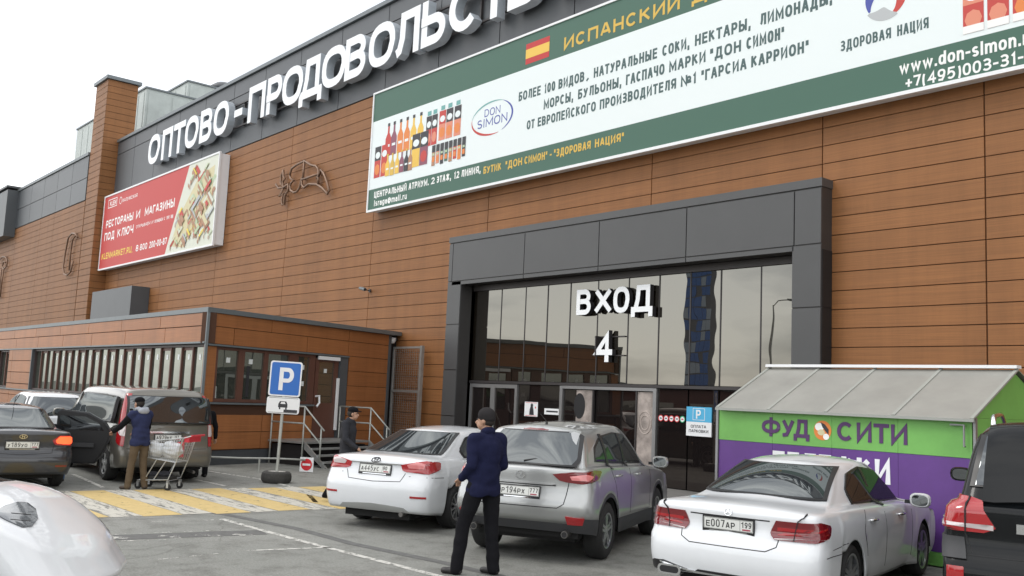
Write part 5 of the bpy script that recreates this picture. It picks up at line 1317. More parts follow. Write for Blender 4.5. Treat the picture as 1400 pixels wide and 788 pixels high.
def glass_rear(c, pts, m_=None, seal=.03, off=.004, rows=12):
    cc = sum((Vector(p) for p in pts), Vector())/len(pts)
    big = [tuple(cc+(Vector(p)-cc)*(1+seal*1.6/ max(.3, (Vector(p)-cc).length))) for p in pts]
    c.decal('glass_seal', big, (1, 0, 0), M['seal'], .002, rows+6, 22, fit=True, thick=.12)
    return c.decal('rear_window', pts, (1, 0, 0), m_ or M['cglass'], .005, rows+4, 20, fit=True, thick=.004, usefit=c.last)
glass_rear(c, gl)
def side_glass(c, P, m_=None, div=(), name='side_window', sides=(-1, 1)):
    for sd_ in sides:
        Q = [(x, sd_*c.sp['W']/2, z) for x, z in P]; cx = sum(p[0] for p in Q)/len(Q); cz = sum(p[2] for p in Q)/len(Q)
        big = [(x+math.copysign(.03, x-cx), y, z+math.copysign(.02, z-cz)) for x, y, z in Q]
        c.decal('window_trim', big, (0, -sd_, 0), M['seal'], .002, 12, 26, fit=True, thick=.06)
        c.decal(name, Q, (0, -sd_, 0), m_ or M['cglass'], .005, 12, 26, fit=True, thick=.004, usefit=c.last)
        for x0, x1 in div:
            c.line('window_pillar', [(x0, sd_*c.sp['W']/2, min(p[1] for p in P)-.01), (x1, sd_*c.sp['W']/2, max(p[1] for p in P)+.0)], (0, -sd_, 0), .07, M['seal'], .02)
side_glass(c, [(1.5, 1.03), (3.25, .985), (3.05, 1.14), (2.75, 1.33), (2.2, 1.375), (1.75, 1.31), (1.42, 1.16)], div=((2.2, 2.2),))
c.decal('windscreen', [(3.55, .66, 1.03), (3.55, -.66, 1.03), (2.95, -.54, 1.38), (2.95, .54, 1.38)], (-1, 0, -.6), M['cglass'], .004)
c.mirror_(3.05, .98, .9, M['p_white'])
M['lamp_pink'] = mat('clear_red_lamp', (.70, .22, .22), .12, 0, .6, coat=1)
for sg_ in (1, -1):
    P = [(0.05, sg_*.46, .965), (0.05, sg_*.50, .86), (.1, sg_*.9, .84), (.38, sg_*.93, .90), (.40, sg_*.93, 1.0), (.1, sg_*.86, 1.02)]
    tl = c.decal('taillight', P, (.8, -sg_*.6, 0), M['lamp_red'], .012, 10, 14)
    c.decal('lamp_lens', [(0.05, sg_*.56, .965), (0.05, sg_*.60, .915), (.1, sg_*.82, .915), (.1, sg_*.84, .99), (.08, sg_*.7, 1.0)], (.8, -sg_*.6, 0), M['lamp_clear'] if sg_ > 0 else M['lamp_pink'], .016, 6, 8, tl)
c.plate(.875, 'А445УС', '90')
c.decal('chrome_strip', [(0, .46, .95), (0, -.46, .95), (0, -.46, .965), (0, .46, .965)], (1, 0, 0), M['chrome'], .010, 3, 10)
def toyota(q, pl_):
    loops(q, pl_, [ell(.5, .5, .075, .05, 20, 2)], .012); loops(q, pl_, [ell(.5, .505, .025, .045, 14, 2)], .009); loops(q, pl_, [ell(.5, .53, .05, .018, 14, 2)], .009)
c.emblem(1.0, toyota, M['rim_dark'])
c.line('panel_gap', [(0, .5, .84), (0, .44, .72), (0, 0, .70), (0, -.44, .72), (0, -.5, .84)], (1, 0, 0), .009)
c.line('panel_gap', [(.1, .9, .80), (.55, .93, .78)], (0, -1, 0), .008); c.line('panel_gap', [(.1, -.9, .80), (.55, -.93, .78)], (0, 1, 0), .008)
for sd_ in (1, -1):
    c.line('panel_gap', [(2.2, sd_*.9, .30), (2.2, sd_*.9, 1.0)], (0, -sd_, 0)); c.line('panel_gap', [(3.3, sd_*.9, .30), (3.3, sd_*.9, .95)], (0, -sd_, 0)); c.line('panel_gap', [(1.42, sd_*.9, .75), (1.3, sd_*.9, 1.0)], (0, -sd_, 0))
    c.handle(1.65, .85, sd_, M['chrome']); c.handle(2.75, .83, sd_, M['chrome'])
    c.decal('reflector', [(.02, sd_*.62, .50), (.02, sd_*.85, .50), (.02, sd_*.85, .53), (.02, sd_*.62, .53)], (1, 0, 0), M['lamp_red'], .008, 3, 6)
c.decal('rear_diffuser', [(.05, .6, .29), (.05, -.6, .29), (.05, -.5, .37), (.05, 0, .39), (.05, .5, .37)], (1, 0, 0), M['p_silver'], .008, 5, 12)
q = MB(); q.cyl((.06, -.48, .26), (.3, -.48, .27), .035, n=14); q.build('exhaust_pipe', M['pipe_end'], c.root)
q = MB(); q.box(.2, 1.0, -.55, .55, .17, .3); q.build('rear_underside', M['under'], c.root)

# ---- silver SUV
cx5 = dict(L=4.555, W=1.84, R=.36, RA=.42, wheels=(.945, 3.645), paint=M['p_silver'], spokes=5, twin=True, spw=.3, rimf=.64, tw=.23, ug=.26,
    sh=[(0, 1.12), (.5, 1.16), (1.4, 1.13), (2.6, 1.08), (3.2, 1.04), (3.9, .95), (4.4, .80), (4.56, .74)], zb=[(0, .42), (.4, .36), (.9, .28), (3.8, .27), (4.3, .30), (4.56, .34)],
    xr=[(.2, .3), (.42, .12), (.6, .03), (.74, .0), (.82, .05), (.95, .075), (1.1, .07), (1.2, .10)], xf=[(.2, .15), (.5, .0), (.7, .04), (.95, .25), (1.2, .5)],
    wz=[(.25, .94), (.4, .985), (.65, .995), (.9, .995), (1.05, .96), (1.2, .91)], roof=[(.1, 1.4), (.4, 1.60), (.9, 1.66), (1.6, 1.70), (2.2, 1.70), (2.8, 1.64), (3.3, 1.4), (3.7, 1.1)],
    gw=[(0, .79), (.45, .73), (.8, .66), (.95, .61), (1, .56)], gr=[(0, .16), (.3, .26), (.6, .40), (.85, .50), (1, .62)], gf=[(0, 3.5), (.5, 3.1), (.85, 2.75), (1, 2.5)], crown=.03, rcrown=.05, gbow=1.3, grr=.13,
    trim=lambda p: p.z < .48+(.06 if p.x < .5 else 0) or any((p.x-xw)**2+(p.z-.36)**2 < .475**2 for xw in (.945, 3.645)))
c = Car('parked_car', 'silver crossover SUV behind the standing man, with dark plastic lower bumper', 'car', (-8.95, 7.85), 117.4, cx5)
glass_rear(c, [(.2, .62, 1.20), (.2, -.62, 1.20), (.25, -.66, 1.27), (.45, -.58, 1.54), (.5, -.48, 1.58), (.5, .48, 1.58), (.45, .58, 1.54), (.25, .66, 1.27)])
c.decal('roof_spoiler', [(.25, .60, 1.62), (.25, -.60, 1.62), (.75, -.56, 1.62), (.75, .56, 1.62)], (0, 0, -1), M['p_silver'], .02, 8, 12)
c.decal('high_brake_lamp', [(.3, .17, 1.585), (.3, -.17, 1.585), (.3, -.17, 1.61), (.3, .17, 1.61)], (1, 0, 0), M['lamp_dred'], .018, 3, 6)
side_glass(c, [(.72, 1.24), (1.5, 1.20), (3.05, 1.13), (2.8, 1.33), (2.4, 1.53), (1.8, 1.56), (1.2, 1.52), (.85, 1.38)], div=((1.15, 1.2), (1.98, 2.03)))
c.decal('windscreen', [(3.4, .68, 1.12), (3.4, -.68, 1.12), (2.7, -.58, 1.55), (2.7, .58, 1.55)], (-1, 0, -.6), M['cglass'], .004)
for sg_ in (1, -1):
    P = [(.1, sg_*.40, 1.09), (.1, sg_*.52, 1.005), (.12, sg_*.8, .985), (.42, sg_*.93, 1.02), (.62, sg_*.93, 1.12), (.35, sg_*.9, 1.14), (.12, sg_*.7, 1.13)]
    tl = c.decal('taillight', P, (.75, -sg_*.66, 0), M['lamp_dred'], .014, 10, 16)
    c.decal('lamp_lens', [(.12, sg_*.62, 1.08), (.12, sg_*.66, 1.025), (.2, sg_*.82, 1.02), (.3, sg_*.88, 1.07), (.2, sg_*.8, 1.10)], (.75, -sg_*.66, 0), M['lamp_pink'], .018, 5, 8, tl)
    c.decal('reflector', [(.1, sg_*.62, .50), (.1, sg_*.80, .50), (.1, sg_*.83, .59), (.1, sg_*.60, .60)], (1, 0, 0), M['lamp_red'], .012, 4, 6)
    q = MB(); q.cyl((.06, sg_*.60, .38), (.35, sg_*.60, .39), .043, n=16); q.build('exhaust_pipe', M['pipe_end'], c.root)
    q = MB(); q.cyl((.055, sg_*.60, .38), (.06, sg_*.60, .38), .034, n=16); q.build('exhaust_mouth', M['black'], c.root)
    c.line('panel_gap', [(1.95, sg_*.9, .5), (2.0, sg_*.9, 1.18)], (0, -sg_, 0)); c.line('panel_gap', [(3.05, sg_*.9, .5), (3.1, sg_*.9, 1.1)], (0, -sg_, 0)); c.line('panel_gap', [(1.35, sg_*.9, .6), (1.1, sg_*.9, 1.18)], (0, -sg_, 0))
    c.handle(1.35, 1.03, sg_, M['p_silver'], .22); c.handle(2.35, 1.0, sg_, M['p_silver'], .22)
    q = MB(); q.tube([(.75, sg_*.60, 1.655), (.8, sg_*.60, 1.70), (1.6, sg_*.61, 1.735), (2.5, sg_*.6, 1.70), (2.6, sg_*.58, 1.66)], .016, n=8)
c.line('panel_gap', [(.1, .62, 1.0), (.1, .58, .74), (.1, .5, .69), (.1, -.5, .69), (.1, -.58, .74), (.1, -.62, 1.0)], (1, 0, 0), .010)
c.plate(.86, 'Р194РХ', '777')
c.decal('chrome_strip', [(.08, .42, .955), (.08, -.42, .955), (.08, -.46, .975), (.08, .46, .975)], (1, 0, 0), M['p_silver'], .028, 3, 10)
c.line('panel_gap', [(.08, .46, .95), (.08, -.46, .95)], (1, 0, 0), .014, M['seal'], .012)
def mazda(q, pl_): loops(q, pl_, [ell(.5, .5, .062, .05, 20, 2)], .010); loops(q, pl_, [[(.445, .535), (.47, .53), (.5, .488), (.53, .53), (.555, .535)]], .010)
c.emblem(1.055, mazda, M['chrome'])
G['_'] = (1, [])
c.mirror_(3.0, 1.12, .9, M['p_silver'])
q = MB(); q.tube([(.62, .02, 1.235), (.36, -.25, 1.262), (.30, -.42, 1.272)], .012, n=6); 
p_, n_ = c.hit((0, .05, 1.2), (1, 0, 0)); q = MB(); 
W_ = [c.hit((0, y, z), (1, 0, 0)) for y, z in ((.0, 1.20), (-.12, 1.225), (-.25, 1.24), (-.4, 1.243))]
q.tube([tuple(p+n*.03) for p, n in W_], .012, n=6); q.build('rear_wiper', M['seal'], c.root)
q = MB(); q.cyl((.95, 0, 1.665), (.95, 0, 1.70), .02, .016, n=8); q.cyl((.95, 0, 1.70), (.70, 0, 1.80), .006, .004, n=6); q.build('roof_antenna', M['seal'], c.root)

# ---- white executive sedan
merc = dict(L=4.88, W=1.854, R=.33, RA=.375, wheels=(1.13, 4.0), paint=M['p_white'], spokes=5, twin=True, spw=.32, rimf=.74, ug=.19,
    sh=[(0, .98), (.5, .99), (1.4, .985), (2.6, .96), (3.6, .91), (4.3, .82), (4.75, .70), (4.88, .66)], zb=[(0, .34), (.3, .25), (.8, .21), (4, .2), (4.6, .22), (4.88, .25)],
    xr=[(.2, .14), (.35, .035), (.5, .0), (.64, .01), (.72, .055), (.85, .085), (.97, .07), (1.03, .11)], xf=[(.2, .1), (.4, .0), (.65, .04), (.85, .2), (1, .4)],
    wz=[(.2, .91), (.32, .97), (.55, .995), (.72, 1.0), (.86, .985), (.95, .955), (1.02, .93), (1.2, .88)], roof=[(.5, 1.12), (1.0, 1.27), (1.5, 1.40), (1.9, 1.45), (2.4, 1.474), (2.9, 1.455), (3.4, 1.34), (3.8, 1.1)],
    gw=[(0, .745), (.5, .67), (.85, .60), (.97, .55), (1, .50)], gr=[(0, .74), (.3, .98), (.6, 1.2), (.85, 1.42), (1, 1.68)], gf=[(0, 3.75), (.5, 3.35), (.85, 3.05), (1, 2.8)], crown=.05, rcrown=.035)
c = Car('parked_car', 'white executive sedan with wide dark red tail lamps in front of the purple kiosk', 'car', (-5.88, 7.9), 102.8, merc)
glass_rear(c, [(.8, .635, 1.10), (.8, -.635, 1.10), (1.45, -.51, 1.39), (1.45, .51, 1.39)])
side_glass(c, [(1.62, 1.035), (3.42, .985), (3.2, 1.14), (2.85, 1.32), (2.3, 1.37), (1.85, 1.32), (1.58, 1.18)], M['cglass_b'], div=((2.3, 2.3),))
for sd_ in (1, -1): c.line('window_chrome', [(1.55, sd_*.9, 1.015), (3.45, sd_*.9, .965)], (0, -sd_, 0), .018, M['chrome'], .01, n=14)
c.decal('windscreen', [(3.6, .66, 1.03), (3.6, -.66, 1.03), (2.95, -.54, 1.38), (2.95, .54, 1.38)], (-1, 0, -.6), M['cglass'], .004)
for sg_ in (1, -1):
    P = [(.05, sg_*.46, .80), (.05, sg_*.50, .745), (.1, sg_*.9, .745), (.36, sg_*.93, .79), (.42, sg_*.93, .89), (.2, sg_*.9, .935), (.08, sg_*.75, .93), (.05, sg_*.52, .93)]
    tl = c.decal('taillight', P, (.8, -sg_*.6, 0), M['lamp_dred'], .012, 10, 16)
    c.decal('lamp_band', [(.05, sg_*.54, .83), (.05, sg_*.54, .87), (.3, sg_*.93, .88), (.3, sg_*.93, .845)], (.8, -sg_*.6, 0), M['lamp_red'], .015, 3, 10, tl)
    c.decal('lamp_band', [(.05, sg_*.54, .79), (.05, sg_*.54, .815), (.3, sg_*.93, .825), (.3, sg_*.93, .805)], (.8, -sg_*.6, 0), M['lamp_red'], .015, 3, 10, tl)
    c.decal('lamp_band', [(.05, sg_*.50, .748), (.05, sg_*.50, .768), (.3, sg_*.93, .785), (.3, sg_*.93, .765)], (.8, -sg_*.6, 0), M['lamp_clear'], .015, 3, 10, tl)
    c.line('panel_gap', [(.1, sg_*.66, .745), (.1, sg_*.70, .94), (.25, sg_*.73, 1.0)], (.9, -sg_*.4, 0), .008, M['gap'], .018)
    c.line('panel_gap', [(2.28, sg_*.9, .32), (2.28, sg_*.9, 1.0)], (0, -sg_, 0)); c.line('panel_gap', [(3.4, sg_*.9, .32), (3.4, sg_*.9, .95)], (0, -sg_, 0)); c.line('panel_gap', [(1.58, sg_*.9, .5), (1.5, sg_*.9, .78), (1.62, sg_*.9, 1.0)], (0, -sg_, 0))
    c.handle(1.78, .86, sg_, M['chrome'], .2); c.handle(2.88, .85, sg_, M['chrome'], .2)
    fl_ = c.decal('bumper_insert', [(.03, sg_*.34, .34), (.03, sg_*.40, .30), (.06, sg_*.86, .30), (.06, sg_*.86, .40), (.03, sg_*.70, .41)], (1, 0, 0), M['seal'], .006, 6, 10)
    q = MB(); ngon(q, rrect(.26, .10, .045, sg_*.62, .325), lambda u, v, d: (.035-d, u, v), -.1, .0); q.build('exhaust_trim', M['chrome'], c.root)
    q = MB(); ngon(q, rrect(.21, .065, .03, sg_*.62, .325), lambda u, v, d: (.035-d, u, v), 0, .003); q.build('exhaust_mouth', M['black'], c.root)
    c.line('side_crease', [(.5, sg_*.9, .66), (.95, sg_*.93, .69)], (0, -sg_, 0), .006)
c.line('panel_gap', [(.05, .52, .80), (.05, .50, .68), (.05, .40, .63), (.05, -.40, .63), (.05, -.50, .68), (.05, -.52, .80)], (1, 0, 0), .009)
c.line('trunk_crease', [(.08, .42, .915), (.08, -.42, .915)], (1, 0, 0), .012, M['gap'], .002)
c.decal('rear_diffuser', [(.05, .44, .27), (.05, -.44, .27), (.05, -.30, .37), (.05, .30, .37)], (1, 0, 0), M['seal'], .010, 5, 12)
c.line('chrome_strip', [(.03, .74, .395), (.03, .4, .345), (.03, 0, .34), (.03, -.4, .345), (.03, -.74, .395)], (1, 0, 0), .016, M['chrome'], .014)
c.plate(.84, 'Е007АР', '199')
def star(q, pl_): loops(q, pl_, [ell(.5, .5, .04, .04, 20, 2)], .006); loops(q, pl_, [[(.5, .5), (.5, .54)], [(.5, .5), (.466, .48)], [(.5, .5), (.534, .48)]], .008)
c.emblem(.965, star, M['chrome'])
c.mirror_(3.15, .975, .9, M['p_white'])
c.line('panel_gap', [(.3, -.9, .60), (.74, -.93, .60)], (0, 1, 0), .007)

# ---- black off-roader at the right edge
lcs = dict(hi=1, L=4.95, W=1.97, R=.39, RA=.45, wheels=(1.2, 4.05), paint=M['p_black'], spokes=5, twin=True, spw=.3, rimf=.62, tw=.28, ug=.3,
    sh=[(0, 1.22), (.5, 1.26), (1.5, 1.25), (3.2, 1.22), (4, 1.16), (4.7, 1.02), (4.95, .95)], zb=[(0, .50), (.4, .42), (.9, .38), (4.2, .38), (4.8, .42), (4.95, .5)],
    xr=[(.3, .2), (.5, .03), (.7, .0), (.80, .02), (.84, .10), (1.0, .12), (1.2, .12), (1.3, .15)], xf=[(.3, .15), (.6, .0), (.9, .03), (1.1, .2), (1.3, .4)],
    wz=[(.35, .95), (.5, .985), (.8, 1.0), (1.05, .995), (1.2, .965), (1.35, .93)], roof=[(.1, 1.7), (.4, 1.93), (.9, 1.97), (1.8, 2.0), (2.6, 1.98), (3.0, 1.92), (3.5, 1.6), (3.9, 1.3)],
    gw=[(0, .86), (.5, .80), (.85, .735), (.95, .69), (1, .62)], gr=[(0, .18), (.4, .29), (.8, .45), (1, .60)], gf=[(0, 3.75), (.5, 3.35), (.85, 3.05), (1, 2.8)], crown=.02, rcrown=.04, gbow=.8, grr=.16, bowR=.06, rr=.15)
c = Car('parked_car', 'black full-size off-road SUV cut off by the right edge of the photo', 'car', (-2.98, 8.58), 109.6, lcs)
glass_rear(c, [(.2, .72, 1.42), (.2, -.72, 1.42), (.45, -.64, 1.84), (.45, .64, 1.84)], M['cglass_b'])
c.decal('roof_spoiler', [(.2, .66, 1.92), (.2, -.66, 1.92), (.75, -.60, 1.92), (.75, .60, 1.92)], (0, 0, -1), M['p_black'], .03, 8, 12)
side_glass(c, [(.75, 1.38), (3.4, 1.32), (3.15, 1.55), (2.9, 1.76), (2.0, 1.84), (1.0, 1.83), (.85, 1.7)], M['cglass_b'], div=((1.45, 1.45), (2.35, 2.35)))
for sg_ in (1, -1):
    tl = c.decal('taillight', [(.15, sg_*.70, 1.30), (.13, sg_*.56, 1.07), (.13, sg_*.66, 1.03), (.13, sg_*.9, 1.03), (.4, sg_*1.0, 1.05), (.4, sg_*1.0, 1.28), (.2, sg_*.93, 1.33)], (.85, -sg_*.5, 0), M['lamp_red'], .02, 12, 14)
    c.decal('lamp_lens', [(.13, sg_*.58, 1.055), (.13, sg_*.58, 1.10), (.4, sg_*1.0, 1.14), (.4, sg_*1.0, 1.06)], (.85, -sg_*.5, 0), M['lamp_clear'], .025, 4, 10, tl)
    c.line('panel_gap', [(.14, sg_*.80, 1.03), (.14, sg_*.80, 1.32)], (.9, -sg_*.4, 0), .012, M['gap'], .028)
    c.decal('reflector', [(.03, sg_*.80, .58), (.03, sg_*.93, .58), (.03, sg_*.93, .74), (.03, sg_*.80, .74)], (1, 0, 0), M['lamp_red'], .012, 4, 6)
    c.decal('bumper_corner', [(.03, sg_*.78, .80), (.03, sg_*.96, .80), (.2, sg_*.98, .98), (.1, sg_*.80, .98)], (1, 0, 0), M['plastic'], .02, 4, 6)
    q = MB(); q.tube([(.75, sg_*.60, 1.93), (.85, sg_*.60, 2.02), (2.4, sg_*.61, 2.05), (2.75, sg_*.60, 1.97)], .022, n=8); q.build('roof_rail', M['chrome'], c.root, smooth=True)
c.decal('chrome_strip', [(.12, .40, 1.05), (.12, -.40, 1.05), (.12, -.40, 1.13), (.12, .40, 1.13)], (1, 0, 0), M['chrome'], .03, 4, 10)
c.line('panel_gap', [(.1, .95, .84), (.1, 0, .84), (.1, -.95, .84)], (1, 0, 0), .012)
c.line('panel_gap', [(.1, .80, 1.03), (.1, .74, .86)], (1, 0, 0), .010)
c.mirror_(3.25, 1.32, .90, M['p_black'], sc=.95)

# ---- beige minivan
van = dict(hi=1, L=5.0, W=1.90, R=.33, RA=.38, wheels=(1.0, 4.2), paint=M['p_beige'], spokes=5, spw=.42, rimf=.64, ug=.2,
    sh=[(0, 1.12), (1, 1.14), (3, 1.12), (4, 1.08), (4.5, 1.0), (4.85, .82), (5.0, .72)], zb=[(0, .33), (.4, .28), (1, .24), (4.4, .22), (4.8, .25), (5.0, .3)],
    xr=[(.2, .12), (.4, .01), (.62, .0), (.70, .05), (.9, .07), (1.12, .08), (1.2, .09)], xf=[(.2, .1), (.4, .0), (.7, .05), (.9, .25), (1.2, .6)],
    wz=[(.2, .93), (.4, .985), (.7, 1.0), (1.0, .99), (1.12, .965), (1.3, .93)], roof=[(.05, 1.7), (.25, 1.83), (.8, 1.875), (2.5, 1.89), (3.3, 1.86), (3.8, 1.7), (4.3, 1.35), (4.6, 1.12)],
    gw=[(0, .905), (.5, .87), (.85, .82), (.95, .78), (1, .72)], gr=[(0, .10), (.5, .15), (.85, .22), (1, .34)], gf=[(0, 4.55), (.5, 4.1), (.85, 3.7), (1, 3.4)], crown=.015, rcrown=.04, gbow=.7, grr=.12, rr=.16, bowR=.06)
c = Car('parked_van', 'beige-grey minivan seen from behind, with the shopping trolley at its tailgate', 'van', (-18.85, 7.3), 178.2, van)
glass_rear(c, [(.12, .80, 1.2), (.12, -.80, 1.2), (.2, -.76, 1.70), (.2, .76, 1.70)], M['cglass_b'])
side_glass(c, [(.45, 1.2), (4.15, 1.16), (3.9, 1.45), (3.6, 1.66), (2.5, 1.70), (.5, 1.68)], M['cglass'], div=((1.5, 1.5), (2.55, 2.55), (3.4, 3.35)))
for sg_ in (1, -1):
    tl = c.decal('taillight', [(.1, sg_*.84, .72), (.1, sg_*.90, .72), (.25, sg_*.95, .80), (.25, sg_*.93, 1.3), (.25, sg_*.86, 1.74), (.15, sg_*.80, 1.74), (.1, sg_*.83, 1.3)], (.8, -sg_*.6, 0), M['lamp_red'], .012, 14, 6)
    c.decal('lamp_lens', [(.1, sg_*.84, .92), (.1, sg_*.90, .92), (.2, sg_*.92, .95), (.2, sg_*.92, 1.15), (.1, sg_*.84, 1.15)], (.8, -sg_*.6, 0), M['lamp_clear'], .016, 6, 5, tl)
    c.line('panel_gap', [(1.5, sg_*.95, .3), (1.5, sg_*.95, 1.2)], (0, -sg_, 0)); c.line('panel_gap', [(2.6, sg_*.95, .3), (2.6, sg_*.95, 1.2)], (0, -sg_, 0)); c.line('panel_gap', [(3.6, sg_*.95, .3), (3.6, sg_*.95, 1.2)], (0, -sg_, 0))
    c.line('side_rail', [(.5, sg_*.95, 1.0), (1.5, sg_*.95, 1.0)], (0, -sg_, 0), .02); c.handle(1.7, .95, sg_, M['p_beige'], .2)
c.decal('chrome_strip', [(.06, .42, .985), (.06, -.42, .985), (.06, -.42, 1.02), (.06, .42, 1.02)], (1, 0, 0), M['chrome'], .02, 3, 8)
c.plate(.90, 'А979КЕ', '97')
c.line('panel_gap', [(.05, .85, .68), (.05, 0, .66), (.05, -.85, .68)], (1, 0, 0), .01); c.line('panel_gap', [(.05, .83, .7), (.05, .83, 1.18)], (1, 0, 0), .01); c.line('panel_gap', [(.05, -.83, .7), (.05, -.83, 1.18)], (1, 0, 0), .01)
W_ = [c.hit((0, y, z), (1, 0, 0)) for y, z in ((.05, 1.17), (-.1, 1.24), (-.35, 1.27), (-.55, 1.27))]
q = MB(); q.tube([tuple(p+n*.03) for p, n in W_], .012, n=6); q.build('rear_wiper', M['seal'], c.root)
c.mirror_(3.95, 1.2, .94, M['p_beige'], sc=1.1)
q = MB(); q.cyl((.0, -.55, .22), (.25, -.5, .25), .03, n=10); q.build('exhaust_pipe', M['pipe_end'], c.root)

# ---- dark sedan at the left with a lit lamp and an open door
sol = dict(L=4.375, W=1.70, R=.30, RA=.35, wheels=(.93, 3.50), paint=M['p_grey'], spokes=7, spw=.16, rimf=.64, tw=.19,
    sh=[(0, 1.0), (.5, 1.01), (1.3, .98), (2.4, .93), (3.3, .87), (3.9, .77), (4.3, .62), (4.38, .58)], zb=[(0, .30), (.5, .24), (3.6, .19), (4.1, .22), (4.38, .25)],
    xr=[(.2, .14), (.35, .04), (.5, .0), (.62, .02), (.72, .07), (.9, .06), (1.0, .04), (1.05, .07)], xf=[(.2, .1), (.4, 0), (.6, .06), (.8, .25), (1, .5)],
    wz=wz_sedan, roof=[(.4, 1.13), (.9, 1.27), (1.4, 1.41), (1.8, 1.455), (2.3, 1.47), (2.7, 1.44), (3.1, 1.3), (3.5, 1.05)], gw=[(0, .69), (.5, .62), (.85, .56), (.97, .51), (1, .46)],
    gr=[(0, .50), (.3, .76), (.6, 1.02), (.85, 1.28), (1, 1.55)], gf=[(0, 3.4), (.5, 3.05), (.85, 2.75), (1, 2.5)], crown=.05, rcrown=.035)
c = Car('parked_car', 'dark grey sedan at the left with one brake lamp lit and its door open', 'car', (-18.15, 4.48), 174.7, sol)
glass_rear(c, [(.6, .61, 1.085), (.6, -.61, 1.085), (1.3, -.50, 1.38), (1.3, .50, 1.38)])
side_glass(c, [(1.35, 1.02), (3.0, .97), (2.8, 1.12), (2.5, 1.31), (2.0, 1.36), (1.55, 1.30), (1.3, 1.15)], div=((2.0, 2.0),))
for sg_ in (1, -1):
    tl = c.decal('taillight', [(.05, sg_*.50, .88), (.05, sg_*.56, .80), (.1, sg_*.84, .78), (.36, sg_*.86, .84), (.38, sg_*.86, .93), (.1, sg_*.80, .97), (.05, sg_*.62, .97)], (.8, -sg_*.6, 0), M['lamp_red'], .012, 10, 12)
    if sg_ == -1:
        c.decal('lit_lamp', [(.05, sg_*.56, .875), (.05, sg_*.60, .82), (.1, sg_*.82, .81), (.2, sg_*.84, .85), (.2, sg_*.84, .93), (.1, sg_*.78, .95), (.05, sg_*.62, .95)], (.8, -sg_*.6, 0), M['lamp_lit'], .016, 8, 8, tl)
    c.decal('reflector', [(.02, sg_*.55, .42), (.02, sg_*.74, .42), (.02, sg_*.74, .45), (.02, sg_*.55, .45)], (1, 0, 0), M['lamp_dred'], .008, 3, 6)
    c.handle(1.5, .84, sg_, M['p_grey']); c.handle(2.5, .82, sg_, M['p_grey'])
c.line('panel_gap', [(0, .52, .84), (0, .48, .66), (0, 0, .63), (0, -.48, .66), (0, -.52, .84)], (1, 0, 0), .009)
c.line('panel_gap', [(0, .82, .60), (0, .3, .58), (0, -.3, .58), (0, -.82, .60)], (1, 0, 0), .006)
c.plate(.80, 'У189УО', '777')
def hy(q, pl_): loops(q, pl_, [ell(.5, .5, .06, .035, 20, 2)], .008); loops(q, pl_, [[(.478, .475), (.485, .525)], [(.522, .525), (.515, .475)], [(.48, .495), (.52, .505)]], .008)
c.emblem(.945, hy, M['chrome'])
q = MB(); q.cyl((1.5, 0, 1.43), (1.3, 0, 1.62), .006, .004, n=6); q.build('roof_antenna', M['seal'], c.root)
# open right rear door (dark inner side facing the camera)
dr = bpy.data.objects.new('open_door', None); COL.objects.link(dr); dr.parent = c.root; dr.location = (2.0, -.84, .0); dr.rotation_euler = (0, 0, math.radians(66))
prof = [(0, .33), (-.55, .33), (-.80, .50), (-.98, .78), (-1.0, .95), (0, .97)]
prof = [(-.02, .33), (-.78, .34), (-.92, .55), (-1.02, .80), (-1.05, .97), (-.92, 1.16), (-.60, 1.33), (-.1, 1.38), (-.02, 1.33)]
q = MB(); q.prism([(x, -.05, z) for x, z in prof], (0, .06, 0)); q.build('door_panel', M['p_grey'], dr)
q = MB(); q.prism([(x*.96-.01, .012, .04+z*.95) for x, z in prof], (0, .03, 0)); q.build('door_trim', M['black'], dr)
q = MB(); q.box(-.75, -.2, .042, .09, .66, .74); q.build('armrest', M['plastic'], dr)
q = MB(); q.prism([(-.90, .044, .99), (-.08, .044, .99), (-.08, .044, 1.26), (-.55, .044, 1.25), (-.80, .044, 1.13)], (0, .003, 0)); q.build('door_window', M['cglass_b'], dr)
c.mirror_(2.95, .98, .84, M['p_grey'], sides=(1,))

# ---- white hatchback SUV behind the van, and another white roof at the far left
hb = dict(camry); hb.update(L=4.4, W=1.82, R=.33, wheels=(.9, 3.55), paint=M['p_white2'],
    sh=[(0, 1.02), (.5, 1.05), (1.4, 1.02), (3.3, .95), (4.0, .82), (4.4, .65)], roof=[(.1, 1.35), (.5, 1.55), (1.0, 1.62), (1.8, 1.64), (2.4, 1.60), (2.9, 1.42), (3.4, 1.1)],
    xr=[(.2, .2), (.4, .03), (.6, 0), (.8, .05), (1.05, .07)], gw=[(0, .76), (.5, .70), (.85, .62), (1, .52)], gr=[(0, .18), (.4, .35), (.8, .55), (1, .75)], gf=[(0, 3.3), (.5, 2.95), (.85, 2.6), (1, 2.35)])
c = Car('parked_car', 'white hatchback between the dark sedan and the beige van', 'car', (-23.9, 6.7), 178, hb)
glass_rear(c, [(.22, .62, 1.12), (.22, -.62, 1.12), (.3, -.68, 1.25), (.5, -.56, 1.50), (.5, .56, 1.50), (.3, .68, 1.25)], M['cglass_b'])
side_glass(c, [(.7, 1.14), (2.9, 1.02), (2.7, 1.2), (2.3, 1.48), (1.6, 1.53), (1.0, 1.48)], div=((1.8, 1.8),))
for sg_ in (1, -1): c.decal('taillight', [(.1, sg_*.6, 1.0), (.1, sg_*.62, .9), (.3, sg_*.9, .92), (.35, sg_*.9, 1.03)], (.8, -sg_*.6, 0), M['lamp_red'], .012, 6, 8)
hb2 = dict(hb)
c = Car('parked_car', 'white car roof visible behind the dark sedan at the far left edge', 'car', (-27.6, 5.2), 178, hb2)
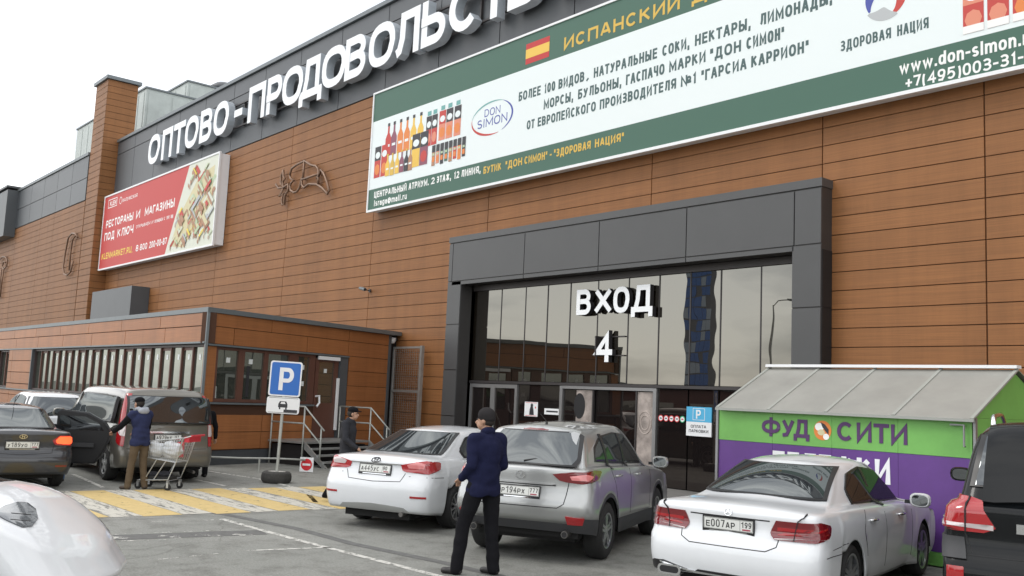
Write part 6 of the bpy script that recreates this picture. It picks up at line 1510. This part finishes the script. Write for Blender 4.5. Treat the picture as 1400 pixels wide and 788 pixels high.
glass_rear(c, [(.22, .62, 1.12), (.22, -.62, 1.12), (.3, -.68, 1.25), (.5, -.56, 1.50), (.5, .56, 1.50), (.3, .68, 1.25)], M['cglass_b'])
side_glass(c, [(.7, 1.14), (2.9, 1.02), (2.7, 1.2), (2.3, 1.48), (1.6, 1.53), (1.0, 1.48)], div=((1.8, 1.8),))

# ---- white car in the bottom left corner
fg = dict(camry); fg.update(L=4.42, W=1.78, wheels=(.8, 3.38), sh=[(0, 1.0), (2.6, .98), (3.0, .98), (3.25, .96), (3.45, .92), (3.75, .79), (4.06, .60), (4.3, .47), (4.5, .36)], xf=[(.2, .05), (.35, .0), (.45, .06), (.6, .2), (.8, .42), (1, .9)], bowF=.32, rf=.5,
    gf=[(0, 3.35), (.5, 2.9), (.85, 2.5), (1, 2.2)], roof=[(.3, 1.3), (.8, 1.42), (1.6, 1.47), (2.2, 1.45), (2.7, 1.3), (3.4, 1.05)], gr=[(0, .3), (.4, .4), (.8, .6), (1, .8)], crown=.05)
c = Car('parked_car', 'white car with a swept grey headlamp filling the bottom left corner', 'car', (-11.47, -.48), 52, fg)
FG = c
for sg_ in (-1,):
    hd_ = (-.41, -sg_*.93, -.12)
    yy = .4 if sg_ < 0 else .8; dz_ = 0 if sg_ < 0 else -.14
    tl = c.decal('headlamp', [(3.51, sg_*yy, .845+dz_), (3.60, sg_*yy, .90+dz_), (3.70, sg_*yy, .935+dz_), (3.78, sg_*yy, .935+dz_), (3.86, sg_*yy, .88+dz_), (3.885, sg_*yy, .80+dz_), (3.84, sg_*yy, .74+dz_), (3.76, sg_*yy, .735+dz_), (3.62, sg_*yy, .79+dz_)], hd_, M['lamp_grey'], .010, 16, 14)
    for z_ in (.68, .73): c.line('lamp_rib', [(3.66, sg_*yy, z_+.11+dz_), (3.82, sg_*yy, z_+.10+dz_)], hd_, .008, M['seal'], .012, tl)
c.decal('headlamp', [(3.35, .8, .70), (3.5, .8, .78), (3.68, .8, .73), (3.70, .8, .63), (3.5, .8, .62)], (0, -1, 0), M['lamp_grey'], .010, 8, 8)
side_glass(c, [(.9, 1.03), (2.95, 1.05), (2.6, 1.2), (2.2, 1.33), (1.5, 1.38), (1.0, 1.3)], div=((1.9, 1.9),))
c.decal('windscreen', [(3.25, .66, 1.06), (3.25, -.66, 1.06), (2.4, -.54, 1.38), (2.4, .54, 1.38)], (-1, 0, -.9), M['cglass'], .004)

# ------------------------------------------------------------------ people
def lofted(name, prims, mats, parent, voxel=.012, smooth=6):
    """limbs and trunk fused into one continuous skin"""
    q = MB()
    def sphere(c, r):
        rx, ry, rz = r if isinstance(r, (tuple, list)) else (r, r, r); n, m = 14, 9; b = len(q.v)
        for i in range(m+1):
            a = PI*i/m
            for k in range(n): t = 2*PI*k/n; q.v.append((c[0]+rx*math.sin(a)*math.cos(t), c[1]+ry*math.sin(a)*math.sin(t), c[2]+rz*math.cos(a)))
        for i in range(m): q.f += [(b+i*n+k, b+i*n+(k+1) % n, b+(i+1)*n+(k+1) % n, b+(i+1)*n+k) for k in range(n)]
    for p in prims:
        if p[0] == 'e': sphere(p[1], p[2])
        else: q.cyl(p[1], p[2], p[3], p[4], n=14); sphere(p[1], p[3]); sphere(p[2], p[4])
    me = bpy.data.meshes.new(name+'_form'); me.from_pydata(q.v, [], q.f)
    bm = bmesh.new(); bm.from_mesh(me); bmesh.ops.remove_doubles(bm, verts=bm.verts, dist=.0001); bmesh.ops.recalc_face_normals(bm, faces=bm.faces); bm.to_mesh(me); bm.free()
    o = bpy.data.objects.new(name+'_form', me); COL.objects.link(o)
    r = o.modifiers.new('r', 'REMESH'); r.mode = 'VOXEL'; r.voxel_size = voxel
    s_ = o.modifiers.new('s', 'SMOOTH'); s_.iterations = smooth; s_.factor = .5
    dg = bpy.context.evaluated_depsgraph_get(); m2 = bpy.data.meshes.new_from_object(o.evaluated_get(dg)); m2.name = name
    bpy.data.objects.remove(o); bpy.data.meshes.remove(me)
    m2.materials.clear(); m2.materials.append(mats)
    for p in m2.polygons: p.use_smooth = True
    return link(name, m2, parent)
def wrinkle(o, amp=.006, sc=9, dirs=(1, 1, .5)):
    from mathutils import noise
    for v in o.data.vertices:
        n = noise.noise(Vector((v.co.x*sc, v.co.y*sc, v.co.z*sc*1.6))); v.co += v.normal*n*amp
M['skin'] = mat('skin', (.42, .24, .16), .55); M['hair'] = mat('dark_hair', (.02, .015, .012), .8)
def cloth(n, c, r=.95): return mat(n, c, r, 0, .12, noise=.10, nscale=14, bump=.25, bscale=90)
def person(label, loc, yaw, J, cl, sc=1.0, head_yaw=0, cap='beanie'):
    """J: joints in metres for a 1.75 m figure, x forward, y left"""
    t = thing('person', label, 'person', (*loc, 0), math.radians(yaw)); t.scale = (sc, sc, sc)
    j = dict(pel=(0, 0, .93), waist=(0, 0, 1.10), chest=(0, 0, 1.28), neck=(0, 0, 1.47), head=(.02, 0, 1.61), sL=(0, .18, 1.41), sR=(0, -.18, 1.41), hL=(0, .09, .90), hR=(0, -.09, .90),
             eL=(0, .25, 1.13), eR=(0, -.25, 1.13), wL=(.08, .25, .88), wR=(.08, -.25, .88), kL=(.03, .1, .49), kR=(.03, -.1, .49), aL=(0, .1, .09), aR=(0, -.1, .09), fL=0, fR=0)
    j.update(J)
    h = Vector(j['head']); hd = Vector((math.cos(math.radians(head_yaw)), math.sin(math.radians(head_yaw)), 0)); hs = Vector((-hd.y, hd.x, 0))
    P = lambda a, b, c: tuple(h+hd*a+hs*b+Vector((0, 0, c)))
    body = [('e', tuple(h+Vector((0, 0, .02))+hd*-.005), (.088, .078, .108)), ('e', P(.035, 0, -.05), (.055, .055, .06)), ('c', j['neck'], P(-.015, 0, -.06), .055, .052), ('c', P(.085, 0, .0), P(.105, 0, -.025), .012, .014),
            ('e', P(.0, .078, -.01), (.018, .012, .03)), ('e', P(.0, -.078, -.01), (.018, .012, .03)), ('c', P(.086, .02, -.055), P(.086, -.02, -.055), .008, .008),
            ('e', j['chest'], (.10, .155, .15)), ('c', j['waist'], j['chest'], .10, .11), ('e', j['pel'], (.10, .15, .12)), ('c', j['pel'], j['waist'], .11, .10),
            ('c', j['sL'], j['sR'], .05, .05), ('c', j['neck'], j['chest'], .06, .09)]
    for s in 'LR':
        body += [('c', j['s'+s], j['e'+s], .045, .036), ('c', j['e'+s], j['w'+s], .034, .025), ('c', j['h'+s], j['k'+s], .075, .052), ('c', j['k'+s], j['a'+s], .048, .035)]
        w = Vector(j['w'+s]); fd = (w-Vector(j['e'+s])).normalized(); sd_ = fd.cross(Vector((0, 0, 1))); sd_ = sd_.normalized() if sd_.length > .1 else Vector((0, 1, 0)); up = sd_.cross(fd)
        pc = w+fd*.05; body += [('c', tuple(w), tuple(pc), .024, .03)]
        for k, (o_, ln) in enumerate(((-.030, .055), (-.010, .066), (.010, .062), (.030, .048))):
            a = pc+sd_*o_*.8+fd*.02; b = a+fd*ln*.55+up*(-.01); c_ = b+fd*ln*.35+up*(-.022); body += [('c', tuple(a), tuple(b), .0105, .0098), ('c', tuple(b), tuple(c_), .0098, .009)]
        a = w+fd*.02+sd_*(-.03); b = a+fd*.035+sd_*(-.025)-up*.01; body += [('c', tuple(a), tuple(b), .013, .011), ('c', tuple(b), tuple(b+fd*.025), .011, .0095)]
        body += [('c', j['a'+s], tuple(Vector(j['a'+s])+Vector((.0, 0, -.05))), .03, .025)]
    lofted('body', body, M['skin'], t, .011, 3)
    e = MB()
    for sg_ in (1, -1):
        c = Vector(P(.082, sg_*.030, .012)); e.lathe([(0, .006), (.008, .004), (.012, 0), (.01, -.006)], tuple(c), tuple(hd), n=10)
    e.build('eyes', M['print_dark'], t)
    jr = cl.get('jr', 1.0)
    jk = [('e', j['chest'], (.135*jr, .195*jr, .19)), ('c', j['waist'], j['chest'], .135*jr, .15*jr), ('e', tuple(Vector(j['waist'])+Vector((0, 0, -.03))), (.135*jr, .175*jr, .16)), ('c', tuple(Vector(j['pel'])+Vector((0, .055, .05))), tuple(Vector(j['pel'])+Vector((0, -.055, .05))), .122*jr, .122*jr), ('c', tuple(Vector(j['pel'])+Vector((0, .075, -.06))), tuple(Vector(j['pel'])+Vector((0, -.075, -.06))), .125*jr, .125*jr),
          ('c', j['sL'], j['sR'], .078, .078), ('c', j['chest'], j['neck'], .12, .075), ('e', tuple(Vector(j['neck'])+Vector((-.005, 0, .0))), (.075, .075, .05))]
    sl = []
    for s in 'LR': sl += [('c', j['s'+s], j['e'+s], .075, .058), ('c', j['e'+s], j['w'+s], .058, .044)]
    if cl.get('vest'):
        o = lofted('sleeves', sl, cl['sleeve'], t, .014, 4); wrinkle(o)
        jk += [('c', j['s'+s], tuple(Vector(j['s'+s]).lerp(Vector(j['e'+s]), .12)), .082, .08) for s in 'LR']
    else: jk += sl
    o = lofted('jacket', jk, cl['jacket'], t, .014, 5); wrinkle(o, .009)
    for v in o.data.vertices:
        if abs(v.co.y) < .26: v.co.z = max(v.co.z, j['pel'][2]-.11+.012*math.sin(v.co.y*30))
    if cl.get('hood'):
        n = Vector(j['neck']); o = lofted('hood', [('e', tuple(n+Vector((-.09, 0, .0))), (.07, .12, .07)), ('c', tuple(n+Vector((-.05, .09, .04))), tuple(n+Vector((.04, .08, .03))), .04, .03), ('c', tuple(n+Vector((-.05, -.09, .04))), tuple(n+Vector((.04, -.08, .03))), .04, .03)], cl['hood'], t, .012, 4)
    tr = [('e', j['pel'], (.115, .16, .12))]
    for s in 'LR':
        tr += [('c', j['h'+s], j['k'+s], .098*cl.get('tr', 1), .070*cl.get('tr', 1)), ('c', j['k'+s], tuple(Vector(j['a'+s])+Vector((0, 0, -.035))), .070*cl.get('tr', 1), .062*cl.get('tr', 1))]
    o = lofted('trousers', tr, cl['trousers'], t, .013, 4); wrinkle(o, .008, 8)
    for s in 'LR':
        a = Vector(j['a'+s]); fy = math.radians(j['f'+s]); fd = Vector((math.cos(fy), math.sin(fy), 0)); z0 = a.z-.09
        o = lofted('shoe', [('e', tuple(a+Vector((0, 0, -.03))), (.052, .048, .06)), ('c', tuple(a+fd*-.03+Vector((0, 0, -.05))), tuple(a+fd*.14+Vector((0, 0, -.058))), .04, .034), ('e', tuple(a+fd*.12+Vector((0, 0, -.055))), (.05, .042, .032))], cl['shoe'], t, .011, 2)
        for v in o.data.vertices: v.co.z = max(v.co.z, z0+.003)
    lofted('collar', [('c', tuple(Vector(j['neck'])+Vector((-.03, .03, .015))), tuple(Vector(j['neck'])+Vector((-.03, -.03, .015))), .052, .052), ('c', tuple(Vector(j['neck'])+Vector((.03, .035, .0))), tuple(Vector(j['neck'])+Vector((-.02, .05, .02))), .03, .035), ('c', tuple(Vector(j['neck'])+Vector((.03, -.035, .0))), tuple(Vector(j['neck'])+Vector((-.02, -.05, .02))), .03, .035)], cl['jacket'], t, .011, 3)
    if cap == 'beanie':
        lofted('hair', [('e', P(-.03, 0, -.01), (.074, .082, .06))], M['hair'], t, .011, 2)
        lofted('beanie', [('e', P(-.012, 0, .055), (.104, .094, .088)), ('e', P(-.02, 0, .02), (.098, .092, .05))], cl['hat'], t, .011, 2)
    elif cap:
        lofted('hair', [('e', P(-.02, 0, .01), (.092, .086, .09))], M['hair'], t, .011, 2)
        lofted('cap', [('e', P(-.008, 0, .065), (.103, .094, .068)), ('c', P(.06, .04, .05), P(.135, .025, .042), .012, .010), ('c', P(.06, -.04, .05), P(.135, -.025, .042), .012, .010), ('c', P(.06, 0, .052), P(.15, 0, .043), .014, .011)], cl['hat'], t, .010, 2)
    else: lofted('hair', [('e', P(-.015, 0, .04), (.098, .09, .09))], M['hair'], t, .011, 2)
    return t
K_ = dict(navy=cloth('navy_jacket', (.013, .015, .042)), blackc=cloth('black_cloth', (.010, .010, .012)), hat=cloth('charcoal_knit', (.028, .026, .027)), shoe=mat('dark_shoe', (.02, .018, .018), .5), brown=cloth('brown_trousers', (.115, .085, .055)),
          vest=cloth('blue_vest', (.028, .034, .080)), grey=cloth('grey_lining', (.34, .36, .40)), greyj=cloth('dark_grey_jacket', (.035, .036, .042)), jeans=cloth('blue_jeans', (.07, .13, .24)), teal=cloth('teal_sleeve', (.04, .36, .27)), bshoe=mat('brown_shoe', (.06, .045, .035), .7))
man = person('man in a navy jacket and dark knit cap standing behind the silver SUV', (-8.55, 6.98), 186, dict(pel=(0, 0, .93), waist=(.0, -.01, 1.10), chest=(.01, -.03, 1.28), neck=(.03, -.04, 1.47), head=(.06, -.04, 1.60), sL=(.03, .15, 1.40), sR=(.0, -.22, 1.40),
     hL=(.01, .10, .90), hR=(-.01, -.10, .90), kL=(.12, .16, .50), kR=(-.03, -.11, .49), aL=(.13, .22, .09), aR=(-.09, -.11, .09), fL=25, fR=8,
     eL=(-.02, .21, 1.13), wL=(.17, .16, .99), eR=(-.03, -.25, 1.13), wR=(.16, -.16, 1.0)), dict(jacket=K_['navy'], trousers=K_['blackc'], hat=K_['hat'], shoe=K_['shoe'], jr=1.1, hem=.10, tr=1.08), 1.075, 28)
person('man in a blue vest, black cap and brown trousers beside the shopping trolley', (-18.08, 6.46), 196, dict(waist=(.01, 0, 1.10), chest=(.03, 0, 1.28), neck=(.06, 0, 1.47), head=(.12, .01, 1.60), sL=(.05, .18, 1.40), sR=(.05, -.18, 1.40),
     kL=(.04, .12, .49), kR=(.0, -.10, .49), aL=(.03, .17, .09), aR=(-.05, -.14, .09), fL=20, fR=-25, eL=(.22, .30, 1.16), wL=(.44, .28, 1.06), eR=(.18, -.27, 1.13), wR=(.38, -.16, 1.05)),
     dict(jacket=K_['vest'], sleeve=K_['blackc'], vest=True, hood=K_['grey'], trousers=K_['brown'], hat=K_['blackc'], shoe=K_['bshoe'], jr=1.05, hem=.08), .98, 12, 'cap')
person('man in a dark grey jacket and black cap walking behind the white sedan', (-15.08, 9.1), 38, dict(kL=(.12, .09, .50), kR=(-.08, -.09, .49), aL=(.15, .09, .09), aR=(-.33, -.09, .15), eL=(-.10, .24, 1.14), wL=(-.05, .24, .90), eR=(.05, -.25, 1.13), wR=(.25, -.2, 1.0), neck=(.03, 0, 1.47), head=(.07, 0, 1.60)),
     dict(jacket=K_['greyj'], trousers=K_['blackc'], hat=K_['blackc'], shoe=K_['shoe'], jr=1.03, hem=.12), .985, 8, 'cap')
person('person in blue jeans leaning into the open door of the dark sedan', (-19.75, 5.55), 205, dict(pel=(-.05, 0, .90), waist=(.08, 0, 1.0), chest=(.26, 0, 1.10), neck=(.44, 0, 1.2), head=(.58, 0, 1.22), sL=(.36, .17, 1.16), sR=(.36, -.17, 1.16), hL=(-.05, .09, .87), hR=(-.05, -.09, .87),
     eL=(.45, .24, .92), wL=(.62, .2, .8), eR=(.5, -.26, 1.0), wR=(.66, -.2, 1.05), fL=5, fR=-5), dict(jacket=K_['blackc'], sleeve=K_['teal'], vest=True, trousers=K_['jeans'], hat=K_['blackc'], shoe=K_['shoe']), .85, 0, None)
person('person in a dark jacket mostly hidden behind the right side of the beige van', (-20.05, 8.5), 175, dict(eR=(0, -.27, 1.13), wR=(.02, -.29, .88)), dict(jacket=K_['blackc'], trousers=K_['blackc'], hat=K_['blackc'], shoe=K_['shoe']), .95, 0, None)

# ------------------------------------------------------------------ shopping trolley
M['wire'] = mat('zinc_wire', (.50, .52, .53), .35, .7); M['redp'] = mat('red_plastic', (.55, .03, .05), .4)
ct = thing('shopping_trolley', 'wire shopping trolley with red handle loaded with white bags behind the van', 'trolley', (-17.98, 6.95, 0), math.radians(222))
# local +x: front of the trolley
BL = [(-.42, .30, .98), (.42, .22, .86)]          # top rim: x, half width, z
BB = [(-.30, .24, .52), (.34, .17, .58)]
def bp(f, g, s):                                   # f along, g up (0 bottom, 1 top), s side -1..1
    xt = BL[0][0]+(BL[1][0]-BL[0][0])*f; wt = BL[0][1]+(BL[1][1]-BL[0][1])*f; zt = BL[0][2]+(BL[1][2]-BL[0][2])*f
    xb = BB[0][0]+(BB[1][0]-BB[0][0])*f; wb = BB[0][1]+(BB[1][1]-BB[0][1])*f; zb = BB[0][2]+(BB[1][2]-BB[0][2])*f
    return (xb+(xt-xb)*g, s*(wb+(wt-wb)*g), zb+(zt-zb)*g)
rimq = MB(); rimq.tube([bp(0, 1, 1), bp(1, 1, 1), bp(1, 1, -1), bp(0, 1, -1)], .009, 6, closed=True); rimq.tube([bp(0, 0, 1), bp(1, 0, 1), bp(1, 0, -1), bp(0, 0, -1)], .007, 6, closed=True); rimq.build('basket_rim', M['wire'], ct)
wq = MB()
for s in (1, -1):
    for k in range(17): f = k/16; wq.tube([bp(f, 0, s), bp(f, 1, s)], .0035, 4)
    for g_ in (.33, .66): wq.tube([bp(0, g_, s), bp(1, g_, s)], .004, 4)
for k in range(1, 9): s = -1+2*k/9; wq.tube([bp(1, 1, s), bp(1, 0, s), bp(0, 0, s), bp(0, 1, s)], .0035, 4)
for g_ in (.33, .66): wq.tube([bp(1, g_, 1), bp(1, g_, -1)], .004, 4); wq.tube([bp(0, g_, 1), bp(0, g_, -1)], .004, 4)
o = wq.build('basket_wires', M['wire'], ct); o['kind'] = 'stuff'
for s in (1, -1):
    q = MB(); q.tube([(-.58, s*.26, 1.02), (-.42, s*.27, .97), (-.30, s*.24, .52), (-.18, s*.25, .20), (.42, s*.22, .16)], .012, 6); q.build('frame_tube', M['wire'], ct)
    q = MB(); q.tube([(.1, s*.2, .55), (.3, s*.22, .17)], .010, 6); q.build('frame_strut', M['wire'], ct)
    q = MB(); q.tube([(-.1, s*.22, .54), (.12, s*.23, .17)], .010, 6); q.build('frame_strut', M['wire'], ct)
for g_ in (-.15, .0, .15, .3, .4): 
    q = MB(); q.cyl((g_, -.23, .175), (g_, .23, .175), .006, n=6); q.build('rack_bar', M['wire'], ct)
q = MB(); q.cyl((-.58, -.27, 1.02), (-.58, .27, 1.02), .018, n=10); q.build('handle', M['redp'], ct)
q = MB(); q.box(-.53, -.43, -.24, .24, .90, 1.0); q.build('child_seat_flap', M['redp'], ct)
for x, y in ((-.18, .24), (-.18, -.24), (.42, .21), (.42, -.21)):
    e = bpy.data.objects.new('castor', None); COL.objects.link(e); e.parent = ct; e.location = (x, y, 0)
    q = MB(); q.cyl((0, -.015, .06), (0, .015, .06), .06, n=16); q.build('castor_wheel', M['rubber'], e); q = MB(); q.box(-.02, .02, -.024, -.018, .05, .17); q.box(-.02, .02, .018, .024, .05, .17); q.box(-.02, .02, -.024, .024, .145, .172); q.build('castor_fork', M['wire'], e)
M['bag'] = mat('white_plastic_bag', (.62, .64, .66), .5, noise=.1, nscale=8, bump=.3, bscale=14)
def inrot(x, y, z):
    a = math.radians(222); return (-17.98+x*math.cos(a)-y*math.sin(a), 6.95+x*math.sin(a)+y*math.cos(a), z)
for k, (x, y, z, r, m_, nm, lb) in enumerate(((-.1, .0, .72, (.2, .17, .15), 'bag', 'bag', 'white plastic bag heaped at the handle end of the trolley basket'), (.2, .02, .72, (.17, .15, .13), 'bag', 'bag', 'crumpled white bag at the front end of the trolley basket'))):
    t = thing(nm, lb, 'bag', inrot(x, y, 0), math.radians(222), 'white bags in the shopping trolley')
    o = lofted('bag_body', [('e', (0, 0, z), r), ('e', (.05, .04, z+.1), (r[0]*.5, r[1]*.5, .08))], M[m_], t, .014, 2); wrinkle(o, .03, 11)
    q = MB(); q.tube([(-.03, 0, z+r[2]-.01), (-.02, .01, z+r[2]+.06), (.03, 0, z+r[2]+.07), (.05, 0, z+r[2])], .008, 5); q.build('bag_handle', M[m_], t)
rp = thing('box', 'red and white package standing in the trolley basket', 'box', inrot(-.22, -.08, .6), math.radians(240)); q = MB(); q.box(-.06, .06, -.04, .04, 0, .28); q.build('carton', M['redp'], rp); q = MB(); q.box(-.05, .05, -.043, -.0405, .08, .16); q.build('print', M['white'], rp)
bc = thing('box', 'flat black tray of shopping on the lower rack of the trolley', 'box', inrot(.1, 0, .183), math.radians(222)); q = MB(); q.box(-.25, .28, -.17, .17, 0, .06); q.build('tray', M['black'], bc)
o = lofted('tray_load', [('e', (-.1, 0, .09), (.14, .13, .06)), ('e', (.13, .02, .08), (.12, .12, .05))], K_['greyj'], bc, .014, 2); wrinkle(o, .02, 9)

# ------------------------------------------------------------------ the far side of the car park, seen mirrored in the glass
def hall(label, x0, x1, y0, y1, h, m_, n=14):
    t = thing('market_pavilion', label, 'building')
    q = MB(); q.box(x0, x1, y0, y1, 0, h); q.build('wall', m_, t); q = MB(); q.box(x0-.4, x1+.4, y0-.4, y1+.4, h+.003, h+.5); q.build('roof', M['cap'], t)
    for i in range(n):
        a = x0+(x1-x0)*(i+.15)/n; q = MB(); q.box(a, a+(x1-x0)/n*.6, y1+.003, y1+.06, 1.0, h*.6); q.build('window', M['aglass'], t)
    return t
M['redbrown'] = mat('red_brown_cladding', (.12, .045, .03), .7, noise=.1, nscale=1)
hall('long red-brown pavilion across the car park, mirrored low in the entrance glass', -95, -20, -62, -50, 3.6, M['redbrown'])
hall('low dark pavilion across the car park behind the photographer', -15, 60, -70, -56, 3.4, M['plinth'])
tw = thing('tower_block', 'tall tower with a blue mosaic facade across the car park, mirrored in the glass', 'building')
q = MB(); q.box(-81.6, -77.2, -67, -66, 0, 34); q.build('wall', mat('tower_grey', (.10, .11, .13), .6), tw)
M['btile'] = mat('blue_tile', (.035, .12, .36), .3); M['ptile'] = mat('pale_tile', (.30, .36, .44), .4)
random.seed(11)
for i in range(5):
    for k in range(22):
        if random.random() < .88: panel(.84, 1.3, 'tile_panel', M['btile'] if random.random() < .65 else M['ptile'], 0, 0, 0, tw).matrix_world = Matrix.Translation((-77.2-i*.88, -65.99, 2+k*1.45)) @ Matrix.Rotation(PI, 4, 'Z')
# street lamps with wires
for k, (x, y) in enumerate(((-38, -22), (-20, -24))):
    t = thing('street_lamp', ['tall steel street lamp behind the photographer, nearer the annex end', 'tall steel street lamp behind the photographer, opposite the entrance'][k], 'street lamp', (x, y, 0), 0, 'street lamps in the car park')
    q = MB(); q.cyl((0, 0, 0), (0, 0, 9), .11, .06, n=10); q.build('pole', M['steel'], t); q = MB(); q.tube([(0, 0, 8.9), (.6, 0, 9.3), (1.5, 0, 9.4)], .04, 6); q.build('arm', M['steel'], t); q = MB(); q.box(1.4, 2.1, -.15, .15, 9.33, 9.45); q.build('lamp_head', M['cap'], t)
